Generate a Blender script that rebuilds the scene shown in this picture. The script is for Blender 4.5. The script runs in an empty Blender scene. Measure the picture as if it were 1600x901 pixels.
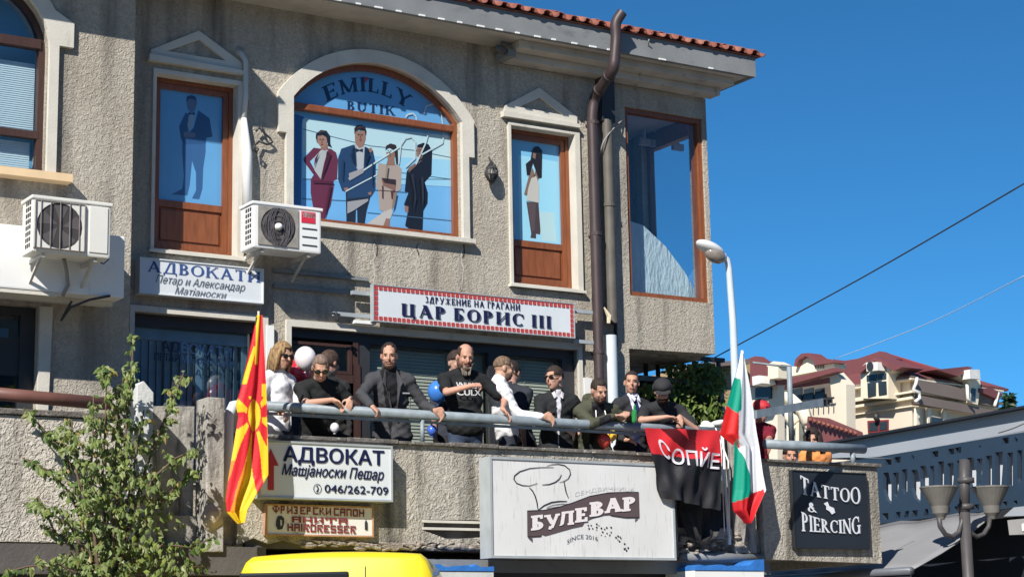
import bpy, math, random
from math import sin, cos, pi, radians, sqrt, atan2
from mathutils import Vector as V, Matrix
from mathutils.geometry import tessellate_polygon
random.seed(7)
scene = bpy.context.scene
COL = scene.collection
# ---------------------------------------------------------------- camera
FL = 2992.0; CAMY = -17.498; CAMZ = 1.6
yaw, pit, rol = radians(32.295), radians(10.83), radians(-1.065)
fw = V((sin(yaw)*cos(pit), cos(yaw)*cos(pit), sin(pit)))
r0 = V((cos(yaw), -sin(yaw), 0)); u0_ = r0.cross(fw)
CR = r0*cos(rol)+u0_*sin(rol); CU = u0_*cos(rol)-r0*sin(rol)
CPOS = V((0, CAMY, CAMZ))
cd = bpy.data.cameras.new('camera'); cam = bpy.data.objects.new('camera', cd); COL.objects.link(cam)
m3 = Matrix((CR, CU, -fw)).transposed()
cam.matrix_world = Matrix.Translation(CPOS) @ m3.to_4x4()
cd.sensor_width = 36; cd.lens = 36*FL/1600; cd.clip_start = .1; cd.clip_end = 3000
scene.camera = cam
# ---------------------------------------------------------------- sky, sun, exposure
SUN = V((1.32, 1, -1.23)).normalized()          # travelling direction of the light
world = bpy.data.worlds.new("World"); scene.world = world; world.use_nodes = True
wn = world.node_tree; bg = wn.nodes['Background']
sky = wn.nodes.new('ShaderNodeTexSky'); sky.sky_type = 'NISHITA'; sky.sun_disc = False
sky.sun_elevation = math.asin(-SUN.z); sky.sun_rotation = atan2(-SUN.x, -SUN.y)
sky.altitude = 2500; sky.air_density = 0.8; sky.dust_density = 0.0; sky.ozone_density = 2.0
tint = wn.nodes.new('ShaderNodeMix'); tint.data_type = 'RGBA'; tint.blend_type = 'MULTIPLY'; tint.inputs[0].default_value = 1
tint.inputs[7].default_value = (.29, .87, 1.16, 1); wn.links.new(sky.outputs[0], tint.inputs[6])
wn.links.new(tint.outputs[2], bg.inputs[0]); bg.inputs[1].default_value = 0.079
sl = bpy.data.lights.new('sun', 'SUN'); sl.energy = 5.0; sl.angle = radians(.5); sl.color = (1, .95, .87)
sun = bpy.data.objects.new('sun', sl); COL.objects.link(sun)
sun.rotation_euler = SUN.to_track_quat('-Z', 'Y').to_euler()
scene.view_settings.view_transform = 'Standard'; scene.view_settings.look = 'None'
scene.view_settings.exposure = 0.4; scene.view_settings.gamma = 1
scene.cycles.max_bounces = 8; scene.cycles.transparent_max_bounces = 12
# ---------------------------------------------------------------- helpers
def ray(u, v): return fw + CR*((u-800)/FL) - CU*((v-450.5)/FL)
def W(u, v, Y=0.0):
    """the point of the vertical plane at depth Y seen at photo position u, v"""
    d = ray(u, v); return CPOS + d*((Y-CAMY)/d.y)
def WX(u, v, X):
    d = ray(u, v); return CPOS + d*(X/d.x)
def WT(u, v, t): return CPOS + ray(u, v)*t
def WP(u, v, o, n):
    d = ray(u, v); return CPOS + d*((o-CPOS).dot(n)/d.dot(n))
_wl = {}
def loc(o): return _wl.get(o.name, V((0, 0, 0)))
def tag(o, label=None, cat=None, group=None, kind=None):
    for k, x in (('label', label), ('category', cat), ('group', group), ('kind', kind)):
        if x: o[k] = x
    return o
def thing(name, p, label, cat, group=None):
    o = bpy.data.objects.new(name, None); COL.objects.link(o); o.location = p; o.empty_display_size = .1
    _wl[o.name] = V(p); return tag(o, label, cat, group)
def link(name, me, parent=None):
    o = bpy.data.objects.new(name, me); COL.objects.link(o)
    if parent is not None:
        o.parent = parent; o.location = -loc(parent); _wl[o.name] = V((0, 0, 0))
    return o
class MB:
    def __init__(s): s.v = []; s.f = []; s.m = []
    def face(s, pts, m=0):
        k = len(s.v); s.v += [tuple(p) for p in pts]; s.f.append(tuple(range(k, k+len(pts)))); s.m.append(m)
    def box(s, x0, x1, y0, y1, z0, z1, m=0):
        if x0 > x1: x0, x1 = x1, x0
        if y0 > y1: y0, y1 = y1, y0
        if z0 > z1: z0, z1 = z1, z0
        k = len(s.v)
        s.v += [(x, y, z) for z in (z0, z1) for y in (y0, y1) for x in (x0, x1)]
        for f in ((0, 2, 3, 1), (4, 5, 7, 6), (0, 1, 5, 4), (2, 6, 7, 3), (0, 4, 6, 2), (1, 3, 7, 5)):
            s.f.append(tuple(k+i for i in f)); s.m.append(m)
        return s
    def obox(s, o, a, b, c, m=0):
        """box from corner o along vectors a, b, c"""
        o, a, b, c = V(o), V(a), V(b), V(c); k = len(s.v)
        s.v += [tuple(o+a*i+b*j+c*l) for l in (0, 1) for j in (0, 1) for i in (0, 1)]
        for f in ((0, 2, 3, 1), (4, 5, 7, 6), (0, 1, 5, 4), (2, 6, 7, 3), (0, 4, 6, 2), (1, 3, 7, 5)):
            s.f.append(tuple(k+i for i in f)); s.m.append(m)
        return s
    def prism(s, loops, y0, y1, m=0, back=False, side=True):
        """2D loops (outline, holes...) in X,Z extruded from y0 (front) to y1"""
        if not isinstance(loops[0][0], (tuple, list, V)): loops = [loops]
        loops = [[(p[0], p[1]) for p in l] for l in loops]
        flat = [p for l in loops for p in l]
        tris = tessellate_polygon([[V((p[0], p[1], 0)) for p in l] for l in loops])
        for yy in ((y0, y1) if back else (y0,)):
            k = len(s.v); s.v += [(p[0], yy, p[1]) for p in flat]
            for t in tris: s.f.append(tuple(k+i for i in t)); s.m.append(m)
        if side:
            for l in loops:
                k = len(s.v); n = len(l)
                s.v += [(p[0], y0, p[1]) for p in l]+[(p[0], y1, p[1]) for p in l]
                for i in range(n): j = (i+1) % n; s.f.append((k+i, k+j, k+n+j, k+n+i)); s.m.append(m)
        return s
    def ring(s, c, a, b, r, n):
        k = len(s.v)
        s.v += [tuple(c+(a*cos(2*pi*i/n)+b*sin(2*pi*i/n))*r) for i in range(n)]; return k
    def tube(s, pts, r, n=10, cap=True, m=0):
        pts = [V(p) for p in pts]; rr = r if isinstance(r, (list, tuple)) else [r]*len(pts)
        ks = []; a = None
        for i, p in enumerate(pts):
            d = (pts[min(i+1, len(pts)-1)]-pts[max(i-1, 0)]).normalized()
            if a is None: a = d.orthogonal().normalized()
            a = (a-d*a.dot(d)).normalized(); b = d.cross(a)
            ks.append(s.ring(p, a, b, rr[i], n))
        for k, l in zip(ks, ks[1:]):
            for i in range(n): j = (i+1) % n; s.f.append((k+i, k+j, l+j, l+i)); s.m.append(m)
        if cap:
            s.f.append(tuple(ks[0]+i for i in range(n))[::-1]); s.m.append(m)
            s.f.append(tuple(ks[-1]+i for i in range(n))); s.m.append(m)
        return s
    def cone(s, p0, p1, ra, rb, n=12, m=0):
        """closed rounded cone"""
        p0, p1 = V(p0), V(p1); d = p1-p0; L = d.length
        if L < 1e-6: d = V((0, 0, 1)); L = 1e-6
        d.normalize(); P = []; R = []
        for i in range(4): a = pi/2*(i+.35)/4.35; P.append(p0-d*ra*cos(a)); R.append(ra*sin(a))
        P.append(p0); R.append(ra); P.append(p1); R.append(rb)
        for i in range(3, -1, -1): a = pi/2*(i+.35)/4.35; P.append(p1+d*rb*cos(a)); R.append(rb*sin(a))
        return s.tube(P, R, n, True, m)
    def ell(s, c, rx, ry, rz, M=None, nu=14, nv=9, m=0):
        c = V(c); k = len(s.v); M = M or Matrix.Identity(3)
        for j in range(nv+1):
            ph = pi*j/nv
            for i in range(nu):
                th = 2*pi*i/nu
                s.v.append(tuple(c+M@V((rx*sin(ph)*cos(th), ry*sin(ph)*sin(th), rz*cos(ph)))))
        for j in range(nv):
            for i in range(nu):
                a = k+j*nu+i; b = k+j*nu+(i+1) % nu
                s.f.append((a, b, b+nu, a+nu)); s.m.append(m)
        return s
    def mesh(s, name, mats=(), smooth=False, auto=None):
        me = bpy.data.meshes.new(name); me.from_pydata(s.v, [], s.f)
        for x in (mats if isinstance(mats, (list, tuple)) else [mats]): me.materials.append(x)
        me.polygons.foreach_set('material_index', s.m)
        if smooth: me.polygons.foreach_set('use_smooth', [True]*len(s.f))
        me.update(); return me
    def build(s, name, mats, parent=None, smooth=False, bevel=0):
        me = s.mesh(name, mats, smooth)
        if bevel or smooth:
            import bmesh
            b = bmesh.new(); b.from_mesh(me)
            bmesh.ops.remove_doubles(b, verts=b.verts, dist=1e-5)
            bmesh.ops.recalc_face_normals(b, faces=b.faces)
            if bevel: bmesh.ops.bevel(b, geom=[e for e in b.edges if len(e.link_faces) == 2 and e.calc_face_angle(0) > .5], offset=bevel, segments=2, affect='EDGES', profile=.6)
            b.to_mesh(me); b.free()
        return link(name, me, parent)
def px(poly, Y, crop=None):
    """photo outline -> X,Z outline on plane Y; crop = (x0, y0, scale) when read from an enlarged crop"""
    if crop: poly = [(crop[0]+a/crop[2], crop[1]+b/crop[2]) for a, b in poly]
    return [(lambda w: (w.x, w.z))(W(a, b, Y)) for a, b in poly]
def inst(src, parent, M):
    o = src.copy(); COL.objects.link(o); o.parent = parent; return o
# ---------------------------------------------------------------- materials
def mat(name, col, rough=.75, var=.12, vs=3, bump=0, bs=30, metal=0, spec=.5, coat=0, stain=None, stretch=None, detail=3):
    m = bpy.data.materials.new(name); m.use_nodes = True; N = m.node_tree.nodes; L = m.node_tree.links
    b = N['Principled BSDF']; b.inputs['Roughness'].default_value = rough; b.inputs['Metallic'].default_value = metal
    b.inputs['Specular IOR Level'].default_value = spec; b.inputs['Coat Weight'].default_value = coat; b.inputs['Coat Roughness'].default_value = .05
    b.inputs['Base Color'].default_value = (*col, 1)
    tc = N.new('ShaderNodeTexCoord'); src = tc.outputs['Object']
    if stretch:
        mp = N.new('ShaderNodeMapping'); mp.inputs['Scale'].default_value = stretch; L.new(src, mp.inputs[0]); src = mp.outputs[0]
    last = None
    if var:
        n = N.new('ShaderNodeTexNoise'); n.inputs['Scale'].default_value = vs; n.inputs['Detail'].default_value = 5; L.new(src, n.inputs[0])
        r = N.new('ShaderNodeMapRange'); r.inputs[1].default_value = .3; r.inputs[2].default_value = .7
        r.inputs[3].default_value = 1-var; r.inputs[4].default_value = 1+var; L.new(n.outputs[0], r.inputs[0])
        x = N.new('ShaderNodeMix'); x.data_type = 'RGBA'; x.blend_type = 'MULTIPLY'; x.inputs[0].default_value = 1
        x.inputs[6].default_value = (*col, 1); L.new(r.outputs[0], x.inputs[7]); last = x.outputs[2]
    if stain:
        sc_, ssc, lo, hi, sst = stain       # colour, scale, lo, hi, stretch
        mp = N.new('ShaderNodeMapping'); mp.inputs['Scale'].default_value = sst; L.new(tc.outputs['Object'], mp.inputs[0])
        n = N.new('ShaderNodeTexNoise'); n.inputs['Scale'].default_value = ssc; n.inputs['Detail'].default_value = 7; n.inputs['Roughness'].default_value = .65; L.new(mp.outputs[0], n.inputs[0])
        r = N.new('ShaderNodeMapRange'); r.inputs[1].default_value = lo; r.inputs[2].default_value = hi; L.new(n.outputs[0], r.inputs[0])
        x = N.new('ShaderNodeMix'); x.data_type = 'RGBA'; L.new(r.outputs[0], x.inputs[0]); x.inputs[7].default_value = (*sc_, 1)
        if last: L.new(last, x.inputs[6])
        else: x.inputs[6].default_value = (*col, 1)
        last = x.outputs[2]
    if last: L.new(last, b.inputs['Base Color'])
    if bump:
        n = N.new('ShaderNodeTexNoise'); n.inputs['Scale'].default_value = bs; n.inputs['Detail'].default_value = detail; n.inputs['Roughness'].default_value = .6; L.new(src, n.inputs[0])
        bp = N.new('ShaderNodeBump'); bp.inputs['Strength'].default_value = 1; bp.inputs['Distance'].default_value = bump
        L.new(n.outputs[0], bp.inputs['Height']); L.new(bp.outputs[0], b.inputs['Normal'])
    return m
def attr_mat(name, rough=.7, coat=0, bump=0, bs=60, spec=.4, translucent=0):
    m = bpy.data.materials.new(name); m.use_nodes = True; N = m.node_tree.nodes; L = m.node_tree.links
    b = N['Principled BSDF']; b.inputs['Roughness'].default_value = rough; b.inputs['Coat Weight'].default_value = coat; b.inputs['Coat Roughness'].default_value = .04
    b.inputs['Specular IOR Level'].default_value = spec
    a = N.new('ShaderNodeAttribute'); a.attribute_name = 'pigment'; L.new(a.outputs[0], b.inputs['Base Color'])
    if bump:
        n = N.new('ShaderNodeTexNoise'); n.inputs['Scale'].default_value = bs; tc = N.new('ShaderNodeTexCoord'); L.new(tc.outputs['Object'], n.inputs[0])
        bp = N.new('ShaderNodeBump'); bp.inputs['Distance'].default_value = bump; L.new(n.outputs[0], bp.inputs['Height']); L.new(bp.outputs[0], b.inputs['Normal'])
    if translucent:
        t = N.new('ShaderNodeBsdfTranslucent'); L.new(a.outputs[0], t.inputs[0]); mx = N.new('ShaderNodeMixShader'); mx.inputs[0].default_value = translucent
        L.new(b.outputs[0], mx.inputs[1]); L.new(t.outputs[0], mx.inputs[2]); L.new(mx.outputs[0], N['Material Output'].inputs[0])
    return m
def set_attr(me, cols):
    a = me.color_attributes.new('pigment', 'FLOAT_COLOR', 'POINT')
    a.data.foreach_set('color', [c for x in cols for c in (x[0], x[1], x[2], 1)])
def stucco(name, col, dist=.022, scale=24, dirt=(.10, .09, .08), lo=.56, hi=.85):
    m = bpy.data.materials.new(name); m.use_nodes = True; N = m.node_tree.nodes; L = m.node_tree.links
    b = N['Principled BSDF']; b.inputs['Roughness'].default_value = .95; b.inputs['Specular IOR Level'].default_value = .15
    tc = N.new('ShaderNodeTexCoord'); src = tc.outputs['Object']
    n1 = N.new('ShaderNodeTexNoise'); n1.inputs['Scale'].default_value = scale; n1.inputs['Detail'].default_value = 2.5; n1.inputs['Distortion'].default_value = 1.1; L.new(src, n1.inputs[0])
    n2 = N.new('ShaderNodeTexNoise'); n2.inputs['Scale'].default_value = scale*3.2; n2.inputs['Detail'].default_value = 2; L.new(src, n2.inputs[0])
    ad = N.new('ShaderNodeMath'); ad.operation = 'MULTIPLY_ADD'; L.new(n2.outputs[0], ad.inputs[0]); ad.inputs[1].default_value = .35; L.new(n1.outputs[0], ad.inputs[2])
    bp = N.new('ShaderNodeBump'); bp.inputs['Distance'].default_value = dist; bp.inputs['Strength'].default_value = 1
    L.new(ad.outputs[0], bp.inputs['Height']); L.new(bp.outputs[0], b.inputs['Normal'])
    # shade of the pits painted in by bump height + patches + vertical run-off
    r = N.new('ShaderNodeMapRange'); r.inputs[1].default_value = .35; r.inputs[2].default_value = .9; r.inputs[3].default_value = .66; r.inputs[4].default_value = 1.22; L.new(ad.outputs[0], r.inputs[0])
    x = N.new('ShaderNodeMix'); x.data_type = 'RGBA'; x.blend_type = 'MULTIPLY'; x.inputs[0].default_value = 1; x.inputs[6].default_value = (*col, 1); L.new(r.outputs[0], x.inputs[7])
    n3 = N.new('ShaderNodeTexNoise'); n3.inputs['Scale'].default_value = 1.1; n3.inputs['Detail'].default_value = 8; n3.inputs['Roughness'].default_value = .7; L.new(src, n3.inputs[0])
    r3 = N.new('ShaderNodeMapRange'); r3.inputs[1].default_value = lo-.14; r3.inputs[2].default_value = hi-.05; r3.inputs[4].default_value = .75; L.new(n3.outputs[0], r3.inputs[0])
    x3 = N.new('ShaderNodeMix'); x3.data_type = 'RGBA'; L.new(r3.outputs[0], x3.inputs[0]); L.new(x.outputs[2], x3.inputs[6]); x3.inputs[7].default_value = (col[0]*.70, col[1]*.66, col[2]*.60, 1)
    mp = N.new('ShaderNodeMapping'); mp.inputs['Scale'].default_value = (3.2, 3.2, .35); L.new(src, mp.inputs[0])
    n4 = N.new('ShaderNodeTexNoise'); n4.inputs['Scale'].default_value = 1.6; n4.inputs['Detail'].default_value = 6; L.new(mp.outputs[0], n4.inputs[0])
    r4 = N.new('ShaderNodeMapRange'); r4.inputs[1].default_value = lo; r4.inputs[2].default_value = hi; r4.inputs[4].default_value = .9; L.new(n4.outputs[0], r4.inputs[0])
    x4 = N.new('ShaderNodeMix'); x4.data_type = 'RGBA'; L.new(r4.outputs[0], x4.inputs[0]); L.new(x3.outputs[2], x4.inputs[6]); x4.inputs[7].default_value = (*dirt, 1)
    L.new(x4.outputs[2], b.inputs['Base Color']); return m
def glass(name, tint=(.8, .9, .95), refl=.12):
    m = bpy.data.materials.new(name); m.use_nodes = True; N = m.node_tree.nodes; L = m.node_tree.links; N.remove(N['Principled BSDF'])
    t = N.new('ShaderNodeBsdfTransparent'); t.inputs[0].default_value = (*tint, 1)
    g = N.new('ShaderNodeBsdfGlossy'); g.inputs['Roughness'].default_value = .02
    fr = N.new('ShaderNodeFresnel'); ge = N.new('ShaderNodeNewGeometry'); io = N.new('ShaderNodeMapRange'); L.new(ge.outputs['Backfacing'], io.inputs[0])
    io.inputs[3].default_value = 1.5; io.inputs[4].default_value = 1/1.5; L.new(io.outputs[0], fr.inputs[0])
    a = N.new('ShaderNodeMath'); a.operation = 'ADD'; a.use_clamp = True; a.inputs[1].default_value = refl; L.new(fr.outputs[0], a.inputs[0])
    x = N.new('ShaderNodeMixShader'); L.new(a.outputs[0], x.inputs[0]); L.new(t.outputs[0], x.inputs[1]); L.new(g.outputs[0], x.inputs[2])
    L.new(x.outputs[0], N['Material Output'].inputs[0]); return m
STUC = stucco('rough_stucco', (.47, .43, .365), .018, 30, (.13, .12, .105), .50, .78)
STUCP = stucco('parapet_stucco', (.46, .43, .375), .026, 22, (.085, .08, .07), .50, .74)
TRIM = mat('cream_trim', (.60, .57, .50), .8, .08, 4, .003, 60, stain=((.3, .27, .22), 3, .6, .85, (2, 2, .6)))
FASC = mat('grey_fascia', (.20, .21, .215), .8, .15, 2, .002, 40, stain=((.09, .09, .095), 2, .55, .85, (1.5, 1, 3)))
SOFF = mat('soffit_plaster', (.50, .46, .40), .9, .15, 3, .006, 25, stain=((.12, .10, .08), 2.5, .6, .8, (2, 2, 1)))
TERRA = mat('terracotta', (.24, .08, .055), .85, .3, 8, .004, 60, stain=((.10, .07, .05), 14, .58, .75, (1, 1, 1)))
WOOD = mat('stained_wood', (.22, .068, .024), .45, .22, 6, .0015, 50, coat=.15, stretch=(6, 6, .7))
DWOOD = mat('dark_wood', (.055, .026, .02), .5, .2, 6, .001, 50, stretch=(6, 6, .8))
DARKM = mat('dark_metal', (.032, .033, .038), .5, .1, 5)
BROWNP = mat('brown_pipe_paint', (.048, .031, .032), .5, .15, 5, stain=((.16, .12, .10), 5, .62, .8, (3, 3, .6)))
GREYP = mat('grey_pipe', (.11, .10, .085), .6, .2, 5, stain=((.06, .05, .045), 5, .55, .8, (3, 3, .5)))
WHITEP = mat('white_pipe', (.58, .64, .68), .4, .08, 5, stain=((.3, .27, .22), 6, .62, .8, (3, 3, .6)))
WHITE = mat('white_sheet', (.80, .80, .78), .45, .04, 2, stain=((.5, .48, .43), 3, .6, .9, (2, 2, .7)))
CONC = mat('weathered_concrete', (.36, .34, .31), .95, .25, 6, .012, 30, stain=((.06, .055, .05), 4, .5, .72, (2.5, 2.5, .5)))
CAPM = mat('parapet_cap', (.14, .125, .11), .9, .35, 14, .012, 40, stain=((.45, .42, .36), 16, .58, .66, (1, 1, 2)))
RAILM = mat('galvanised_rail', (.22, .265, .30), .5, .2, 9, .001, 80, stain=((.2, .2, .2), 9, .6, .75, (1, 1, 2)))
BLACK = mat('black_void', (.01, .01, .012), .8, 0)
INT = mat('interior_wall', (.42, .41, .46), .9, .1)
PANE = glass('window_glass', (.8, .9, .95), .05); PANE2 = glass('clear_glass', (.95, .96, .97), .02); PANE3 = glass('shaded_glass', (.85, .88, .86), .0)
# ---------------------------------------------------------------- lettering
def font_mesh(s, bold=0.0, shear=0.0, cap=True):
    """built-in sans as flat polygons: x 0..1 over the string, y 0..1 over the capital height"""
    def get(t, b=0):
        cu = bpy.data.curves.new('lettering', 'FONT'); cu.body = t; cu.offset = b; cu.resolution_u = 3
        o = bpy.data.objects.new('lettering', cu); COL.objects.link(o)
        me = bpy.data.meshes.new_from_object(o.evaluated_get(bpy.context.evaluated_depsgraph_get()))
        vs = [(q.co.x, q.co.y) for q in me.vertices]; fs = [tuple(p.vertices) for p in me.polygons]
        COL.objects.unlink(o); bpy.data.objects.remove(o); bpy.data.curves.remove(cu); bpy.data.meshes.remove(me); return vs, fs
    if 'н' in s:                                   # the built-in glyph fills wrongly: draw its three bars instead
        z = s.replace('н', 'и'); vs, fs = get(z); N_ = len(vs)
        for i, ch in enumerate(s):
            if ch != 'н': continue
            n0 = N_-len(get(z[:i+1])[0]); n1 = N_-(len(get(z[:i])[0]) if z[:i].strip() else 0); x0 = min(p[0] for p in vs[n0:n1])
            fs = [f for f in fs if not (n0 <= f[0] < n1)]
            for a_, b_, c_, d_ in ((0, .088, 0, .542), (.346, .434, 0, .542), (.088, .346, .238, .319)):
                k = len(vs); vs = vs+[(x0+a_, c_), (x0+b_, c_), (x0+b_, d_), (x0+a_, d_)]; fs.append((k, k+1, k+2, k+3))
    else: vs, fs = get(s)
    if bold:
        V0, F0 = vs, fs; vs, fs = [], []
        for dx, dy in ((0, 0), (bold, 0), (-bold, 0), (0, bold*.6), (0, -bold*.6)):
            k = len(vs); vs += [(x+dx, y+dy) for x, y in V0]; fs += [tuple(k+i for i in f) for f in F0]
    h = max(y for x, y in get('H')[0])
    if not cap:
        h = max(y for x, y in vs)
    if shear: vs = [(x+y*shear, y) for x, y in vs]
    font_mesh.n = len(fs)//(5 if bold else 1)
    a = min(x for x, y in vs); b = max(x for x, y in vs)
    return [((x-a)/(b-a), y/h) for x, y in vs], fs
SW = dict(T=.2, t=.07, sf=.10)
def glyphs():
    T, t, sf = SW['T'], SW['t'], SW['sf']
    Q = []
    def q(a, b, c, d): Q.append((a, b, c, d))
    def ln(x0, y0, x1, y1, w):
        dx, dy = x1-x0, y1-y0; L = sqrt(dx*dx+dy*dy) or 1; nx, ny = -dy/L*w/2, dx/L*w/2
        if abs(dy) > abs(dx)*.3: nx = w/2*(1 if nx > 0 else -1)*1.0; ny = 0
        q((x0-nx, y0-ny), (x1-nx, y1-ny), (x1+nx, y1+ny), (x0+nx, y0+ny))
    def serif(x, y, w=None):
        w = w or T; s = t*.9
        y0 = y if y < .5 else y-s
        q((x-w/2-sf, y0), (x+w/2+sf, y0), (x+w/2+sf, y0+s), (x-w/2-sf, y0+s))
    def stem(x, y0=0, y1=1, w=None, s0=1, s1=1):
        w = w or T; q((x-w/2, y0), (x+w/2, y0), (x+w/2, y1), (x-w/2, y1))
        if s0: serif(x, y0, w)
        if s1: serif(x, y1, w)
    def arc(cx, cy, rx, ry, a0, a1, n=12):
        for i in range(n):
            a = radians(a0+(a1-a0)*i/n); b = radians(a0+(a1-a0)*(i+1)/n)
            def pt(z):
                w = t+(T-t)*abs(cos(z))**1.2
                return (cx+rx*cos(z), cy+ry*sin(z)), (cx+(rx-w)*cos(z), cy+(ry-t-(w-t)*.25)*sin(z))
            (o1, i1), (o2, i2) = pt(a), pt(b); q(o1, o2, i2, i1)
    def bar(x0, x1, y, tick=0, d=0):
        q((x0, y-t/2), (x1, y-t/2), (x1, y+t/2), (x0, y+t/2))
        if tick: q((x1-t, y-(tick if d <= 0 else 0)), (x1, y-(tick if d <= 0 else 0)), (x1, y+(tick if d >= 0 else 0)), (x1-t, y+(tick if d >= 0 else 0)))
    G = {}
    def end(k, w): G[k] = (list(Q), w); Q.clear()
    a = T/2+sf
    stem(a); bar(a, .68, 1-t/2, .2, -1); bar(a, .58, .5, .1, 0); bar(a, .72, t/2, .22, 1); end('E', .76)
    stem(a); bar(a, .66, t/2, .25, 1); end('L', .70)
    stem(a); end('I', T+2*sf)
    stem(.16, w=t*1.3); stem(.92); ln(.16, 1, .53, .05, T*.9); ln(.92, 1, .53, .05, t*1.2); end('M', 1.1)
    ln(.18, 1, .5, .45, T); serif(.18, 1); ln(.82, 1, .5, .45, t*1.4); serif(.82, 1, t); stem(.5, 0, .48, s1=0); end('Y', .98)
    stem(a); arc(a+.12, .755, .34, .245, -90, 90); arc(a+.14, .275, .38, .275, -90, 90); bar(a, a+.14, 1-t/2); bar(a, a+.14, .5); bar(a, a+.14, t/2); end('B', .76)
    stem(a); arc(a+.12, .28, .36, .28, -90, 90); bar(a, a+.14, .56-t/2); bar(a, a+.14, t/2); bar(a, .68, 1-t/2, .2, -1); end('Б', .76)
    stem(a); arc(a+.12, .735, .36, .265, -90, 90); bar(a, a+.14, 1-t/2); bar(a, a+.14, .47+t/2); end('P', .74)
    stem(a); arc(a+.1, .745, .34, .255, -90, 90); bar(a, a+.14, 1-t/2); bar(a, a+.14, .49+t/2); ln(a+.16, .5, .78, 0, T); serif(.78, 0, T*.8); end('R', .92)
    stem(.2, .25, 1, s0=0); arc(.47, .3, .37, .3, 180, 360); stem(.8, .28, 1, t*1.3, s0=0); end('U', .98)
    stem(.42); bar(.04, .8, 1-t/2, .2, -1); q((.04, .8), (.04+t, .8), (.04+t, 1), (.04, 1)); end('T', .84)
    stem(a); ln(a+.05, .42, .78, 1, t*1.3); serif(.78, 1, t); ln(.42, .62, .82, 0, T); serif(.82, 0, T*.8); end('K', .94)
    ln(.14, 0, .47, 1, t*1.4); serif(.14, 0, t); ln(.45, 1, .82, 0, T*1.1); serif(.82, 0); bar(.25, .7, .34); end('A', .98)
    arc(.48, .5, .48, .5, 0, 360, 20); end('O', .96)
    arc(.46, .5, .46, .5, 50, 310, 16); q((.72, .66), (.8, .66), (.8, .95), (.72, .95)); end('C', .84)
    arc(.46, .5, .46, .5, 50, 310, 16); q((.72, .66), (.8, .66), (.8, .95), (.72, .95)); stem(.78, .05, .42, s0=0); end('G', .94)
    stem(.14, w=t*1.3); ln(.14, 1, .78, 0, T); stem(.78, w=t*1.3, s0=0); end('N', .94)
    stem(a); stem(.8); bar(a, .8, .5); end('H', 1.0)
    stem(a); stem(.82); ln(a, .1, .82, .9, t*1.5); end('И', 1.02)
    stem(.78, t, 1, T, 0, 0); bar(.1, .98, t/2); q((.05, -.2), (.14, -.2), (.16, t), (.05, t)); q((.92, -.2), (1, -.2), (1, t), (.9, t)); bar(.46, .88, 1-t/2); ln(.52, .97, .2, t, t*1.6); end('Д', 1.04)
    ln(.3, 1, .16, .1, t*1.5); ln(.16, .12, .04, .02, T*.7); stem(.78); bar(.28, .8, 1-t/2); serif(.3, 1, t); end('Л', 1.0)
    stem(a, t, 1, s0=0); stem(.74, t, 1, s0=0); bar(a-.1, .92, t/2); q((.82, -.26), (.93, -.16), (.95, t), (.8, t)); end('Ц', .98)
    arc(.34, .755, .32, .245, -80, 140); arc(.34, .27, .36, .27, -140, 80); end('З', .72)
    stem(a); bar(a, .66, 1-t/2, .22, -1); end('Г', .68)
    stem(a); bar(a, .66, 1-t/2, .22, -1); ln(.3, 1.08, .42, 1.25, t*1.5); end('Ѓ', .68)
    ln(.16, 1, .5, .3, T); serif(.16, 1); ln(.84, 1, .44, 0, t*1.4); serif(.84, 1, t); ln(.44, 0.02, .24, .06, T*.8); end('У', .96)
    stem(.6); ln(.08, 1, .6, .5, T*.7); ln(.08, 0, .6, .5, T*.7); ln(1.12, 1, .6, .5, T*.7); ln(1.12, 0, .6, .5, T*.7); end('Ж', 1.22)
    arc(.36, .77, .2, .23, 0, 360, 12); arc(.36, .28, .34, .28, 30, 330, 14); ln(.22, .62, .8, 0, T*.8); end('&', .86)
    for x, y in zip('АВОКТРСЕНМi', 'ABOKTPCEHMI'): G[x] = G[y]
    return G
def serif_mesh(s, T=.2, t=.07, sf=.1, gap=.07, space=.45):
    SW.update(T=T, t=t, sf=sf); G = glyphs(); x = 0; vs = []; fs = []; k = 0
    for ch in s:
        if ch == ' ': x += space; continue
        Q, w = G[ch]
        for qd in Q:
            n = len(vs); vs += [(p[0]+x, p[1]) for p in qd]; fs.append((n, n+1, n+2, n+3))
        x += w+gap
    return [(a/(x-gap), b) for a, b in vs], fs
def place(vf, u0, v0, u1, v1, h, Y, warp=None, step=.00006):
    """lettering on the vertical plane Y: baseline from photo point u0,v0 to u1,v1, capitals h photo pixels high"""
    vs, fs = vf; a = W(u0, v0, Y); b = W(u1, v1, Y); hz = W(u0, v0-h, Y).z-a.z
    mb = MB(); Z = []
    for i, f in enumerate(fs):
        pts = []
        for j in f:
            s_, t_ = vs[j]
            if warp: s_, t_ = warp(s_, t_)
            pts.append((a.x+(b.x-a.x)*s_, Y-(i % 40)*step if step else Y-(i//max(1, font_mesh.n))*.0004, a.z+(b.z-a.z)*s_+hz*t_))
        mb.face(pts)
    return mb
# ---------------------------------------------------------------- ground
g = MB(); g.box(-400, 400, -200, 600, -.3, 0)
tag(g.build('ground', mat('street_paving', (.20, .18, .155), .95, .2, 2, .004, 60)), kind='structure')
g = MB(); g.box(-20, 16, -3.2, -.9, 0.004, .14)
tag(g.build('pavement', mat('pavement_concrete', (.3, .28, .26), .9, .2, 4, .003, 60)), kind='structure')
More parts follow.
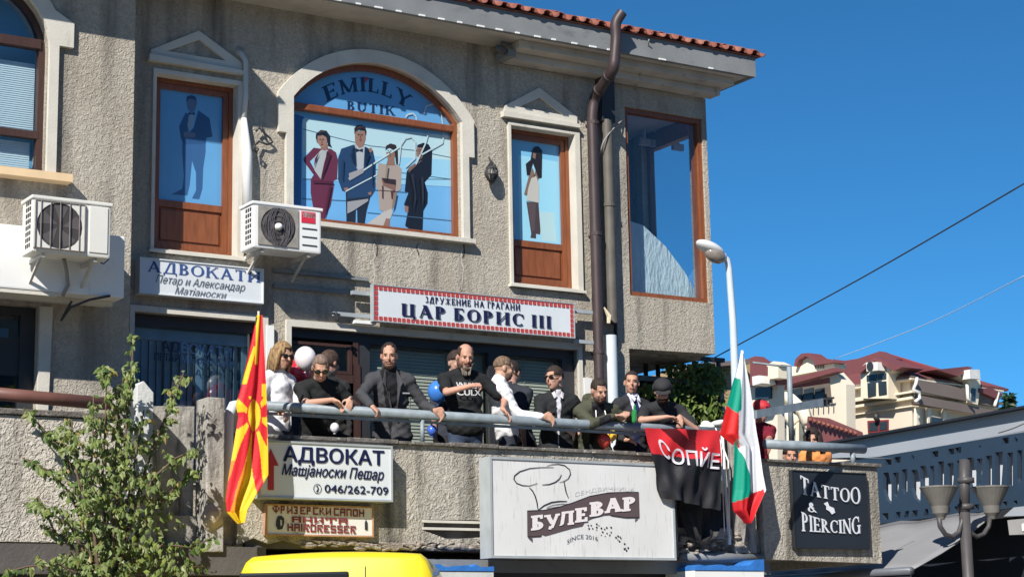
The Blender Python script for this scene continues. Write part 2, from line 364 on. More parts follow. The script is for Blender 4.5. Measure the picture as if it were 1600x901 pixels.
# ---------------------------------------------------------------- building shell
X0, XR = -4.0, 13.86
XS = 6.48                                    # right edge of the projecting bay on the left
BL = thing('corner_building', (7, 0, 0), 'two storey shop and flat building in rough beige render with tiled eaves, behind the balcony', 'building')
def rect(x0, x1, z0, z1): return [(x0, z0), (x1, z0), (x1, z1), (x0, z1)]
def arcpts(cx, hw, zs, zt, n=20):
    r = zt-zs; R = (hw*hw+r*r)/(2*r); zc = zt-R; a = math.asin(hw/R)
    return [(cx+R*sin(a-2*a*i/n), zc+R*cos(a-2*a*i/n)) for i in range(n+1)]   # right to left
DL = (6.87, 7.77, 5.60, 7.40); DR = (11.06, 11.93, 5.62, 7.42)
EW = (8.38, 10.42, 6.06, 7.36, 7.87)
BW = (12.66, 13.80, 5.62, 7.86)
LWL = (6.69, 8.02, 3.30, 4.955); LWC = (8.37, 11.90, 2.93, 4.93)
arch = arcpts(9.40, 1.02, EW[3], EW[4])
ew_loop = [(EW[0], EW[2]), (EW[1], EW[2])]+arch
wall = MB()
wall.prism([[(XS-.2, 2.3), (12.62, 2.3), (12.62, 5.0), (XR, 5.02), (XR, 8.12), (10.95, 8.12), (10.95, 8.30), (XS-.2, 8.30)],
            rect(*DL), rect(*DR), ew_loop, rect(*BW), rect(*LWL), rect(*LWC)], 0, .28)
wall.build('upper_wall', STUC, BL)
# right hand return, back parts, floor slab, glazed corner room
w = MB(); w.box(12.45, 12.62, .28, 6, 0, 4.99); w.box(12.62, XR, .28, 6, 4.99, 5.12)
w.box(12.62, 13.80, .28, .29, 5.12, 5.62); w.box(13.66, XR-.001, .28, 6, 5.12, 5.62); w.box(13.66, XR-.001, .28, 3.2, 7.95, 8.1); w.box(13.66, XR-.001, 1.061, 6, 5.62, 7.949)
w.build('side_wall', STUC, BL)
w = MB(); w.box(12.45, 12.60, .29, 3.4, 5.1, 8.05); w.box(12.62, 13.66, 3.0, 3.2, 5.1, 8.05); w.box(12.46, 13.7, .285, 3.3, 7.9, 8.05); w.box(12.5, 13.66, .29, 3.2, 5.12, 5.2)
w.build('corner_room', INT, BL)
# ground floor behind the shop fascia, left bay
w = MB(); w.prism([(X0, 2.3), (XS, 2.3), (XS, 8.3), (X0, 8.3)], -.45, -.44, side=False) if False else None
LWIN = (4.3, 5.62, 6.10, 7.30, 7.78)     # upper left arched window
arL = arcpts((LWIN[0]+LWIN[1])/2, (LWIN[1]-LWIN[0])/2, LWIN[3], LWIN[4]+.18)
LSH = (3.2, 5.60, 2.9, 4.84)
w = MB(); w.prism([[(X0, 2.3), (XS, 2.3), (XS, 8.3), (X0, 8.3)], [(LWIN[0], LWIN[2]), (LWIN[1], LWIN[2])]+arL, rect(*LSH)], -.45, -.05)
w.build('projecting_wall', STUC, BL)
w = MB(); w.box(X0, 12.45, -.88, -.3, 0, 2.5); w.box(X0, 12.4, .3, 6, 0, 8.1)
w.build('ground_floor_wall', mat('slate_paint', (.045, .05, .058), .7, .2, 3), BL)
# balcony slab
w = MB(); w.box(X0, 15.02, -1.36, 0, 2.63, 2.88); w.build('balcony_slab', CONC, BL)
w = MB(); w.box(12.63, 15.02, 0.0, 4.5, 2.63, 2.88); w.build('side_terrace', CONC, BL)
# ---------------------------------------------------------------- eaves
w = MB(); w.box(7.0, 14.19, -.56, -.50, 8.29, 8.53); w.box(14.13, 14.19, -.5, 6.3, 8.29, 8.53); w.box(X0, 6.87, -1.06, -1.0, 8.29, 8.53); w.box(6.81, 6.87, -1.0, -.56, 8.29, 8.53); w.box(6.87, 7.0, -.56, -.5, 8.29, 8.53)
w.build('fascia', FASC, BL)
w = MB(); w.box(6.87, 14.13, -.5, .1, 8.30, 8.36); w.box(XR-.06, 14.13, .1, 6.2, 8.30, 8.36); w.box(X0, 6.81, -1.0, -.4, 8.30, 8.36); w.build('soffit', SOFF, BL)
w = MB(); w.box(10.98, 14.0, -.38, .0, 8.21, 8.298); w.box(10.98, 13.93, -.2, -.002, 8.123, 8.209); w.build('soffit_moulding', SOFF, BL, bevel=.006)
random.seed(3)
for i in range(26):
    x = 8.35+i*.245+random.uniform(-.02, .02)
    if x > 11.9 and i % 3 or x > 14: continue
    w = MB(); w.box(x, x+random.uniform(.05, .1), -.575, -.5605, 8.285, 8.302); w.build('drip_chip', WHITE, BL)
# roof
rf = MB(); SL = .36
rf.face([(X0, -.6, 8.545), (14.25, -.6, 8.545), (14.25, 6.4, 8.545+7*SL), (X0, 6.4, 8.545+7*SL)]); rf.face([(X0, -.6, 8.535), (X0, 6.4, 8.535), (14.25, 6.4, 8.535), (14.25, -.6, 8.535)])
rf.face([(14.25, -.6, 8.54), (14.25, 6.4, 8.54), (14.25, 6.4, 8.545+7*SL)])
rf.build('roof_deck', TERRA, BL)
rf = MB(); rf.box(X0, 6.9, -1.1, -.55, 8.535, 8.56); rf.build('projecting_eave', TERRA, BL)
def tile_mesh(L=.42, r0=.064, r1=.054, up=True):
    mb = MB(); n = 8; k = 0
    for j, (y, r) in enumerate(((0, r0), (L, r1))):
        for q in (r, r-.014):
            for i in range(n+1):
                a = pi*i/n; mb.v.append((q*cos(a), y, (q*sin(a)*.85)*(1 if up else -1)+y*SL))
    m_ = n+1
    for i in range(n):
        mb.f += [(i, i+1, 2*m_+i+1, 2*m_+i), (m_+i, 3*m_+i, 3*m_+i+1, m_+i+1), (i, m_+i, m_+i+1, i+1), (2*m_+i, 2*m_+i+1, 3*m_+i+1, 3*m_+i)]; mb.m += [0]*4
    return mb.mesh('roof_tile', [TERRA], True)
TERRA2 = mat('terracotta_pale', (.30, .125, .085), .85, .3, 9, .004, 60, stain=((.10, .07, .05), 14, .6, .75, (1, 1, 1)))
tm = tile_mesh(); tm2 = tile_mesh(); tm2.materials[0] = TERRA2; tmu = tile_mesh(up=False)
random.seed(5)
x = 6.95
while x < 14.3:
    for row in range(2):
        for mesh_, dx, dz, yy in ((random.choice((tm, tm, tm2)), 0, .03, -.61), (tmu, .0925, .066, -.605)):
            if row and mesh_ is tmu: continue
            o = bpy.data.objects.new('roof_tile', mesh_); COL.objects.link(o); o.parent = BL
            o.location = V((x+dx+random.uniform(-.006, .006), yy+row*.36+random.uniform(-.015, .01), 8.545+row*.36*SL+dz-.02*(1-row)+random.uniform(-.004, .006)))-loc(BL)
            o.rotation_euler = (random.uniform(-.04, .04), random.uniform(-.05, .05), random.uniform(-.05, .05))
    x += .185
# ---------------------------------------------------------------- trims
def trim(name, poly_list, y0, y1=0, m=TRIM, bev=0): return MB().prism(poly_list, y0, y1).build(name, m, BL)
def surround(x0, x1, z0, z1, l=.045, r=.1, t=.09, b=.045, y=-.035, y1=.0):
    trim('window_surround', [rect(x0-l, x1+r, z0-b, z1+t), rect(x0, x1, z0, z1)], y, y1)
    w = MB(); w.box(x0-.002, x0+.006, y+.001, .12, z0, z1); w.box(x1-.006, x1+.002, y+.001, .12, z0, z1); w.box(x0, x1, y+.001, .12, z1-.006, z1+.002); w.box(x0-l-.02, x1+r+.02, y-.03, .12, z0-b, z0-b+.03)
    w.build('window_reveal', TRIM, BL)
surround(*DL[:2], *DL[2:], .03, .065, .04, .045)
surround(*DR[:2], *DR[2:], .028, .062, .022, .045)
for pts, hole in ((((236, 90), (236, 78), (311, 48), (378, 98), (378, 111)), ((262, 80), (353, 95), (312, 62))),
                  (((789, 178), (789, 165), (843, 137), (902, 183), (902, 195)), ((812, 167), (880, 180), (845, 152)))):
    trim('pediment', [px(pts, -.03), px(hole, -.03)], -.03, 0)
    a = px([pts[0], pts[-1]], -.06); trim('pediment_ledge', [(a[0][0]-.02, a[0][1]-.03), (a[1][0]+.03, a[0][1]-.03), (a[1][0]+.03, a[0][1]+.012), (a[0][0]-.02, a[0][1]+.035)], -.075, 0)
oa = arcpts(9.39, 1.18, 7.39, 8.01, 24)
hood = [(10.57, 6.97), (10.57, 7.39)]+oa[1:-1]+[(8.21, 7.39), (8.21, 6.96), (8.30, 6.96)]+[(8.30, 6.05)]+[(EW[0], 6.05), (EW[0], EW[3])]+arch[::-1][1:-1]+[(EW[1], EW[3]), (EW[1], 6.05), (10.50, 6.05), (10.50, 6.97)]
trim('arched_hood', hood, -.055, 0)
w = MB(); w.box(8.27, 10.55, -.09, .1, 6.0, 6.048); w.build('window_sill', TRIM, BL)
# left upper arched window: surround and sill
oaL = arcpts((LWIN[0]+LWIN[1])/2, .80, LWIN[3]+.05, LWIN[4]+.34)
trim('arched_hood', [(5.85, 7.36), (5.85, 7.6)]+[p for p in oaL if p[1] > 7.62]+[(4.08, 7.6), (4.08, 7.36), (4.2, 7.36), (4.2, 6.1), (LWIN[0], 6.1)]+[(LWIN[0], LWIN[3])]+arL[::-1][1:-1]+[(LWIN[1], LWIN[3]), (LWIN[1], 6.1), (5.71, 6.1), (5.71, 7.36)], -.50, -.45)
w = MB(); w.box(4.0, 5.84, -.60, -.3, 6.02, 6.095); w.build('window_sill', mat('ochre_sill', (.75, .55, .33), .7, .1), BL)
trim('window_surround', [(5.60, 2.9), (5.68, 2.9), (5.72, 4.84), (5.60, 4.84)], -.49, -.45)
trim('window_surround', [rect(LWL[0]-.05, LWL[1]+.09, LWL[2], LWL[3]+.06), rect(LWL[0], LWL[1], LWL[2]-.01, LWL[3])], -.04, 0)
trim('window_surround', [rect(LWC[0]-.055, LWC[1]+.05, LWC[2], LWC[3]+.07), rect(LWC[0], LWC[1], LWC[2]-.01, LWC[3])], -.04, 0)
# ---------------------------------------------------------------- doors and windows (part > sub-part)
FILM = mat('blue_film', (.12, .34, .62), .35, .05, 2, coat=.7)
FILML = mat('light_blue_film', (.20, .50, .74), .35, .06, 1.5, coat=.6)
def frame(name, x0, x1, z0, z1, t, y0, y1, m, parent=BL): return MB().prism([rect(x0, x1, z0, z1), rect(x0+t, x1-t, z0+t, z1-t)], y0, y1, back=True).build(name, m, parent)
def french_door(D, zs, filmm, xsplit=None):
    x0, x1, z0, z1 = D
    f = frame('balcony_door', x0, x1, z0, z1, .05, .10, .18, WOOD)
    frame('door_leaf', x0+.052, x1-.052, z0+.052, z1-.052, .055, .115, .17, WOOD, f)
    w = MB(); w.box(x0+.107, x1-.107, .125, .16, zs-.05, zs+.02); w.build('door_rail', WOOD, f)
    w = MB(); w.box(x0+.107, x1-.107, .150, .16, z0+.107, zs-.05); w.box(x0+.135, x1-.135, .135, .151, z0+.135, zs-.075); w.build('door_panel', WOOD, f, bevel=.006)
    w = MB(); w.box(x0+.105, x1-.105, .150, .158, zs+.018, z1-.105); w.build('door_glass', filmm, f)
    return f, (x0+.107, x1-.107, zs+.02, z1-.107)
D1, g1 = french_door(DL, 6.12, FILM)
D2, g2 = french_door(DR, 6.13, FILML)
# printed figures: flat pigment shapes on the window film
PM = {}
def pig(c, coat=.5):
    k = tuple(c)
    if k not in PM: PM[k] = mat('print_ink', c, .4, 0, coat=coat)
    return PM[k]
def printed(parent, shapes, crop, Y, name='printed_figure', step=.0006):
    dk = .72 if name == 'printed_figure' else 1
    mb = MB(); ms = []
    for i, (c, poly) in enumerate(shapes):
        m = pig(tuple(round(x_*dk, 4) for x_ in c))
        if m not in ms: ms.append(m)
        p = px(poly, Y, crop)
        tri = tessellate_polygon([[V((a, b, 0)) for a, b in p]])
        k = len(mb.v); mb.v += [(a, Y-i*step, b) for a, b in p]
        for t in tri: mb.f.append(tuple(k+j for j in t)); mb.m.append(ms.index(m))
    return mb.build(name, ms, parent)
NAVY = (.012, .035, .09); SKIN = (.36, .2, .14); SHIRT = (.62, .68, .72)
# groom on the left door (crop 0,0 x4 and 0,225 x4)
printed(D1, [((.05, .15, .36), [(1140, 900), (1140, 960), (1150, 1100), (1140, 1180), (1070, 1215), (1170, 1222), (1185, 1160), (1200, 1005), (1225, 1080), (1225, 1190), (1200, 1240), (1245, 1245), (1265, 1180), (1270, 1050), (1285, 950), (1285, 870)]),
             ((.035, .11, .28), [(1160, 705), (1120, 790), (1130, 860), (1145, 900), (1285, 900), (1290, 862), (1328, 855), (1310, 740), (1240, 690), (1210, 800), (1180, 830), (1170, 780), (1185, 715)]),
             ((.30, .45, .62), [(1180, 712), (1172, 790), (1185, 822), (1205, 780), (1218, 712)]),
             ((.16, .2, .33), [(1145, 830), (1170, 820), (1225, 835), (1215, 862), (1150, 858)]),
             ((.02, .06, .16), [(1178, 700), (1196, 708), (1216, 702), (1216, 722), (1196, 714), (1178, 722)]),
             ((.13, .2, .36), [(1168, 620), (1172, 680), (1195, 705), (1215, 695), (1230, 650), (1225, 615)]),
             ((.025, .07, .18), [(1165, 640), (1168, 605), (1195, 596), (1222, 605), (1230, 650), (1220, 625), (1180, 618)])], (0, 0, 4), .149)
# woman in the white dress on the right door (crop 800,225 x4)
printed(D2, [((.30, .62, .78), [(38, 68), (290, 112), (300, 625), (50, 598)]),
             ((.42, .62, .66), [(150, 420), (260, 430), (280, 610), (190, 605)])], (800, 225, 4), .1495, 'printed_backdrop')
printed(D2, [((.09, .06, .06), [(90, 360), (120, 560), (115, 585), (150, 590), (150, 560), (175, 565), (178, 540), (165, 365)]),
             ((.13, .09, .09), [(95, 365), (125, 545), (140, 545), (150, 370)]),
             ((.28, .18, .13), [(130, 150), (110, 180), (75, 315), (90, 322), (140, 190), (150, 150), (175, 120), (175, 170), (160, 240), (150, 230)]),
             ((.68, .66, .60), [(120, 215), (150, 200), (168, 250), (168, 368), (90, 352), (100, 280)]),
             ((.025, .018, .016), [(125, 40), (115, 100), (85, 125), (92, 195), (110, 195), (130, 120), (165, 215), (185, 210), (188, 40), (165, 15), (140, 18)]),
             ((.28, .18, .13), [(130, 55), (128, 85), (145, 95), (150, 60)])], (800, 225, 4), .1475)
# ---- big arched window
ewf = MB(); y0, y1 = .06, .15
inn = arcpts(9.40, .965, EW[3], EW[4]-.055)
ewf.prism([ew_loop, [(EW[0]+.055, EW[2]+.055), (EW[1]-.055, EW[2]+.055)]+inn], y0, y1, back=True)
E1 = ewf.build('arched_window', WOOD, BL)
w = MB(); w.box(EW[0]+.056, EW[1]-.056, .05, .14, 7.262, 7.335); w.build('transom_bar', WOOD, E1, bevel=.01)
w = MB(); w.prism([(EW[0]+.05, 7.33), (EW[1]-.05, 7.33)]+inn, .12, .13); w.build('upper_pane', FILM, E1)
w = MB(); w.box(EW[0]+.05, EW[1]-.05, .12, .13, EW[2]+.05, 7.27)
w.build('lower_pane', mat('print_backdrop', (.14, .38, .68), .35, .1, 1.2, coat=.5), E1)
C7 = (440, 180, 4.29); YP = .119
printed(E1, [((.03, .12, .34), [(45, -20), (150, 10), (135, 60), (130, 600), (42, 590)])], C7, YP, 'printed_border')
printed(E1, [((.42, .62, .68), [(140, 30), (165, 20), (700, 95), (1140, 140), (1140, 300), (700, 280), (140, 260)]),
             ((.27, .55, .74), [(140, 250), (1145, 300), (1145, 480), (135, 430)])], C7, YP-.0005, 'printed_sky')
lines = [[(145, 93), (340, 145), (480, 180), (600, 207), (880, 235), (1140, 285)], [(140, 428), (1140, 430)], [(135, 560), (430, 573)], [(600, 360), (1140, 430)], [(590, 500), (840, 518)], [(575, 653), (1140, 707)]]
printed(E1, [((.05, .10, .16), [(x, y-2.5) for x, y in l]+[(x, y+2.5) for x, y in reversed(l)]) for l in lines], C7, YP-.0016, 'printed_panel_line', 0.0001)
WINE = (.17, .035, .07)
printed(E1, [(WINE, [(215, 218), (145, 292), (150, 312), (215, 400), (225, 372), (190, 310), (240, 260), (215, 400), (195, 430), (195, 520), (210, 610), (265, 690), (290, 695), (330, 600), (350, 480), (348, 440), (372, 430), (378, 300), (365, 250), (330, 225), (300, 225), (265, 225)]),
             ((.55, .6, .62), [(262, 235), (215, 290), (220, 370), (262, 428), (285, 320), (312, 235), (290, 228)]),
             (SKIN, [(262, 205), (265, 225), (290, 240), (310, 222), (310, 195)]), ((.42, .25, .19), [(235, 135), (238, 180), (262, 215), (285, 215), (305, 185), (300, 130)]),
             ((.015, .02, .035), [(228, 150), (230, 125), (262, 100), (300, 105), (325, 140), (325, 190), (338, 218), (310, 205), (300, 150), (270, 130), (240, 140), (238, 190)]),
             ((.6, .1, .1), [(262, 196), (285, 193), (275, 202)])], C7, YP-.002)
printed(E1, [((.022, .03, .05), [(430, 520), (435, 718), (495, 722), (500, 570), (505, 570), (508, 726), (556, 730), (570, 640), (600, 530), (605, 480)]),
             ((.028, .07, .165), [(490, 195), (400, 225), (378, 290), (378, 430), (405, 505), (440, 515), (440, 560), (600, 545), (628, 500), (632, 330), (612, 235), (545, 205)]),
             ((.55, .6, .64), [(485, 195), (500, 350), (520, 385), (548, 370), (557, 210)]), ((.02, .03, .05), [(497, 222), (520, 232), (545, 224), (545, 250), (520, 242), (497, 250)]),
             ((.38, .22, .16), [(490, 110), (492, 185), (520, 222), (545, 210), (562, 160), (562, 105)]), ((.03, .022, .02), [(488, 130), (486, 90), (500, 70), (530, 66), (560, 80), (568, 110), (563, 140), (556, 105), (520, 98), (498, 108)]),
             (SKIN, [(415, 490), (440, 483), (450, 500), (430, 520)]), (SKIN, [(580, 225), (600, 218), (610, 240), (592, 255)]), (SKIN, [(575, 522), (600, 512), (600, 535), (585, 535)])], C7, YP-.002)
printed(E1, [((.50, .42, .36), [(650, 320), (632, 470), (650, 520), (655, 630), (700, 660), (735, 640), (770, 560), (775, 510), (800, 500), (805, 360), (775, 330), (700, 330)]),
             ((.62, .6, .57), [(740, 625), (680, 650), (560, 735), (680, 742), (730, 690), (745, 650)]), (SKIN, [(700, 690), (725, 695), (722, 750), (680, 745)]),
             (SKIN, [(700, 250), (710, 300), (700, 335), (760, 335), (755, 290), (765, 240)]), ((.04, .025, .02), [(695, 235), (700, 205), (730, 190), (765, 200), (778, 240), (780, 330), (768, 330), (755, 240), (720, 215)]),
             ((.30, .16, .12), [(668, 430), (680, 470), (760, 505), (765, 470), (700, 450)]), ((.05, .03, .03), [(668, 420), (765, 432), (765, 468), (690, 455)]),
             ((.12, .04, .04), [(672, 470), (682, 475), (682, 560), (672, 555)]), ((.12, .04, .04), [(730, 505), (760, 505), (758, 560), (735, 560)])], C7, YP-.002)
printed(E1, [((.012, .014, .022), [(920, 310), (855, 350), (838, 380), (825, 510), (850, 520), (820, 600), (852, 615), (828, 740), (860, 765), (945, 772), (950, 640), (978, 590), (980, 520), (960, 450), (1005, 400), (1010, 240), (985, 195), (950, 185), (910, 200), (905, 240)]),
             (SKIN, [(908, 215), (905, 270), (925, 300), (945, 280), (950, 220)]), ((.25, .15, .11), [(850, 352), (890, 325), (945, 300), (900, 340), (850, 385)]), (SKIN, [(825, 605), (850, 612), (848, 655), (825, 640)])], C7, YP-.002)
# features of the printed people
DKI = (.03, .02, .02)
def feat(fx, fy, sc=1.0, t=0): return [(DKI, [(fx-16*sc, fy-2), (fx-6*sc, fy-4), (fx-5*sc, fy+2), (fx-15*sc, fy+3)]), (DKI, [(fx+5*sc, fy-4), (fx+16*sc, fy-2+t), (fx+15*sc, fy+4), (fx+6*sc, fy+3)]),
    ((.26, .13, .09), [(fx-2, fy+4), (fx+3, fy+4), (fx+5, fy+22*sc), (fx-3, fy+22*sc)]), ((.35, .07, .06), [(fx-9*sc, fy+33*sc), (fx+9*sc, fy+32*sc), (fx+5*sc, fy+38*sc), (fx-5*sc, fy+38*sc)])]
printed(E1, feat(268, 162, .95)+feat(526, 130, 1.0)+feat(722, 240, .8)+feat(924, 235, .7)+
  [((.09, .015, .035), [(300, 240), (330, 262), (300, 350), (268, 425), (262, 428), (290, 320)]), ((.09, .015, .035), [(250, 250), (232, 300), (213, 350), (222, 290)]), ((.10, .018, .04), [(205, 440), (345, 446), (343, 456), (207, 450)]),
   ((.10, .018, .04), [(320, 470), (334, 470), (300, 640), (282, 690), (296, 600)]), ((.009, .025, .065), [(488, 200), (496, 340), (505, 352), (470, 300), (462, 262), (478, 250), (468, 240)]), ((.009, .025, .065), [(557, 212), (556, 350), (582, 290), (590, 262), (572, 252), (584, 240)]),
   ((.015, .045, .12), [(408, 300), (416, 300), (408, 440), (402, 430)]), ((.015, .045, .12), [(604, 320), (612, 320), (606, 470), (600, 470)]), ((.36, .29, .24), [(700, 340), (712, 340), (700, 430), (690, 420)]), ((.30, .23, .19), [(745, 520), (770, 520), (752, 610), (735, 640)]),
   ((.10, .06, .045), [(232, 128), (262, 108), (296, 118), (268, 116)]), ((.09, .06, .05), [(494, 96), (520, 76), (552, 84), (520, 86)]), ((.03, .034, .05), [(860, 400), (880, 396), (900, 560), (880, 640), (886, 520)]), ((.035, .04, .055), [(930, 420), (945, 415), (950, 560), (940, 620)])], C7, YP-.0062)
# glare and reflected lamp outlines painted over the film as pale shapes
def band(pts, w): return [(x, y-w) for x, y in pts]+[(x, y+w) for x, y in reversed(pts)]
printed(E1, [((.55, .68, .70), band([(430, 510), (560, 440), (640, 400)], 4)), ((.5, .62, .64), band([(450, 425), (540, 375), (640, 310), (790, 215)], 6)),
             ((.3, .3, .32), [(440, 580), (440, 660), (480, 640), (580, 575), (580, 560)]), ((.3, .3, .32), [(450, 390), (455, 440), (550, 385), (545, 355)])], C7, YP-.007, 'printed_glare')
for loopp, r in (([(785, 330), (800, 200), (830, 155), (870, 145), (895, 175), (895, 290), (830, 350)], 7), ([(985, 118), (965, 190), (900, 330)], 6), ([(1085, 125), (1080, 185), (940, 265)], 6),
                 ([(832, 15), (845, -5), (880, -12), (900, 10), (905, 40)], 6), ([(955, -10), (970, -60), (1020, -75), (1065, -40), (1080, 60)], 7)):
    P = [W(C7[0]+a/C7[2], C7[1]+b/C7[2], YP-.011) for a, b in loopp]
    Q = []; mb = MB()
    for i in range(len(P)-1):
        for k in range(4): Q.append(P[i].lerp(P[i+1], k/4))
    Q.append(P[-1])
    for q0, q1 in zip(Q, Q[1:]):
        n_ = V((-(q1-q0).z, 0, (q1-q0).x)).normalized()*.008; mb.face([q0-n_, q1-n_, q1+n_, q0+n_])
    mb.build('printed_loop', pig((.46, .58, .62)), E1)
# plastic sheet hung inside the corner room
ps = MB(); sh = px([(984, 345), (1005, 352), (1040, 385), (1070, 425), (1092, 466), (984, 458)], .35); n_ = 30
for i in range(n_):
    pass
ps.prism(sh, .35, .36, back=True); ps.build('plastic_sheet', mat('milky_plastic', (.50, .66, .72), .35, .12, 4, .03, 9, stretch=(3, 1, .8)), BL)
INK = mat('navy_ink', (.01, .03, .085), .4, 0, coat=.4)
def archwarp(r0=0.0, amt=.42):
    def f(s, t):
        x = (s-.5)*2
        return s+(.05*x*t if amt else 0), t*(1+.0*x)-amt*(x*x)*1.0
    return f
b = MB()
place(serif_mesh('EMiLLY', .21, .085, .07, .12), 508, 143, 641, 157, 22, YP-.001, lambda s, t: (s+.10*(s-.5)*(t-.3)*1.2, t+.30-1.05*(2*s-1)**2)).build('printed_lettering', INK, E1)
place(serif_mesh('BUTIK', .24, .10, .07, .18), 542, 172, 617, 181, 14.5, YP-.001).build('printed_lettering', INK, E1)
c = W(570.5, 124, YP-.002); hp = [(c.x+.038*(16*sin(t)**3)/16, c.z+.036*(13*cos(t)-5*cos(2*t)-2*cos(3*t)-cos(4*t))/14) for t in [2*pi*i/20 for i in range(20)]]
MB().prism(hp, YP-.002, YP).build('printed_heart', pig((.30, .05, .08)), E1)
# ---- corner glazing, seen through to the sky
B1 = frame('corner_window', *BW, .055, .03, .12, WOOD)
w = MB(); w.box(BW[0]+.05, BW[1]-.05, .07, .076, BW[2]+.05, BW[3]-.05); w.build('window_glass', PANE2, B1)
zh = WX(1018, 236, 13.74).z
B2 = MB().box(13.70, 13.80, .17, 1.0, zh, 7.88).box(13.74, 13.80, .122, .17, 5.62, 7.95).box(13.74, 13.80, 1.0, 1.06, 5.62, 7.95).box(13.74, 13.80, .17, 1.0, 7.88, 7.95).box(13.74, 13.80, .17, 1.0, 5.62, 5.68).build('side_window', WOOD, BL)
w = MB(); w.box(13.768, 13.774, .17, 1.0, 5.68, 7.88); w.build('window_glass', PANE2, B2)
for u, v in ((1000, 200), (1052, 215), (1020, 245)):
    p = W(u, v, .8); w = MB(); w.obox((p.x, .8, 7.70), (.16, 0, 0), (0, .05, 0), (0, 0, .08)); w.obox((p.x+.06, .8, 7.77), (.03, 0, 0), (0, .04, 0), (0, 0, .14)); w.build('ceiling_fitting', INT, BL)
# ---- upper left arched window
L1 = MB().prism([[(LWIN[0], LWIN[2]), (LWIN[1], LWIN[2])]+arL, [(LWIN[0]+.06, LWIN[2]+.05), (LWIN[1]-.06, LWIN[2]+.05)]+arcpts(4.96, .60, LWIN[3], LWIN[4]+.12)], -.36, -.28, back=True).build('arched_window', DWOOD, BL)
MB().box(4.35, 5.57, -.38, -.29, 7.34, 7.43).build('transom_bar', DWOOD, L1); MB().box(4.35, 5.57, -.365, -.29, 6.46, 6.53).build('transom_bar', DWOOD, L1)
w = MB(); w.prism([(4.35, 6.14), (5.57, 6.14)]+arcpts(4.96, .60, LWIN[3], LWIN[4]+.12), -.325, -.32); w.build('window_glass', PANE, L1)
w = MB(); w.box(4.3, 5.62, -.06, -.05, 6.0, 8.0); w.build('dark_interior', mat('blue_curtain', (.16, .34, .52), .9, .1), L1)
w = MB(); z = 6.52
BLINDM = mat('blind_slat', (.66, .72, .74), .6, 0)
for z_ in [6.55+.021*i for i in range(32)]: w.obox((4.37, -.25, z_), (1.19, 0, 0), (0, .006, .0165), (0, 0, .0035))
for z_ in [6.17+.021*i for i in range(13)]: w.obox((4.45, -.25, z_), (1.08, 0, 0), (0, .006, .0165), (0, 0, .0035))
tag(w.build('blind_slats', BLINDM, L1), kind='stuff')
# ---- lower left shopfront window
S1 = MB().prism([rect(*LSH), rect(LSH[0]+.06, LSH[1]-.14, LSH[2]+.05, LSH[3]-.08)], -.36, -.28, back=True).build('shop_window', DARKM, BL)
w = MB(); w.box(3.25, 5.5, -.34, -.32, 4.2, 4.55); w.box(5.2, 5.28, -.35, -.3, 2.95, 4.3); w.build('window_bar', DARKM, S1)
w = MB(); w.box(3.25, 5.48, -.325, -.32, 2.93, 4.78); w.build('window_glass', PANE, S1)
w = MB(); w.box(3.25, 5.12, -.2, -.18, 2.9, 4.30); w.box(3.25, 5.4, -.2, -.18, 4.42, 4.66); w.build('blue_blind', mat('blue_blind_fabric', (.09, .28, .48), .8, .1), S1)
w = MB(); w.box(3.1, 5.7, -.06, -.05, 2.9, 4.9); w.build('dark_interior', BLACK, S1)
# ---- law office window (vertical blinds)
O1 = MB().prism([rect(*LWL), rect(LWL[0]+.05, LWL[1]-.03, LWL[2]+.05, LWL[3]-.11)], .08, .15, back=True).build('office_window', DARKM, BL)
w = MB(); w.box(LWL[0]+.04, LWL[1]-.02, .11, .115, LWL[2]+.04, LWL[3]-.1); w.build('window_glass', PANE, O1)
BLV = mat('vertical_blind_fabric', (.36, .46, .54), .8, .15, 6)
w = MB(); w.box(LWL[0]+.07, LWL[1]-.03, .17, .23, 4.72, 4.83); w.build('blind_pelmet', BLV, O1)
sm = MB(); sm.obox((0, 0, 0), (.078, .035, 0), (-.001, .002, 0), (0, 0, 1.40)); smm = sm.mesh('blind_slat', [BLV])
for i in range(15):
    o = bpy.data.objects.new('blind_slat', smm); COL.objects.link(o); o.parent = O1; o.location = (LWL[0]+.08+i*.082, .19, 3.32); o.rotation_euler = (0, 0, random.uniform(-.25, .35))
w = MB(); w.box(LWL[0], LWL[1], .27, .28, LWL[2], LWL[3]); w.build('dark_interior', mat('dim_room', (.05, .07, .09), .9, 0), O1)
place(font_mesh('АДВОКАТИ', .02), 252, 547, 362, 559, 15, .106, step=0).build('window_lettering', INK, O1)
place(font_mesh('ПЕТАР МАТЈАНОСКИ', .02), 241, 562, 366, 573, 11, .106, step=0).build('window_lettering', INK, O1)
# ---- association shopfront: door with fanlight, three glazed bays
C1 = MB().prism([rect(*LWC), rect(LWC[0]+.05, 9.12, 2.95, 4.84), rect(9.32, 10.78, 2.95, 4.83), rect(10.93, 11.74, 2.95, 4.83)], .06, .14, back=True).build('shopfront_window', DARKM, BL)
f = MB().prism([rect(8.42, 9.11, 4.49, 4.80), rect(8.45, 9.07, 4.52, 4.77)], .05, .10, back=True).build('fanlight_frame', DWOOD, C1)
w = MB(); w.box(8.43, 9.10, .075, .08, 4.50, 4.79); w.build('fanlight_glass', PANE, C1)
w = MB(); w.box(8.42, 9.12, .052, .11, 4.40, 4.485); w.box(9.12, 9.18, .045, .12, 2.95, 4.83); w.box(9.12, 9.2, .04, .06, 2.95, 4.6); w.build('door_post', DWOOD, C1)
w = MB(); w.box(9.32, 10.78, .095, .10, 2.95, 4.83); w.box(10.93, 11.74, .095, .10, 2.95, 4.83); w.build('window_glass', PANE3, C1)
w = MB()
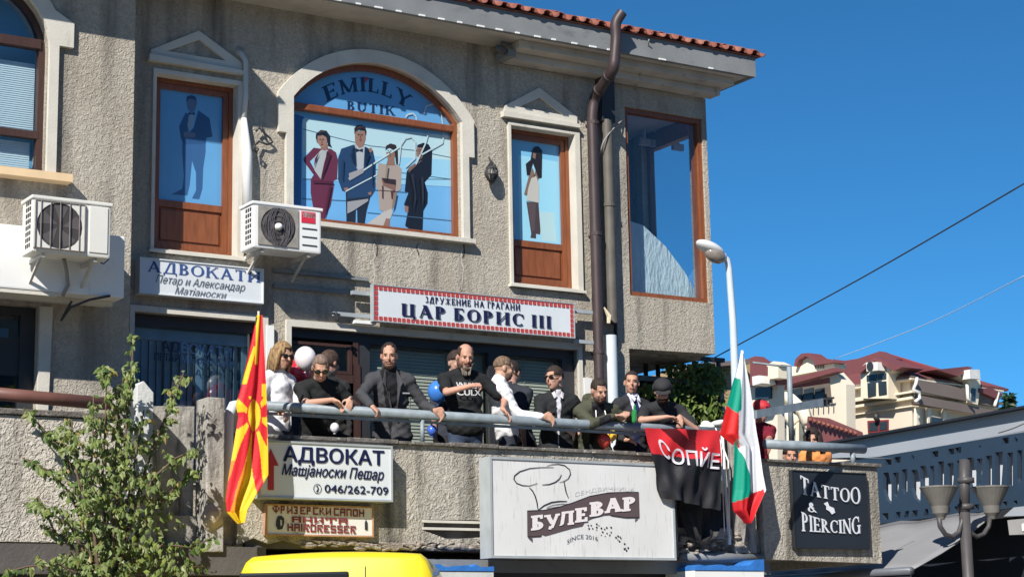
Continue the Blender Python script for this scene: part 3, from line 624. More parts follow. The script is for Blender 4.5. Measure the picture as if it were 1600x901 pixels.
for a, b_ in ((9.34, 10.3), (10.93, 11.7)):
    for z_ in [2.97+.036*i for i in range(51)]: w.obox((a, .17, z_), (b_-a, 0, 0), (0, .012, .031), (0, 0, .003))
for x_ in (9.85, 10.28, 11.3): w.box(x_, x_+.006, .165, .169, 2.95, 4.82)
tag(w.build('blind_slats', mat('grey_blind', (.62, .61, .57), .7, .05), C1), kind='stuff')
w = MB(); w.box(10.32, 10.78, .19, .21, 2.95, 4.82); w.build('roller_blind', mat('roller_cloth', (.50, .47, .42), .9, .1), C1)
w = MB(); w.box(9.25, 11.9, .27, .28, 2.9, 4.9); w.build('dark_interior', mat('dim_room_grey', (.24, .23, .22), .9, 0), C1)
# narrow white reveal right of the shopfront and by the office window
MB().box(11.955, 12.06, -.05, 0, 3.2, 4.62).build('white_reveal', WHITE, BL); MB().box(8.09, 8.17, -.05, 0, 3.2, 4.92).build('white_reveal', WHITE, BL)

# ---------------------------------------------------------------- building across the street (mirrored in the lower windows)
OB = thing('opposite_building', (0, -38, 0), 'plain grey brown building across the street, mirrored in the balcony level windows', 'building')
w = MB(); w.box(-30, 60, -46, -38, 0, 12.5); w.build('wall', mat('opposite_render', (.36, .32, .28), .9, .15, .4), OB)
wm = MB().box(0, 1.3, -37.98, -37.9, 0, 1.6).mesh('window', [pig((.03, .04, .05))])
for i in range(20):
    for j in range(3):
        o = bpy.data.objects.new('window', wm); COL.objects.link(o); o.parent = OB; o.location = V((-27+i*4.3, 0, 2.2+j*3.4))-loc(OB)

random.seed(77)
CRK = mat('crack_filler', (.50, .47, .42), .95, .2, 20); CRD = mat('crack_shadow', (.05, .045, .04), .95, 0)  # short dark line beside each pale crack line
for u, v0_, v1_ in ((585, 376, 448), (651, 380, 440), (722, 378, 452), (796, 392, 430)):
    for off, m_, yy in ((0, CRK, -.003), (2.2, CRD, -.004)):
        P = [(u+off+random.uniform(-2.5, 2.5), v0_+(v1_-v0_)*i/9+0*off) for i in range(10)]
        if m_ is CRD: P = P[:4]
        MB().prism(px([(a-.9*random.uniform(.5, 1.4), b) for a, b in P]+[(a+.9*random.uniform(.5, 1.4), b) for a, b in reversed(P)], yy), yy, 0, side=False).build('crack', m_, BL)
# ---------------------------------------------------------------- white awning box on the projecting bay
p = thing('awning_box', (5, -.7, 4.85), 'long white boxed awning housing on the left bay, under the sill of the arched window', 'awning box')
w = MB(); w.box(X0, 6.215, -1.0, -.46, 4.88, 5.46); w.build('housing', WHITE, p, bevel=.015)
w = MB(); w.box(X0, 5.6, -.99, -.93, 4.845, 4.878); w.box(X0, 6.18, -.80, -.74, 4.835, 4.878); w.build('bottom_rail', TRIM, p)
w = MB(); w.tube([W(172, 462, -1.02), W(140, 468, -1.02), W(110, 480, -1.0), W(96, 500, -.75), W(112, 470, -.8)], .012, 6); w.build('awning_arm', DARKM, p)
# ---------------------------------------------------------------- air conditioners
ACW = mat('aged_white_casing', (.70, .69, .64), .45, .05, 3, stain=((.42, .36, .27), 5, .62, .85, (2, 2, .7)))
ACW2 = mat('white_casing', (.76, .77, .76), .4, .04, 3)
BRK = mat('bracket_steel', (.5, .48, .44), .5, .2, 8)
def ac_unit(label, a, b, Yf, dep, kind, casing):
    """a = top left, b = bottom right photo points of the front face"""
    p0, p1 = W(*a, Yf), W(*b, Yf); x0, x1, z1, z0 = p0.x, p1.x, p0.z, p1.z; yb = Yf+dep
    T = thing('air_conditioner', (x0, yb, z0), label, 'air conditioner', 'units hung on the facade')
    cas = MB().box(x0, x1, Yf, yb, z0, z1).build('casing', casing, T, bevel=.02)
    w = MB(); w.box(x0-.015, x1+.015, Yf-.012, yb, z1-.02, z1+.012); w.build('top_cover', casing, T, bevel=.008)
    cx, cz, R = x0+(x1-x0)*(.34 if kind == 1 else .36), (z0+z1)/2, (z1-z0)*.42
    gx0, gx1 = cx-R*1.14, cx+R*1.14
    w = MB(); n = 24
    w.prism([[(gx0, z0+.035), (gx1, z0+.035), (gx1, z1-.035), (gx0, z1-.035)], [(cx+R*cos(2*pi*i/n), cz+R*sin(2*pi*i/n)) for i in range(n)]], Yf-.012, Yf-.002)
    w.build('fan_shroud', mat('shroud_grey', (.28, .26, .23), .5, .2, 12) if kind == 2 else casing, T)
    w = MB(); w.prism([(cx+R*cos(2*pi*i/n), cz+R*sin(2*pi*i/n)) for i in range(n)], Yf-.004, Yf-.003, side=False); w.build('fan_recess', mat('fan_shade', (.05, .045, .045), .6, .1), T)
    f = MB()
    for i in range(5):
        a_ = 2*pi*i/5; f.face([(cx+R*.12*cos(a_+j*.1), Yf-.006-j*.001, cz+R*.12*sin(a_+j*.1)) for j in (0,)]+[(cx+R*.92*cos(a_+j), Yf-.006, cz+R*.92*sin(a_+j)) for j in (-.1, .3, .6)])
    f.build('fan', mat('fan_blade', (.10, .09, .09), .5, .1), T)
    g_ = MB()
    if kind == 1:
        for k in range(-2, 3): g_.tube([(cx+k*R*.42, Yf-.022, cz-R*1.04), (cx+k*R*.42, Yf-.022, cz+R*1.04)], .004, 5)
        for k in (-1, 1): g_.tube([(gx0+.01, Yf-.018, cz+k*R*1.02), (gx1-.01, Yf-.018, cz+k*R*1.02)], .004, 5)
        g_.tube([(cx+1.08*R, Yf-.022, cz-R), (cx+1.08*R, Yf-.022, cz+R)], .006, 5); g_.tube([(cx-1.08*R, Yf-.022, cz-R), (cx-1.08*R, Yf-.022, cz+R)], .006, 5)
    else:
        for k in range(-6, 7):          # bulging wire guard
            if k == 0: continue
            pts = []
            for i in range(9):
                t = -1+2*i/8; bul = (k/6)*R*.75*(1-.55*abs(t)**2.2)*(.8+.2*(1 if abs(k) > 2 else 0))+(.22*R*(1 if k > 0 else -1))*(1-t*t)*(1 if abs(k) < 4 else 0)
                pts.append((cx+max(-R*.98, min(R*.98, bul)), Yf-.02, cz+t*R*.98))
            g_.tube(pts, .0035, 4)
        for r_ in (.35, .6, .85): g_.tube([(cx+R*r_*cos(2*pi*i/20), Yf-.017, cz+R*r_*sin(2*pi*i/20)) for i in range(21)], .003, 4)
        h = MB(); h.cone((cx, Yf-.01, cz), (cx, Yf-.026, cz), .04, .035, 14); h.build('guard_hub', casing, T, True)
    g_.build('fan_guard', mat('guard_wire', (.24, .2, .18) if kind == 1 else (.12, .11, .12), .4, .2, 20), T)
    px0 = gx1+.035
    if kind == 1:
        w = MB(); w.box(px0, x1-.03, Yf-.010, Yf, z0+.04, z1-.035); w.build('service_panel', casing, T, bevel=.004)
    else:
        w = MB(); w.box(px0+.0, x1-.07, Yf-.006, Yf, z1-.155, z1-.04); L = w.build('brand_label', mat('red_label', (.62, .03, .06), .4, 0), T)
        vf = font_mesh('VIVAX', .05); w = MB(); xx0, xx1 = px0+.008, x1-.078
        for fc in vf[1]: w.face([(xx0+(xx1-xx0)*vf[0][j][0], Yf-.0085, z1-.10+.050*vf[0][j][1]) for j in fc])
        w.build('brand_lettering', WHITE, L)
        for i in range(3):
            w = MB(); w.box(px0+.01, x1-.05, Yf-.006, Yf, z0+.07+i*.085, z0+.082+i*.085); w.build('louvre', DARKM, T)
    w = MB()                                        # side grille
    for r_ in range(8):
        for c_ in range(3): w.box(x0-.004, x0, Yf+.05+c_*.05, Yf+.08+c_*.05, z0+.05+r_*.055, z0+.085+r_*.055)
    tag(w.build('side_grille', DARKM, T), kind='stuff')
    for x_ in (x0+.10, x1-.14):
        w = MB(); w.box(x_, x_+.03, Yf+.03, yb+.12, z0-.035, z0-.004); w.obox((x_+.004, Yf+.10, z0-.03), (.022, 0, 0), (0, dep, -.2), (0, .015, .02)); w.build('bracket', BRK, T)
    return T
A1 = ac_unit('older white air conditioner, round fan behind upright bars, in front of the awning box', (52, 306), (172, 404), -1.38, .30, 1, ACW)
A2 = ac_unit('white air conditioner with a red label, hung beside the first floor balcony door', (396, 315), (502, 397), -.49, .32, 2, ACW2)
w = MB(); w.tube([W(100, 405, -1.2), W(104, 425, -1.1), W(106, 445, -1.02), W(98, 462, -1.02)], .018, 7); w.build('drain_hose', mat('grey_hose', (.25, .24, .23), .6), A1, True)
w = MB(); w.tube([W(166, 396, -1.25), W(170, 405, -1.2), W(162, 412, -1.15), W(150, 408, -1.1)], .006, 6); w.build('power_cable', DARKM, A1, True)
# white insulated pipe from the wall hole down behind the unit
T = thing('refrigerant_pipe', W(378, 80, 0), 'white lagged pipe from a wall hole down to the red labelled air conditioner', 'pipe')
w = MB(); w.tube([W(372, 82, .02), W(377, 84, -.06), W(384, 96, -.07), W(384, 150, -.06), W(381, 185, -.06)], .028, 9); w.build('lagging', mat('lagging', (.55, .55, .52), .6, .1), T, True)
w = MB(); w.tube([W(381, 185, -.06), W(386, 240, -.07), W(386, 320, -.07)], [.03, .055, .05], 9); w.build('pipe_wrap', WHITE, T, True)
w = MB(); w.ell(W(375, 82, 0), .06, .03, .06); w.build('hole_rim', CONC, T, True)
# ---------------------------------------------------------------- downpipes
def pipe(label, pts, r, m, collars=(), name='downpipe', cat='drain pipe'):
    T = thing(name, pts[-1], label, cat)
    Q = [V(pts[0])]
    for a, b, c in zip(pts, pts[1:], pts[2:]):
        a, b, c = V(a), V(b), V(c); d1 = (a-b); d2 = (c-b); k = min(.08, d1.length/2.2, d2.length/2.2)
        for t in (0, .25, .5, .75, 1): p1 = b+d1.normalized()*k; p2 = b+d2.normalized()*k; Q.append((p1*(1-t)+b*t)*(1-t)+(b*(1-t)+p2*t)*t)
    Q.append(V(pts[-1])); w = MB(); w.tube(Q, r, 14, cap=False); w.tube(Q, r*.88, 14, cap=False); w.build('pipe', m, T, True)
    for c_ in collars:
        c_ = V(c_); w = MB(); w.tube([c_+V((0, 0, .02)), c_-V((0, 0, .02))], r*1.14, 14); w.box(c_.x-.01, c_.x+.01, c_.y, max(c_.y+.1, 0.0), c_.z-.012, c_.z+.012); w.build('clamp', m, T)
    return T
a = W(972, 20, -.74); b_ = W(961, 36, -.70); c_ = W(963, 60, -.70); d_ = W(959, 108, -.70); e_ = W(929, 152, -.16); f_ = W(925, 180, -.14); gz = V((f_.x+.01, -.14, 2.9))
bp = pipe('brown rainwater pipe bent round the eaves and running down the wall between window and corner', [a, b_, c_, d_, e_, f_, gz], .062, BROWNP,
          [(gz.x, -.14, 7.55), (gz.x, -.14, 6.25), (gz.x, -.14, 4.9)])
for k_ in (.25, .75):
    q_ = d_.lerp(e_, k_); t_ = (e_-d_).normalized(); MB().tube([q_-t_*.018, q_+t_*.018], .073, 14).build('clamp', BROWNP, bp, True)
a = W(948, 188, -.10); a2 = V((a.x, -.10, 5.25))
pipe('weathered grey vent pipe standing beside the brown rainwater pipe', [a, V((a.x, -.10, 6.5)), a2], .062, GREYP, [(a.x, -.10, 6.62)], 'vent_pipe')
q = W(956, 600, -.12)
pipe('pale blue grey plastic pipe at balcony level right of the brown pipe', [(q.x, -.12, W(955, 524, -.12).z), (q.x, -.12, 4.3), (q.x+.01, -.12, 2.9)], .07, WHITEP, [(q.x, -.12, 4.25)], 'plastic_pipe')
w = MB(); w.box(a.x-.08, a.x+.1, -.13, 0, 7.6, 8.12); w.box(a.x+.085, a.x+.10, -.05, 0, 5.0, 7.7)
o_ = w.build('pipe_duct', DARKM); tag(o_, 'dark open duct under the soffit behind the bend of the brown pipe', 'duct')
w = MB(); pp = W(946, 490, -.2); w.tube([W(944, 480, -.2), W(952, 494, -.2), W(951, 505, -.2)], [.008, .03, .02], 6); tag(w.build('rag_tie', mat('cream_rag', (.7, .6, .42), .9)), 'cream rag tied round the pipes above the pale plastic pipe', 'rag')
def wire(label, pts, r=.006, m=DARKM, name='cable', n=6):
    Q = []
    P = [V(p) for p in pts]
    for i in range(len(P)-1):
        for k in range(n): 
            t = k/n; p_1 = P[max(i-1, 0)]; p2 = P[min(i+2, len(P)-1)]
            Q.append(.5*((2*P[i])+(P[i+1]-p_1)*t+(2*p_1-5*P[i]+4*P[i+1]-p2)*t*t+(3*P[i]-p_1-3*P[i+1]+p2)*t**3))
    Q.append(P[-1]); w = MB(); w.tube(Q, r, 6); return tag(w.build(name, m, None, True), label, 'cable')
GW = mat('pale_cable', (.3, .29, .27), .6)
wire('short pale cable hanging from the roof tiles to the soffit right of the bent pipe', [W(1014, 62, -.62), W(1008, 95, -.4), W(992, 139, -.02)], .009, GW)
wire('pale cable looping from the corner window to the grey vent pipe', [W(972, 188, -.04), W(955, 205, -.15), W(943, 222, -.17), W(938, 240, -.1)], .009, GW)
wire('black overhead cable rising from the building corner to the right edge of the photo', [WT(1117, 558, 24), WT(1350, 432, 21), WT(1612, 280, 18)], .008)
wire('thin pale overhead cable above the red roofs', [WT(1300, 562, 60), WT(1450, 505, 50), WT(1612, 425, 40)], .011, mat('bright_cable', (.6, .7, .8), .4))
# security camera under the soffit, iron hook, lantern
T = thing('security_camera', W(790, 75, -.2), 'small dark bullet camera under the eaves above the right balcony door', 'camera')
c_ = W(782, 78, -.28); w = MB(); w.cone(c_+V((-.07, -.06, -.01)), c_+V((.06, .04, .01)), .04, .045, 12); w.build('body', mat('camera_shell', (.09, .08, .08), .5), T, True)
w = MB(); w.tube([c_+V((.02, .02, .04)), c_+V((.06, .06, .12)), W(800, 70, -.2)], .014, 8); w.box(c_.x+.1, c_.x+.2, -.28, -.0, c_.z-.05, c_.z+.03); w.build('mount', FASC, T)
def hook(label, c, pts, r=.012):
    T = thing('iron_bracket', c, label, 'iron bracket')
    for P in pts:
        w = MB(); w.tube([W(*p_) for p_ in P], r, 6); w.build('iron_scroll', DARKM, T, True)
    return T
hook('rusty curled iron bracket on the wall above the red labelled air conditioner', W(405, 215, 0), [[(400, 205, -.06), (405, 200, -.06), (412, 207, -.07), (422, 216, -.06), (426, 222, -.05), (418, 226, -.05), (405, 221, -.06)],
      [(408, 195, -.03), (410, 206, -.06)], [(405, 221, -.06), (398, 227, -.08), (396, 234, -.1), (401, 238, -.1), (404, 233, -.1), (399, 230, -.09)]])
T = thing('wall_lantern', W(767, 270, 0), 'dark wrought iron wall lantern between the arched window and the right balcony door', 'lantern')
random.seed(2); w = MB()
for i in range(14):
    a_ = i*2*pi/14; pts = [W(768+10*sin(t*pi)*cos(a_), 252+36*t, -.10+.07*sin(t*pi)*sin(a_)) for t in (0, .2, .4, .6, .8, 1)]
    w.tube(pts, .008, 5)
for t in (.3, .55, .8): w.tube([W(768+10*sin(t*pi)*cos(b*pi/5), 252+36*t, -.10+.07*sin(t*pi)*sin(b*pi/5)) for b in range(11)], .009, 5)
w.build('cage', DARKM, T, True); w = MB(); w.tube([W(764, 246, -.0), W(766, 250, -.09), W(768, 254, -.1)], .01, 6); w.build('arm', DARKM, T, True)
# ---------------------------------------------------------------- signs
SIGNW = mat('sign_white', (.66, .70, .73), .35, .04, coat=.2, stain=((.42, .42, .40), 5, .60, .85, (2, 2, .5)))
GALV = mat('sign_edge', (.36, .39, .41), .4, .1, 6)
def sign(name, label, tl, br, Y, dep, m=SIGNW, fr=GALV, ft=.012, tr=None, back=True):
    a = W(*tl, Y); b = W(*br, Y); T = thing(name, (a.x, Y+dep, b.z), label, 'sign')
    w = MB(); w.box(a.x, b.x, Y+.004, Y+dep, b.z, a.z); w.build('panel', m, T, bevel=.004)
    if ft: MB().prism([rect(a.x-.004, b.x+.004, b.z-.004, a.z+.004), rect(a.x+ft, b.x-ft, b.z+ft, a.z-ft)], Y-.008, Y+dep*.98, back=True).build('frame', fr, T)
    return T, a, b
S_, a, b = sign('law_office_sign', 'white sign lettered АДВОКАТИ below the left balcony door, its left end in shade', (219, 402), (411, 474), -.13, .12, ft=.008, fr=SIGNW)
BLUEI = mat('blue_ink', (.045, .09, .26), .4, 0); NAVYI = mat('dark_navy_ink', (.012, .015, .06), .4, 0); GREYI = mat('grey_ink', (.12, .14, .17), .4, 0); REDI = mat('dull_red_ink', (.42, .03, .035), .5, 0)
place(serif_mesh('АДВОКАТИ', .19, .075, .07, .1), 230, 424, 408, 441.5, 17, -.1305).build('lettering', BLUEI, S_)
place(font_mesh('Петар и Александар', 0, .35, False), 243, 441, 383, 455, 12.5, -.132, step=0).build('lettering', GREYI, S_)
place(font_mesh('Матјаноски', 0, .35, False), 273, 459, 354, 467, 12, -.132, step=0).build('lettering', GREYI, S_)
# association sign
S_, a, b = sign('association_sign', 'long white sign ЦАР БОРИС III with a red woven pattern border over the shopfront', (583, 444), (898, 528), -.20, .06, ft=.006)
w = MB(); x, z0_, z1_ = a.x+.012, b.z+.012, a.z-.012; st = .054; k = 0
REDP = mat('border_red', (.50, .05, .04), .5, 0); unit = MB(); s_ = .042
unit.prism([rect(0, s_, 0, s_), rect(.012, s_-.012, .011, s_-.011)], 0, .001, side=False); unit.prism([(s_*.5-.006, .011), (s_*.5+.006, .011), (s_*.5+.006, s_*.6), (s_*.5-.006, s_*.6)], 0, .001, side=False)
um = unit.mesh('border_motif', [REDP])
nx = int((b.x-.02-x)/st); st = (b.x-.012-x-s_)/nx; nz = int((z1_-z0_)/.058); sz = (z1_-z0_-s_)/nz
for i in range(nx+1):
    for zz in (z0_, z1_-s_):
        o = bpy.data.objects.new('border_motif', um); COL.objects.link(o); o.parent = S_; o.location = V((x+i*st, -.2025, zz))-loc(S_)
for i in range(1, nz):
    for xx in (x, b.x-.012-s_):
        o = bpy.data.objects.new('border_motif', um); COL.objects.link(o); o.parent = S_; o.location = V((xx, -.2025, z0_+i*sz))-loc(S_)
place(serif_mesh('ЗДРУЖЕНИЕ НА ГРАЃАНИ', .24, .14, .03, .16, .5), 664, 472.5, 813, 485, 10, -.203).build('lettering', NAVYI, S_)
place(serif_mesh('ЦАР БОРИС III', .26, .06, .05, .19, .38), 629, 494.3, 862.2, 513.8, 19.5, -.2022).build('lettering_shadow', GREYI, S_)
place(serif_mesh('ЦАР БОРИС III', .26, .06, .05, .19, .38), 627, 493, 861, 512.5, 19.5, -.2055).build('lettering', NAVYI, S_)
for u0_1, u1_1, v_, yy in ((522, 585, 488, -.1), (610-90, 585, 521-0, -.1)):
    pass
T = thing('sign_support', W(575, 460, 0), 'steel rails holding the long white association sign to the wall', 'sign support')
for (u1, v1), (u2, v2) in (((549, 457), (584, 461)), ((520, 490), (584, 494)), ((897, 486), (925, 489)), ((897, 533), (940, 537))):
    p1, p2 = W(u1, v1, -.1), W(u2, v2, -.1); w = MB(); w.box(p1.x, p2.x, -.13, -.08, p1.z-.02, p1.z+.02); w.build('rail', GALV, T)
p1 = W(518, 489, -.2); w = MB(); w.cone(p1, p1+V((.09, 0, -.01)), .012, .012, 8); w.cone(p1+V((.05, 0, 0)), p1+V((.07, 0, -.06)), .02, .02, 8); w.build('spot_lamp', DARKM, T)
for v1, v2 in ((422, 432), (446, 459)):
    w = MB(); p1, p2 = W(428, v1, -.04), W(575, v2+(6 if v1 < 430 else 6), -.04); w.box(p1.x, p2.x, -.05, 0, p1.z-.018, p1.z+.018); w.build('wall_channel', FASC, T)
p1 = W(600, 518, -.09); w = MB(); w.box(W(552, 512, -.1).x, W(585, 512, -.1).x, -.14, -.05, 5.0, 5.035); w.build('lamp_strip', WHITE, T)  # white strip standing in for the sunlit end of the window trim
# lawyer sign on the parapet
YP1 = -1.62
S_, a, b = sign('lawyer_sign', 'white sign lettered АДВОКАТ with a red upward arrow and phone number on the parapet', (405, 687), (613, 783), YP1, .17, ft=.014)
def arrow(u0, v0, u1, v1):
    return [(423, 700), (435.5, 727), (428, 727), (428, 765), (418.5, 765), (418.5, 726), (411, 725)]
MB().prism(px(arrow(0, 0, 0, 0), YP1-.002), YP1-.002, YP1, side=False).build('arrow', REDI, S_)
place(font_mesh('АДВОКАТ', .03), 442, 719.5, 601, 726.5, 21.5, YP1-.003, step=0).build('lettering', NAVYI, S_)
place(font_mesh('Машјаноски Пешар', .022, .3, False), 440, 741, 600, 749.5, 18, YP1-.003, step=0).build('lettering', NAVYI, S_)
for u, v in ((466, 733), (570, 736.5)):
    p1 = W(u, v, YP1-.003); w = MB(); w.box(p1.x, p1.x+.07, YP1-.003, YP1-.0025, p1.z, p1.z+.010); w.build('lettering', NAVYI, S_)
place(font_mesh('046/262-709', .02), 507, 768.5, 607, 772.5, 12, YP1-.003, step=0).build('lettering', NAVYI, S_)
p1 = W(496, 763, YP1-.003); w = MB(); n = 18
w.prism([[(p1.x+.042*cos(2*pi*i/n), p1.z+.046*sin(2*pi*i/n)) for i in range(n)], [(p1.x+.036*cos(2*pi*i/n), p1.z+.040*sin(2*pi*i/n)) for i in range(n)]], YP1-.003, YP1, side=False)
w.prism([(p1.x-.016, p1.z+.026), (p1.x+.004, p1.z+.028), (p1.x+.014, p1.z), (p1.x+.002, p1.z-.03), (p1.x-.018, p1.z-.026), (p1.x-.006, p1.z-.016), (p1.x+.002, p1.z), (p1.x-.004, p1.z+.016)], YP1-.003, YP1, side=False)
w.build('phone_symbol', NAVYI, S_)
# hairdresser sign, hand painted board
S_, a, b = sign('hairdresser_sign', 'small peeling white board with red pixel letters HAIRDRESSER hung under the lawyer sign', (416, 787), (583, 838), -1.50, .06, mat('peeling_board', (.74, .72, .70), .7, .05, 3, stain=((.35, .17, .09), 7, .6, .7, (1, 1, 1))), mat('rusty_edge', (.42, .24, .14), .8, .2, 9), .01)
MARI = mat('maroon_ink', (.20, .03, .035), .6, .2, 20)
def pixfont(txt):
    F = {'Ф': '010111101101111010010', 'Р': '11110110111110010', 'А': 0}
    G5 = {'Ф': ('01110', '10101', '10101', '01110', '00100'), 'Р': ('1110', '1010', '1110', '1000', '1000'), 'И': ('1001', '1001', '1011', '1101', '1001'), 'З': ('1110', '0010', '0110', '0010', '1110'),
          'Е': ('1111', '1000', '1110', '1000', '1111'), 'С': ('1111', '1000', '1000', '1000', '1111'), 'К': ('1010', '1010', '1100', '1010', '1001'), 'А': ('1111', '1001', '1111', '1001', '1001'),
          'Л': ('1111', '1001', '1001', '1001', '1001'), 'О': ('1111', '1001', '1001', '1001', '1111'), 'Н': ('1001', '1001', '1111', '1001', '1001'), 'Т': ('11111', '10101', '00100', '00100', '00100'),
          'H': ('1001', '1001', '1111', '1001', '1001'), 'A': ('1111', '1001', '1111', '1001', '1001'), 'I': ('1', '1', '1', '1', '1'), 'R': ('1111', '1001', '1110', '1010', '1011'), 'D': ('1111', '1001', '1001', '1001', '1111'),
          'E': ('1111', '1000', '1110', '1000', '1111'), 'S': ('1111', '1000', '1111', '0001', '1111')}
    vs, fs, x = [], [], 0
    for ch in txt:
        if ch == ' ': x += 1.2; continue
        for r_, row in enumerate(G5[ch]):
            for c_, v_ in enumerate(row):
                if v_ == '1': n = len(vs); vs += [(x+c_, 4-r_), (x+c_+1.02, 4-r_), (x+c_+1.02, 5.02-r_), (x+c_, 5.02-r_)]; fs.append((n, n+1, n+2, n+3))
        x += len(G5[ch][0])+.8
    return [(p[0]/(x-.8), p[1]/5) for p in vs], fs
place(pixfont('ФРИЗЕРСКИ САЛОН'), 426, 801, 569, 807, 12, -1.504, step=.00005).build('lettering', MARI, S_)
place(pixfont('АНИТА'), 456, 815.5, 543, 818.5, 9.5, -1.504, step=.00005).build('lettering', MARI, S_)
place(pixfont('HAIRDRESSER'), 449, 829, 556, 833, 12, -1.504, step=.00005).build('lettering', MARI, S_)
MB().prism([px([(432, 812), (434, 806), (440, 805), (444, 809), (444, 818), (441, 826), (434, 827), (431, 820)], -1.505), px([(438, 811), (441, 812), (441, 820), (438, 822)], -1.505)], -1.505, -1.5, side=False).build('painted_head', DARKM, S_)
MB().prism([px([(570, 827), (570, 815), (572, 811), (574, 815), (574.5, 827)], -1.505)], -1.505, -1.5, side=False).build('painted_bottle', DARKM, S_)
# bakery billboard
YB = -1.72
BILL = mat('billboard_white', (.70, .70, .69), .5, .05, 2, stain=((.46, .45, .43), 9, .56, .74, (6, 6, .5)))
S_, a, b = sign('bakery_billboard', 'big white billboard БУЛЕВАР with a chef hat drawing, fixed to the balcony parapet', (765, 713), (1056, 874), YB, .20, BILL, GALV, .02)
CB = (750, 700, 5.0); INKB = mat('brown_black_ink', (.022, .014, .016), .5, 0); RIB = mat('ribbon_taupe', (.105, .075, .08), .5, .05); PINKW = mat('letter_pale', (.78, .72, .72), .5, 0)
yb_ = YB-.002
MB().prism(px([(368, 487), (430, 484), (480, 485), (560, 470), (640, 450), (720, 425), (800, 395), (900, 362), (1000, 346), (1100, 342), (1240, 342), (1246, 538), (1160, 540), (1080, 532), (1010, 520), (970, 522), (880, 545), (820, 570), (800, 605), (720, 622), (640, 645), (560, 668), (510, 682), (485, 672), (478, 685), (370, 690)], yb_, CB), yb_, YB, side=False).build('ribbon', RIB, S_)
mb = MB()
for P in ([(368, 487), (430, 484), (500, 482), (600, 462), (720, 425), (860, 372), (1000, 346), (1100, 342), (1240, 342)], [(1240, 342), (1245, 538)], [(370, 487), (372, 690), (478, 684)], [(1245, 538), (1140, 540), (1020, 522)]):
    mb.prism(px(band(P, 3.2), yb_-.002, CB), yb_-.002, yb_, side=False)
mb.build('ribbon_outline', INKB, S_)
mb = MB()
def stroke(P, w0):
    n = len(P); up = []; dn = []
    for i, (x, y) in enumerate(P):
        a0, a1 = P[max(i-1, 0)], P[min(i+1, n-1)]; dx, dy = a1[0]-a0[0], a1[1]-a0[1]; L = sqrt(dx*dx+dy*dy); ww = w0*(.35+.65*sin(pi*(i+.5)/n))
        up.append((x-dy/L*ww, y+dx/L*ww)); dn.append((x+dy/L*ww, y-dx/L*ww))
    return up+dn[::-1]
for P, ww in (([(575, 148), (480, 148), (390, 155), (310, 180), (270, 212), (264, 240), (285, 270), (330, 288), (385, 292), (450, 272)], 4), ([(520, 138), (560, 126), (610, 122), (660, 132), (700, 165), (706, 200), (690, 235), (655, 258), (620, 264)], 3.5),
              ([(485, 284), (540, 280), (590, 262), (622, 235), (636, 203)], 4), ([(385, 305), (410, 330), (430, 370), (445, 420), (452, 475)], 5), ([(655, 250), (664, 300), (672, 340), (692, 388)], 4.5),
              ([(455, 480), (500, 445), (560, 420), (620, 412), (680, 412)], 5), ([(520, 460), (570, 442), (640, 432), (690, 434)], 2.5), ([(520, 468), (600, 458), (650, 450)], 3)):
    mb.prism(px(stroke(P, ww), yb_, CB), yb_, YB, side=False)
mb.build('chef_hat_drawing', INKB, S_)
mb = MB()
for P in ([(375, 698), (410, 700), (410, 732)], [(1212, 552), (1240, 544), (1212, 574)]): mb.prism(px(P, yb_, CB), yb_, YB, side=False)
mb.build('ribbon_fold', RIB, S_)
def ribw(dz, sc):
    def f(s, t): return s, t*sc+dz+(.55*sin(pi*(s*1.0-.25)*1.35)-.0)*1.0*0
    return f
# letters climb along the ribbon
SW.update(T=.3, t=.17, sf=.08); G = glyphs(); pos = [(398, 642, 104, 116), (508, 628, 112, 108), (622, 606, 112, 110), (742, 580, 104, 112), (855, 535, 112, 114), (976, 506, 130, 112), (1112, 494, 104, 110)]
for pas, m_, yy, grow in ((0, INKB, yb_-.003, 1.0), (1, PINKW, yb_-.007, .0)):
    mb = MB(); kk = 0
    for ch, (x, y, ww, hh) in zip('БУЛЕВАР', pos):
        Q, w_ = G[ch]; sx = ww/w_; sl = -.12
        for qd in Q:
            P = []
            cx_, cy_ = sum(p_[0] for p_ in qd)/4, sum(p_[1] for p_ in qd)/4
            for p_ in qd:
                X_, Y_ = x+p_[0]*sx, y-p_[1]*hh+(p_[0]*sx)*sl
                if grow: X_ += 2.6 if p_[0] > cx_ else -2.6; Y_ += -2.6 if p_[1] > cy_ else 2.6
                P.append((X_, Y_))
            kk += 1; mb.face([(p_[0], yy-(kk % 30)*.00005, p_[1]) for p_ in px(P, yy, CB)])
    mb.build('lettering', m_, S_)
place(font_mesh('SINCE 2016', 0), 886, 843, 934, 843, 6.5, yb_, lambda s, t: (s, t+.35-1.4*(2*s-1)**2*(1 if s < .5 else .4)), step=0).build('lettering', GREYI, S_)
place(font_mesh('СЕНДВИЧНИЦА', 0), 898, 771, 992, 764, 6, yb_, lambda s, t: (s, t+.3-1.0*(2*s-1)**2), step=0).build('faded_lettering', mat('faded_ink', (.60, .60, .62), .5, 0), S_)
random.seed(11); mb = MB()
dots = [(845, 600), (852, 625), (868, 600), (880, 625), (912, 590), (912, 615), (912, 635), (928, 602), (948, 622), (974, 630), (990, 618), (958, 652), (948, 676), (978, 684), (992, 662), (1024, 654), (1012, 680), (1016, 672), (1024, 616), (1062, 695), (1078, 684), (1076, 712), (1090, 724), (1100, 700), (1094, 690), (1130, 744), (1128, 784), (1144, 796), (1158, 776), (1136, 778)]
for x, y in dots:
    r_ = random.choice((4.5, 6, 7.5)); mb.prism(px([(x+r_*cos(t), y+r_*sin(t)) for t in (0, 1, 2, 3, 4.2, 5.2)], yb_, CB), yb_, YB, side=False)
mb.build('crumb_dots', INKB, S_)
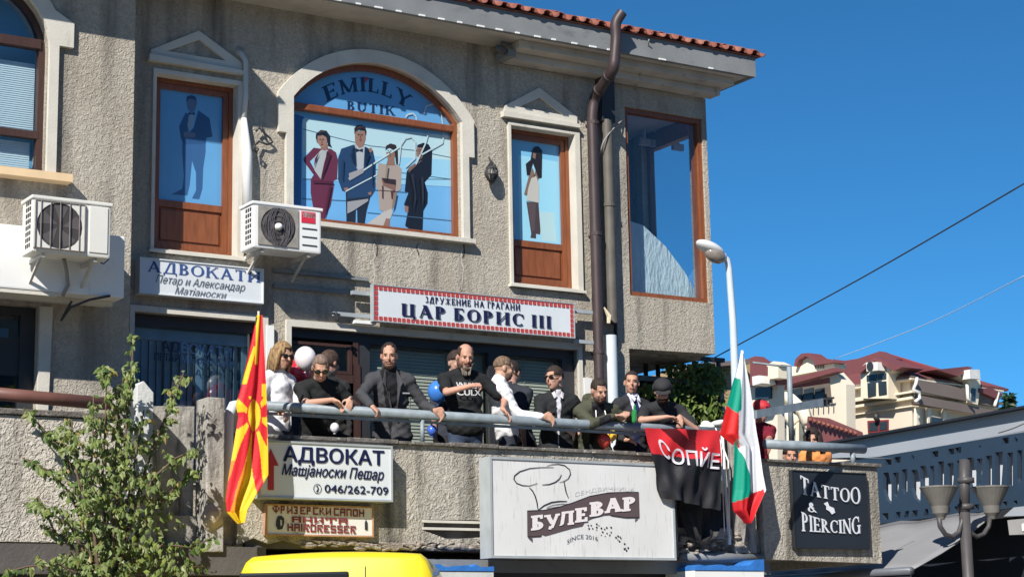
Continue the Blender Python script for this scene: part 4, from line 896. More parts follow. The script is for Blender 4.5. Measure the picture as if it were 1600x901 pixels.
# tattoo sign
S_, a, b = sign('tattoo_sign', 'black square sign lettered TATTOO & PIERCING at the right end of the parapet', (1237, 734), (1359, 857), -1.50, .05, mat('sign_black', (.018, .024, .034), .4, .05), mat('sign_black_edge', (.02, .024, .03), .4), .006)
LETW = mat('silver_lettering', (.70, .72, .76), .4, .04)
yt = -1.503
LETG = mat('letter_shadow_grey', (.14, .16, .2), .5, 0)
for dd, m_, y_ in ((1.2, LETG, yt), (0, LETW, yt-.008)):
    place(serif_mesh('TATTOO', .2, .08, .08, .06), 1251+dd, 773+dd, 1345+dd, 790+dd, 20, y_, lambda s, t: (s, t*(1+.50*(2*s-1)**2)+.1-.48*s*(1-s)*0-.0)).build('lettering', m_, S_)
    place(serif_mesh('&', .2, .08, .08, .06), 1262+dd, 799+dd, 1276+dd, 800+dd, 15, y_).build('lettering', m_, S_)
    place(serif_mesh('PIERCING', .2, .08, .08, .06), 1253+dd, 829+dd, 1345+dd, 834+dd, 20, y_, lambda s, t: (s, t*(1+.55*(2*s-1)**2))).build('lettering', m_, S_)
mb = MB(); mb.prism(px([(1287, 786), (1293, 783), (1296, 790), (1303, 793), (1305, 800), (1300, 803), (1296, 798), (1291, 795), (1291, 790)], yt-.008), yt-.008, yt, side=False); mb.build('tattoo_machine_drawing', LETW, S_)
# ---------------------------------------------------------------- balcony parapet
YF = -1.44
PT = thing('balcony_parapet', (9, YF, 2.6), 'long rough rendered balcony parapet with dark coping, carrying the signs', 'parapet')
zt = 3.60
w = MB(); px0 = W(372, 700, YF).x; pr = W(1058, 800, YF).x; pr2 = W(1192, 800, YF).x; xr = W(1374, 800, YF).x
random.seed(8)
def ragged(x0, x1, z, n, amp): return [(x0+(x1-x0)*i/n, z+random.uniform(-amp, amp)) for i in range(n+1)]
bot = ragged(px0, pr-.9, 2.66, 26, .03)
hole = px([(662, 811), (763, 812), (763, 838), (700, 842), (662, 828)], YF)
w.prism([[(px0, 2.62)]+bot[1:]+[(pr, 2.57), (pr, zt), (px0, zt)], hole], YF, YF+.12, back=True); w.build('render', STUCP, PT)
w = MB(); w.box(px0+.1, pr, YF+.05, YF+.11, 2.60, 2.9); w.build('inner_board', mat('dirty_lining', (.10, .09, .085), .9, .3, 6), PT)  # dark board closing the hole and the ragged edge
w = MB(); w.prism([(pr2, 2.56), (xr, 2.53), (xr, zt), (pr2, zt)], YF, YF+.12, back=True); w.build('render', STUCP, PT)
w = MB(); w.box(xr-.12, xr-.001, YF+.12, 4.4, 2.53, zt); w.build('side_parapet', STUCP, PT)
for xa, xb in ((px0-.02, pr+.04), (pr2-.04, xr+.05)):
    n = int((xb-xa)/.55)
    for i in range(n):
        w = MB(); q0 = xa+(xb-xa)*i/n; q1 = xa+(xb-xa)*(i+1)/n-.012; w.box(q0, q1, YF-.045+random.uniform(-.008, .008), YF+.16, zt+.002, zt+.036+random.uniform(-.006, .008)); w.build('coping_stone', CAPM, PT, bevel=.008)
# exposed slats and rubble in the broken bottom edge
for i in range(2):
    w = MB(); p0, p1 = W(660, 814+11*i, YF), W(763, 816+11*i, YF); w.box(p0.x, p1.x, YF-.01, YF+.03, p1.z-.012, p1.z+.012); w.build('metal_strip', TRIM, PT)
RUB = mat('broken_plaster', (.30, .26, .22), .95, .35, 14, .02, 30)
w = MB()
for i in range(110):
    u = random.uniform(470, 765); p_ = W(u, 846+random.uniform(-4, 5)+(6 if u > 560 else 2), YF-.01); w.ell(p_, random.uniform(.02, .09), .03, random.uniform(.008, .022), Matrix.Rotation(random.uniform(-.4, .4), 3, 'Y'), 6, 4)
tag(w.build('broken_edge', RUB, PT), kind='stuff')
w = MB()
for i in range(70):
    u = random.uniform(1060, 1165); p_ = W(u, random.choice((838, 846, 860, 853))+random.uniform(-6, 6), YF+random.uniform(-.05, .1)); w.ell(p_, random.uniform(.015, .07), .04, random.uniform(.01, .03), None, 7, 5)
tag(w.build('broken_edge', RUB, PT), kind='stuff')
# broken bay behind the banner: dark board filling the recess, stub pillar, bar
w = MB(); w.box(pr, pr2, YF+.14, YF+.2, 2.58, 3.4); w.build('inner_board', mat('sooty_board', (.05, .047, .045), .9, .3, 6), PT)
T = thing('concrete_post', W(1158, 860, YF), 'stained concrete post behind the white green and red flag', 'post')
w = MB(); p0, p1 = W(1146, 852, YF+.02), W(1181, 852, YF+.02); w.box(p0.x, p1.x, YF+.0, YF+.14, 2.62, W(1150, 672, YF).z); w.build('shaft', CONC, T, bevel=.012)
w = MB(); p0, p1 = W(1102, 828, YF), W(1142, 836, YF); w.box(p0.x, p1.x, YF-.03, YF+.05, p0.z-.09, p0.z+.03); w.build('base_block', CONC, T, bevel=.015)
w = MB(); w.tube([W(1062, 868, -1.43), W(1192, 872, -1.43)], .05, 10); w.build('gutter_pipe', FASC, PT, True)
w = MB(); w.box(px0, pr2+.1, -1.40, -1.34, 2.40, 2.52); w.build('fascia_strip', FASC, PT)
# ---------------------------------------------------------------- left parapet, pillars
LP = thing('street_side_parapet', (4, YF, 2.6), 'pale rough rendered parapet wall left of the concrete pillar behind the climbing shrub', 'parapet')
xl = W(232, 700, YF).x
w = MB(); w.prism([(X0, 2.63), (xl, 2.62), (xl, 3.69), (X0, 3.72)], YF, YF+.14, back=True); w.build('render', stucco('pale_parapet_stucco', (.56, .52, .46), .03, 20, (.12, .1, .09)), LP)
w = MB(); w.box(X0, xl, YF-.03, YF+.18, 3.70, 3.75); w.build('coping', CAPM, LP, bevel=.01)
w = MB(); w.box(X0, xl+1.1, YF-.10, YF+.1, 2.35, 2.60); w.build('lower_band', mat('grey_brown_band', (.10, .09, .085), .9, .2, 3, .006, 30), LP)
PILW = mat('whitewashed_pillar', (.60, .61, .61), .8, .08, 4, .006, 40, stain=((.35, .33, .3), 5, .6, .8, (2, 2, .6)))
T = thing('concrete_pillar', W(230, 700, YF), 'whitewashed square pillar with a sloped top behind the shrub', 'pillar')
p0, p1 = W(214, 620, YF-.20), W(240, 620, YF-.20); w = MB()
w.prism([(p0.x, 2.6), (p1.x, 2.6), (p1.x, 3.93), (p0.x+.06, 4.03), (p0.x, 3.99)], YF-.20, YF+.10, back=True); w.build('shaft', PILW, T, bevel=.008)
w = MB(); w.box(p0.x-.02, p1.x-.05, YF-.24, YF+.0, 3.5, 3.8); w.build('patch', PILW, T, bevel=.01)
T = thing('concrete_pillar', W(330, 700, YF), 'weathered grey concrete pillar with a pale scar near its foot', 'pillar')
p2, p3 = W(316, 640, YF-.02), W(343, 640, YF-.02); w = MB(); w.box(p2.x, p3.x, YF-.14, YF+.12, 2.55, 3.93); w.build('shaft', CONC, T, bevel=.01)
c_ = W(331, 808, YF-.14); w = MB(); w.prism([(c_.x+.095*(1+.2*sin(k*2.3))*cos(k), c_.z+.12*(1+.15*sin(k*3.1+1))*sin(k)) for k in [i*.45 for i in range(14)]], YF-.152, YF-.138); w.build('bare_patch', mat('bare_cement', (.5, .42, .33), .95, .2, 8, .01, 30), T, True)
w = MB(); w.prism([(p1.x+.001, 2.6), (p2.x-.001, 2.6), (p2.x-.001, 3.88), (p1.x+.09, 3.86), (p1.x+.001, 3.84)], YF+.16, YF+.24, back=True); tag(w.build('infill_wall', CONC), 'grey concrete infill wall between the white pillar and the weathered pillar', 'wall')
w = MB(); w.tube([W(-60, 610, -1.25), W(172, 631, -1.25)], .058, 12); tag(w.build('brown_handrail', mat('brown_paint', (.16, .07, .055), .5, .15, 6), None, True), 'brown painted tube handrail above the left parapet', 'handrail')
# ---------------------------------------------------------------- rails
YR = -1.40
R_ = thing('balcony_railing', W(800, 655, YR), 'thick pale blue grey steel tube handrail people lean on along the balcony', 'railing')
zr = W(700, 650, YR).z
pa = W(374, 640, YR); w = MB(); w.tube([(W(374, 640, YR).x, YR, zr-.0), (W(1000, 664, YR).x, YR, zr), (W(1128, 676, YR).x, YR, zr)], .046, 14); w.build('handrail', RAILM, R_, True)
w = MB(); w.box(pa.x, W(1128, 676, YR).x, YR+.02, YR+.045, zr-.078, zr-.05); w.build('lower_flat', RAILM, R_)  # bar added under the handrail in place of its shadow line
x_ = W(358, 700, YR-.05).x; w = MB(); w.tube([(x_+.14, YR, zr), (x_+.05, YR-.02, zr-.02), (x_, YR-.03, zr-.12), (x_-.01, YR-.03, 3.3), (x_-.03, YR-.03, 3.0)], .05, 12); w.build('end_bend', WHITEP, R_, True)
w = MB(); w.tube([(x_-.18, YR, 3.62), (x_+.0, YR, 3.6)], .03, 8); w.build('cross_tube', mat('rusty_tube', (.16, .08, .06), .6, .2), R_, True)
for u in (1000-340, 1098): 
    q = W(u, 680, YR); w = MB(); w.tube([(q.x, YR, zr-.05), (q.x, YR, zt+.04)], .022, 8); w.build('rail_post', RAILM, R_, True)
w = MB(); w.box(W(346, 700, -1.3).x, W(371, 700, -1.3).x, YF+.1, YF+.13, 2.7, 3.85); tag(w.build('gap_board', TRIM), 'narrow pale board seen in the gap beside the weathered pillar', 'board')
R2 = thing('end_railing', W(1270, 690, YR), 'thick grey tube rail on the right end of the balcony above the tattoo sign', 'railing')
z2 = W(1270, 697, YR).z; w = MB(); w.tube([(W(1196, 690, YR).x, YR, z2), (W(1350, 700, YR).x, YR, z2)], .052, 12); w.build('handrail', RAILM, R2, True)
q = W(1332, 705, YR); w = MB(); w.tube([(q.x, YR, z2-.04), (q.x, YR, zt+.04)], .03, 8); w.build('rail_post', RAILM, R2, True)
w = MB(); w.tube([(q.x, YR, zt+.11), (W(1395, 708, YR).x, YR, zt+.11)], .008, 6); w.build('wire', RAILM, R2, True)
R3 = thing('terrace_rail', WT(1240, 640, 21), 'flat grey bar rail on the side terrace in front of the yellow house', 'railing')
a, b_ = WT(1183, 653, 19.6), WT(1287, 634, 20.6); w = MB(); w.obox(a, b_-a, V((0, .05, 0)), V((0, 0, .085))); w.build('bar', RAILM, R3)
w = MB(); w.tube([WT(1237, 690, 21.3), WT(1233, 572, 21.3)], .03, 8); w.build('upright', RAILM, R3, True)
w = MB(); w.tube([WT(1176, 566, 21.3), WT(1233, 573, 21.3)], .012, 6); w.build('top_wire', RAILM, R3, True)
# pergola frame with bars under the corner room
R4 = thing('terrace_gate', W(1060, 600, 1.2), 'dark barred metal fence with a grey crossbar under the corner room, grown over by ivy', 'fence')
z4 = W(1060, 574, 1.6).z
for i, u in enumerate(range(1010, 1140, 19)):
    t0 = W(u, 562+i*.4, .8); w = MB(); w.box(t0.x-.02, t0.x+.02, .8, .84, 2.9, t0.z); w.build('bar', DARKM, R4)
a, b_ = W(1000, 560, .8), W(1132, 562, .8); w = MB(); w.box(a.x, b_.x, .79, .85, b_.z-.03, b_.z+.02); w.build('top_bar', DARKM, R4)
a, b_ = W(1000, 591, .6), W(1128, 599, .6); w = MB(); w.box(a.x, b_.x, .6, .64, b_.z-.03, b_.z+.03); w.build('crossbar', RAILM, R4)
w = MB(); w.box(b_.x-.03, b_.x+.03, .6, .65, 2.9, b_.z-.031); w.build('post', RAILM, R4)
# ---------------------------------------------------------------- shop sign boxes under the balcony
def shopbox(label, u0, u1, v, m):
    a, b = W(u0, v, -1.7), W(u1, v, -1.7); T = thing('shop_lightbox', (a.x, -1.7, 2.2), label, 'sign box')
    w = MB(); w.box(a.x, b.x, -1.7, -1.2, 1.9, b.z-.05); w.build('case', m, T)
    n = 14; top = [(a.x+(b.x-a.x)*i/n, b.z+random.uniform(-.012, .02)+(.06 if (i > 11 and u0 > 1000) else 0)) for i in range(n+1)]
    w = MB(); w.prism([(a.x, b.z-.046)]+top+[(b.x, b.z-.046)], -1.71, -1.4, back=True); w.build('torn_blue_sheet', mat('blue_sheet', (.03, .17, .52), .6, .15, 9, .004, 30), T)
    return T
shopbox('pale tiled lightbox topped with a torn blue sheet under the bakery billboard', 672, 771, 884, mat('pale_tiles', (.6, .6, .57), .5, .1, 12))
shopbox('white lightbox with a ragged blue sheet under the white green red flag', 1085, 1193, 884, WHITE)
# ---------------------------------------------------------------- people
FLOOR = 2.885
_sk = {}
def skin(c):
    c = tuple(min(.6, x_*1.12) for x_ in c)
    if c not in _sk: _sk[c] = mat('skin', c, .55, .06, 18, .0015, 80, spec=.35)
    return _sk[c]
_cl = {}
def cloth_m(c, r=.85, bump=.014, bs=7):
    k = (c, r, bump)
    if k not in _cl: _cl[k] = mat('cloth', c, r, .08, 8, bump, bs, spec=.25, detail=4)
    return _cl[k]
LENSM = mat('dark_lens', (.012, .008, .01), .12, 0); EYEW = mat('eye_white', (.20, .15, .13), .4, 0); EYED = mat('iris', (.02, .013, .01), .3, 0); LIP = mat('lip', (.30, .10, .08), .5, 0)  # eye whites darkened for the shade of deep sockets
def remesh(mb, name, mats, parent, vox=.011, smooth=3, post=None, sel=None):
    me = mb.mesh('tmp', []); o = bpy.data.objects.new('tmp', me); COL.objects.link(o)
    m = o.modifiers.new('r', 'REMESH'); m.mode = 'VOXEL'; m.voxel_size = vox; m.use_smooth_shade = True
    s = o.modifiers.new('s', 'SMOOTH'); s.factor = .5; s.iterations = smooth
    dg = bpy.context.evaluated_depsgraph_get(); dg.update()
    new = bpy.data.meshes.new_from_object(o.evaluated_get(dg)); new.name = name
    bpy.data.objects.remove(o); bpy.data.meshes.remove(me); new.materials.clear()
    for x in (mats if isinstance(mats, (list, tuple)) else [mats]): new.materials.append(x)
    if post:
        for v in new.vertices: v.co = post(v.co)
    if sel:
        idx = [sel(p.center, p.normal) for p in new.polygons]; new.polygons.foreach_set('material_index', idx)
    return link(name, new, parent)
def hd(a): return V((sin(a), -cos(a), 0))          # heading: 0 faces the street, positive turns to photo right
def basis(yaw_, pitch, roll=0):
    f = hd(yaw_)*cos(pitch)-V((0, 0, sin(pitch))); r = V((cos(yaw_), sin(yaw_), 0)); u = f.cross(r)*-1
    u = r.cross(f)*-1 if (r.cross(f)).z < 0 else r.cross(f)
    if roll: r, u = r*cos(roll)+u*sin(roll), u*cos(roll)-r*sin(roll)
    return Matrix((r, f, u)).transposed()             # local x = photo right when facing us, y = forward, z = up
def shell(M, c, R, keep, name, m, parent, k=1.06, noise=.02, nu=36, nv=24, thick=.0, seed=0):
    rnd = random.Random(seed); mb = MB(); idx = {}
    def pt(i, j):
        i %= nu
        if (i, j) not in idx:
            th = 2*pi*i/nu; ph = pi*j/nv; d = V((sin(ph)*sin(th), sin(ph)*cos(th), cos(ph)))
            s = k+rnd.uniform(-noise, noise)+thick
            idx[(i, j)] = len(mb.v); mb.v.append(tuple(c+M@V((d.x*R[0]*s, d.y*R[1]*s, d.z*R[2]*s))))
        return idx[(i, j)]
    for j in range(nv):
        for i in range(nu):
            th = 2*pi*(i+.5)/nu; ph = pi*(j+.5)/nv; az = abs((th+pi) % (2*pi)-pi)    # 0 = front
            if keep(az, cos(ph), th): mb.f.append((pt(i, j), pt(i+1, j), pt(i+1, j+1), pt(i, j+1))); mb.m.append(0)
    o = mb.build(name, m, parent, True)
    md = o.modifiers.new('thick', 'SOLIDIFY'); md.thickness = .012; md.offset = -1
    return o
def ik(sh, ta, l1, l2, hint):
    d = ta-sh; L = min(d.length, (l1+l2)*.995); ta = sh+d.normalized()*L; d = ta-sh
    a = (l1*l1-l2*l2+L*L)/(2*L); h = sqrt(max(0, l1*l1-a*a)); n = d.normalized(); p = (hint-n*hint.dot(n)).normalized()
    return sh+n*a+p*h, ta
def hand(mb, w, d, n, side, curl=.6, sc=1.0):
    """palm from wrist w along d, palm facing n; side = direction of the thumb"""
    d = d.normalized(); n = (n-d*n.dot(d)).normalized(); s = side-d*side.dot(d)-n*side.dot(n); s.normalize()
    mb.cone(w, w+d*.02, .024*sc, .027*sc, 8)
    for k in (-1.2, 0, 1.2): mb.cone(w+d*.015+s*.012*k, w+d*.085+s*.020*k, .017*sc, .0145*sc, 8)
    for i, (k, L) in enumerate(((1.5, .072), (.5, .080), (-.5, .075), (-1.5, .060))):
        p = w+d*.088+s*.0195*k; a = curl*(.8+.1*i); q = p
        for j in range(3):
            q2 = q+(d*cos(a)+n*sin(a)+s*.06*k*(1-j*.5))*L*(.44, .32, .26)[j]; mb.cone(q, q2, .0098-.0008*j, .0092-.0008*j, 6); q = q2; a += curl*.9
    p = w+d*.022+s*.028; q = p+(d*.55+s*.75+n*.25).normalized()*.042; mb.cone(p, q, .0135, .0115, 6); mb.cone(q, q+(d*.9+s*.15+n*.45).normalized()*.034, .0115, .009, 6)
def person(label, head, Y=-1.15, hip=None, hipY=None, yaw=0, pitch=.15, roll=0, body=None, sk=(.40, .22, .155), arms=(), hair=None, beard=None, top='tee', tc=(.02, .02, .024), pants=(.03, .03, .035), k=1.0, wide=1.0, belly=0.0, glasses=False, hairc=(.03, .018, .012), extra=None, group=None, inner=None, hv=.0095):
    """head = photo point of the head centre at depth Y; arms = list of (side, wrist(u, v, Y), elbow hint, hand direction, palm normal, curl)"""
    body = (yaw if body is None else body)-.35; yaw = yaw-.5; hc = W(*head, Y)
    hip = hip if hip is not None else head[0]; hy = Y+.1 if hipY is None else hipY
    hp_ = W(hip, head[1]+75, hy); pel = V((hp_.x, hy, FLOOR+.90*k))
    T = thing('person', (pel.x, pel.y, FLOOR), label, 'person', group)
    S_ = skin(sk); M = basis(yaw, pitch, roll); Fb = hd(body); Sb = V((cos(body), sin(body), 0))
    nb = hc+M@V((0, -.035, -.155))                     # neck base
    up = (nb-pel).normalized(); Ft = (Fb-up*Fb.dot(up)).normalized(); St = Sb
    tl = (nb-pel).length
    sh = {s: nb-up*.088*k+St*s*.168*wide for s in (-1, 1)}
    b = MB()
    def L_(x, y, z): return hc+M@V((x, y, z))
    b.ell(L_(0, -.012, .035), .076, .096, .092, M, 18, 12); b.ell(L_(0, .018, -.035), .062, .074, .088, M, 16, 10); b.ell(L_(0, .045, -.095), .032, .034, .026, M)
    b.cone(L_(0, .088, .02), L_(0, .116, -.022), .009, .0135, 8); b.cone(L_(-.03, .078, .032), L_(.03, .078, .032), .014, .014, 8)
    for s in (-1, 1):
        b.ell(L_(s*.078, -.012, -.005), .011, .022, .033, M, 10, 8); b.ell(L_(s*.036, .066, -.025), .024, .02, .022, M, 10, 8)
    b.cone(L_(0, .080, -.060), L_(0, .082, -.068), .014, .016, 8)
    b.cone(L_(0, -.03, -.06), nb, .056, .064, 12)
    for s in (-1, 1): b.cone(nb-up*.01, sh[s], .055, .05, 10)
    # torso and legs under the clothing
    b.cone(sh[-1], sh[1], .055, .055, 12)
    chest = nb-up*.19*k
    for t_, rx, ry in ((.0, .15, .105), (.3, .14, .10), (.62, .135, .10), (.85, .15, .105)):
        c_ = (nb-up*.16*k).lerp(pel, t_)
        Mx = Matrix((St, Ft, up)).transposed(); b.ell(c_, rx*wide, ry, .13, Mx, 14, 10)
    hips = {s: pel+St*s*.085 for s in (-1, 1)}
    kn = {}
    for s in (-1, 1):
        kn[s] = V((hips[s].x, hips[s].y-.03, FLOOR+.48*k)); an = V((hips[s].x, hips[s].y+.02, FLOOR+.09))
        b.cone(hips[s], kn[s], .085, .056, 10); b.cone(kn[s], an, .054, .036, 10); b.cone(an, an+Fb*.14+V((0, 0, -.05)), .04, .035, 8)
    arms_ = {}
    for a in arms:
        s, wr, hint, hdir, pn, curl = a; w = W(*wr) if not isinstance(wr, V) else wr
        el, w2 = ik(sh[s], w, .30*k, .265*k, V(hint)); arms_[s] = (el, w2)
        b.cone(sh[s], el, .047, .038, 10); b.cone(el, w2, .040, .024, 10)
        hand(b, w2, V(hdir), V(pn), V((0, 0, 1)) if abs(V(hdir).z) < .6 else St*-s, curl)
    for s in (-1, 1):
        if s not in arms_:
            el = sh[s]+V((s*.05, .03, -.29*k))+Ft*.0; w = el+V((0, 0, -.25*k))+Fb*.06; arms_[s] = (el, w)
            b.cone(sh[s], el, .047, .038, 10); b.cone(el, w, .04, .024, 10); hand(b, w, V((0, 0, -1)), -St*s, Fb, .35)
    remesh(b, 'body', S_, T, hv, 2)
    # clothing
    c = MB(); i_ = .018 if top in ('tee', 'polo', 'shirt') else .03
    c.cone(sh[-1], sh[1], .058+i_, .058+i_, 12)
    for t_, rx, ry in ((.0, .158, .115), (.3, .155, .112+belly*.5), (.62, .15, .11+belly), (.88, .162, .115+belly*.6)):
        c_ = (nb-up*.16*k).lerp(pel, t_)+Ft*belly*.5*t_
        c.ell(c_, (rx+i_*.8)*wide, ry+i_*.8, .135, Matrix((St, Ft, up)).transposed(), 16, 10)
    if top in ('suit', 'jacket', 'hoodie'): c.ell(pel-V((0, 0, .06)), (.175+i_)*wide, .135+i_, .13, Matrix((St, Ft, up)).transposed(), 16, 10)
    c.cone(nb-up*.04, nb+up*(.012 if top in ('tee',) else .035), .085, .066 if top == 'tee' else .070, 12)
    for s in (-1, 1): c.cone(nb-up*.02, sh[s], .07, .062+i_*.6, 12)
    if top == 'hoodie':
        for q in range(-4, 5): an_ = pi/2+q*.36; c.cone(nb+up*.01-Ft*.055+St*.095*cos(an_-pi/2+pi/2)-Ft*.02, nb+up*.03-Ft*.06+St*.09*cos(an_)-Ft*.04*sin(an_), .038, .04, 8)
    for s in (-1, 1):
        el, w = arms_[s]
        if top in ('tee', 'polo'):
            e2 = sh[s].lerp(el, .72); c.cone(sh[s], e2, .064, .060+.006*(wide > 1.1), 12)
        else: c.cone(sh[s], el, .058+i_*.4, .047+i_*.4, 12); c.cone(el, el.lerp(w, .93), .047+i_*.4, .033+i_*.3, 12)
    def wr(co):
        rel = co-nb; d = sin(co.z*38+co.x*21+sin(co.x*30)*1.3)*.5+sin(co.z*71-co.x*47+co.y*30)*.35+max(0, sin(co.z*55+co.x*60+sin(co.z*20)*2))**3*.8
        amp = .006 if top in ('tee', 'polo') else .009
        n_ = (co-(nb.lerp(pel, min(1, max(0, -rel.dot(up)/tl))))); n_.z = 0
        return co+n_.normalized()*d*amp if n_.length > .02 else co
    mats = [cloth_m(tc)]; sel = None
    if inner:
        mats.append(cloth_m(inner[0]));
        if len(inner) > 2: mats.append(cloth_m(inner[2]))
        def sel(p, n):
            r_ = p-nb; x = r_.dot(St); z = -r_.dot(up); f = r_.dot(Ft)
            if f < .02 or n.dot(Ft) < .1 or z < -.05: return 0
            wv = inner[1]*(1-z/(.62 if top != 'shirt' else 9)) if z > 0 else inner[1]
            if len(inner) > 2 and abs(x) < .024 and z > -.01: return 2
            return 1 if abs(x) < wv else 0
    remesh(c, {'tee': 't_shirt', 'polo': 'polo_shirt', 'shirt': 'shirt', 'suit': 'suit_jacket', 'jacket': 'jacket', 'hoodie': 'hooded_top'}[top], mats, T, .0125, 9, wr, sel)
    p = MB()
    p.ell(pel+V((0, 0, -.02)), .165*wide, .125+belly*.4, .12, Matrix((St, Ft, up)).transposed())
    for s in (-1, 1):
        an = V((hips[s].x, hips[s].y+.02, FLOOR+.09)); p.cone(hips[s], kn[s], .10, .072, 10); p.cone(kn[s], an, .07, .056, 10)
    remesh(p, 'trousers', cloth_m(pants), T, .022, 2)
    for s in (-1, 1):
        an = V((hips[s].x, hips[s].y+.02, FLOOR)); w = MB(); w.ell(an+Fb*.06+V((0, 0, .045)), .048, .13, .042, Matrix((Sb, Fb, V((0, 0, 1)))).transposed(), 12, 8); w.build('shoe', BLACK, T, True)
    # face
    for s in (-1, 1):
        if not glasses:
            w = MB(); w.ell(L_(s*.031, .078, .010), .013, .008, .005, M, 10, 8); e = w.build('eye', EYEW, T, True)
            w = MB(); w.ell(L_(s*.031, .0845, .010), .0062, .005, .0062, M, 8, 6); w.build('iris', EYED, e, True)
        w = MB(); w.cone(L_(s*.018, .091, .030), L_(s*.050, .078, .032), .0045, .0035, 6); w.build('eyebrow', mat('brow_hair', hairc, .8, 0) if ('brow_hair' not in bpy.data.materials) else bpy.data.materials['brow_hair'], T, True)
    w = MB(); w.cone(L_(-.019, .091, -.060), L_(.019, .091, -.060), .0042, .0042, 6); w.cone(L_(-.014, .092, -.068), L_(.014, .092, -.068), .005, .005, 6); w.build('lips', LIP, T, True)
    if glasses:
        w = MB()
        for s in (-1, 1): w.ell(L_(s*.034, .096, .008), .032, .010, .022, M, 12, 8)
        w.cone(L_(-.01, .104, .014), L_(.01, .104, .014), .005, .005, 6)
        for s in (-1, 1): w.cone(L_(s*.064, .088, .016), L_(s*.082, .0, .012), .004, .003, 6)
        w.build('sunglasses', LENSM if glasses is True else glasses, T, True)
    hm = None
    if hairc: hm = mat('hair', tuple(x_*.6 for x_ in hairc), .8, .6, 60, .004, 90, stretch=(1, 1, .3)) 
    cR = (.080, .100, .097); cc = L_(0, -.012, .035)
    if hair:
        F = {'short': lambda az, z, th: z > (.42 if az < .75 else .0 if az < 1.45 else -.35),
             'receding': lambda az, z, th: (z > .80 and az < .5) or (z > .62 and .5 <= az < .9) or (az >= .9 and z > (-.05 if az < 1.5 else -.35)),
             'shaved': lambda az, z, th: z > (.5 if az < .9 else .05 if az < 1.5 else -.3),
             'bald': lambda az, z, th: (az > 1.0 and z < .62 and z > (-.1 if az < 1.6 else -.4)) or (z > .93 and False),
             'long': lambda az, z, th: z > (.50 if az < .6 else -.1 if az < 1.0 else -.95), 'slick': lambda az, z, th: z > (.45 if az < .7 else -.2 if az < 1.3 else -.6)}[hair]
        tk = {'short': 1.07, 'receding': 1.05, 'shaved': 1.015, 'bald': 1.04, 'long': 1.13, 'slick': 1.09}[hair]
        shell(M, cc, cR, F, 'hair', hm, T, tk, .022 if hair != 'shaved' else .004, seed=int(head[0]))
        if hair == 'long':
            w = MB()
            for i in range(22):
                a = 1.0+(2*pi-2.0)*i/21; d = V((sin(a), cos(a), 0)); p0 = cc+M@V((d.x*.088, d.y*.105, .02)); p1 = cc+M@V((d.x*.098, d.y*.11-.01, -.10)); p2 = cc+M@V((d.x*.095, d.y*.10-.02, -.20-.02*sin(i*3)))
                w.tube([p0, p1, p2], [.020, .022, .008], 6)
            w.build('hair_lock', hm, T, True)
    if beard:
        bR = (.067, .080, .094); bc = L_(0, .018, -.035)
        o = shell(M, bc, bR, lambda az, z, th: az < 1.75 and z < (-.12 if az > .75 else -.48) and z > -.97, 'beard', mat('beard_hair', beard[1], .8, .3, 70, .004, 90), T, 1.05+beard[0]*.3, .02, seed=3)
        if beard[0] > .5:
            w = MB()
            rnd = random.Random(4)
            for i in range(40):
                x = rnd.uniform(-.05, .05); w.cone(L_(x, .07+rnd.uniform(-.02, .02), -.09), L_(x*.8, .085+rnd.uniform(-.02, .02), -.13-.06*beard[0]*rnd.uniform(.6, 1)*(1-abs(x)*8)), .014, .004, 6)
            w.build('long_beard', mat('grey_beard', (.20, .17, .145), .8, .5, 40, .004, 90), T, True)
        w = MB(); w.cone(L_(-.028, .092, -.050), L_(.028, .092, -.050), .007, .007, 6); w.build('moustache', mat('beard_hair', beard[1], .8, .3, 70), T, True)
    if extra: extra(T, L_, M, nb, St, Ft, up, sh, arms_)
    return T
G_ = 'people standing along the balcony rail'
DN = (0, -.5, -1)
RY = -1.40
# 1 woman with blonde hair
person('blonde woman with sunglasses and white top at the left rail end', (441, 556), -1.12, 432, -1.0, .75, .25, 0, .55, (.42, .24, .17),
       [(-1, (436, 640, -1.34), (-.6, .6, -.3), (.3, -.6, -.5), (0, -.2, -1), .5), (1, (470, 634, -1.3), (.4, .8, 0), (.6, -.5, -.2), (0, 0, -1), .4)], 'long', None, 'tee', (.74, .74, .76), (.05, .05, .06), .93, .82, glasses=True, hairc=(.42, .26, .12), group=G_)
# 3 man behind, slick hair (before 2 so that he stands further back)
person('man with slicked back brown hair and dark jacket, half hidden behind the leaning shaven man', (516, 568), -.72, 520, -.62, 2.4, .1, 0, .4, (.36, .21, .16), (), 'slick', None, 'jacket', (.035, .035, .035), hairc=(.09, .05, .035), group=G_)
def tattoo(T, L_, M, nb, St, Ft, up, sh, arms_):
    el, w = arms_[-1]; a = sh[-1].lerp(el, .78); mb = MB()
    for k in range(5): c = a.lerp(el, k/5); mb.cone(c+V((-.01+.012*(k % 2), -.036, 0)), c+V((.02, -.034, .012)), .006, .004, 6)
    mb.build('arm_tattoo', mat('tattoo_ink', (.08, .06, .06), .6), T, True)
    w2 = MB(); w2.tube([arms_[1][1]+V((0, 0, .0)), arms_[1][1]+V((.012, -.01, -.012))], .031, 12); w2.build('wristwatch', DARKM, T, True)
person('shaven man with sunglasses and black t-shirt leaning both forearms on the rail', (501, 575), -1.34, 497, -.95, .12, .62, 0, .1, (.46, .26, .185),
       [(-1, (520, 624, -1.47), (-.9, -.1, -.5), (.8, -.1, -.5), (0, -.2, -1), .5), (1, (548, 622, -1.42), (.7, .3, -.5), (-.35, -.25, -.9), (-.3, .2, -1), .4)], 'shaved', None, 'tee', (.016, .017, .018), (.02, .02, .025), .95, 1.05, glasses=True, hairc=(.30, .20, .155), extra=tattoo, group=G_)
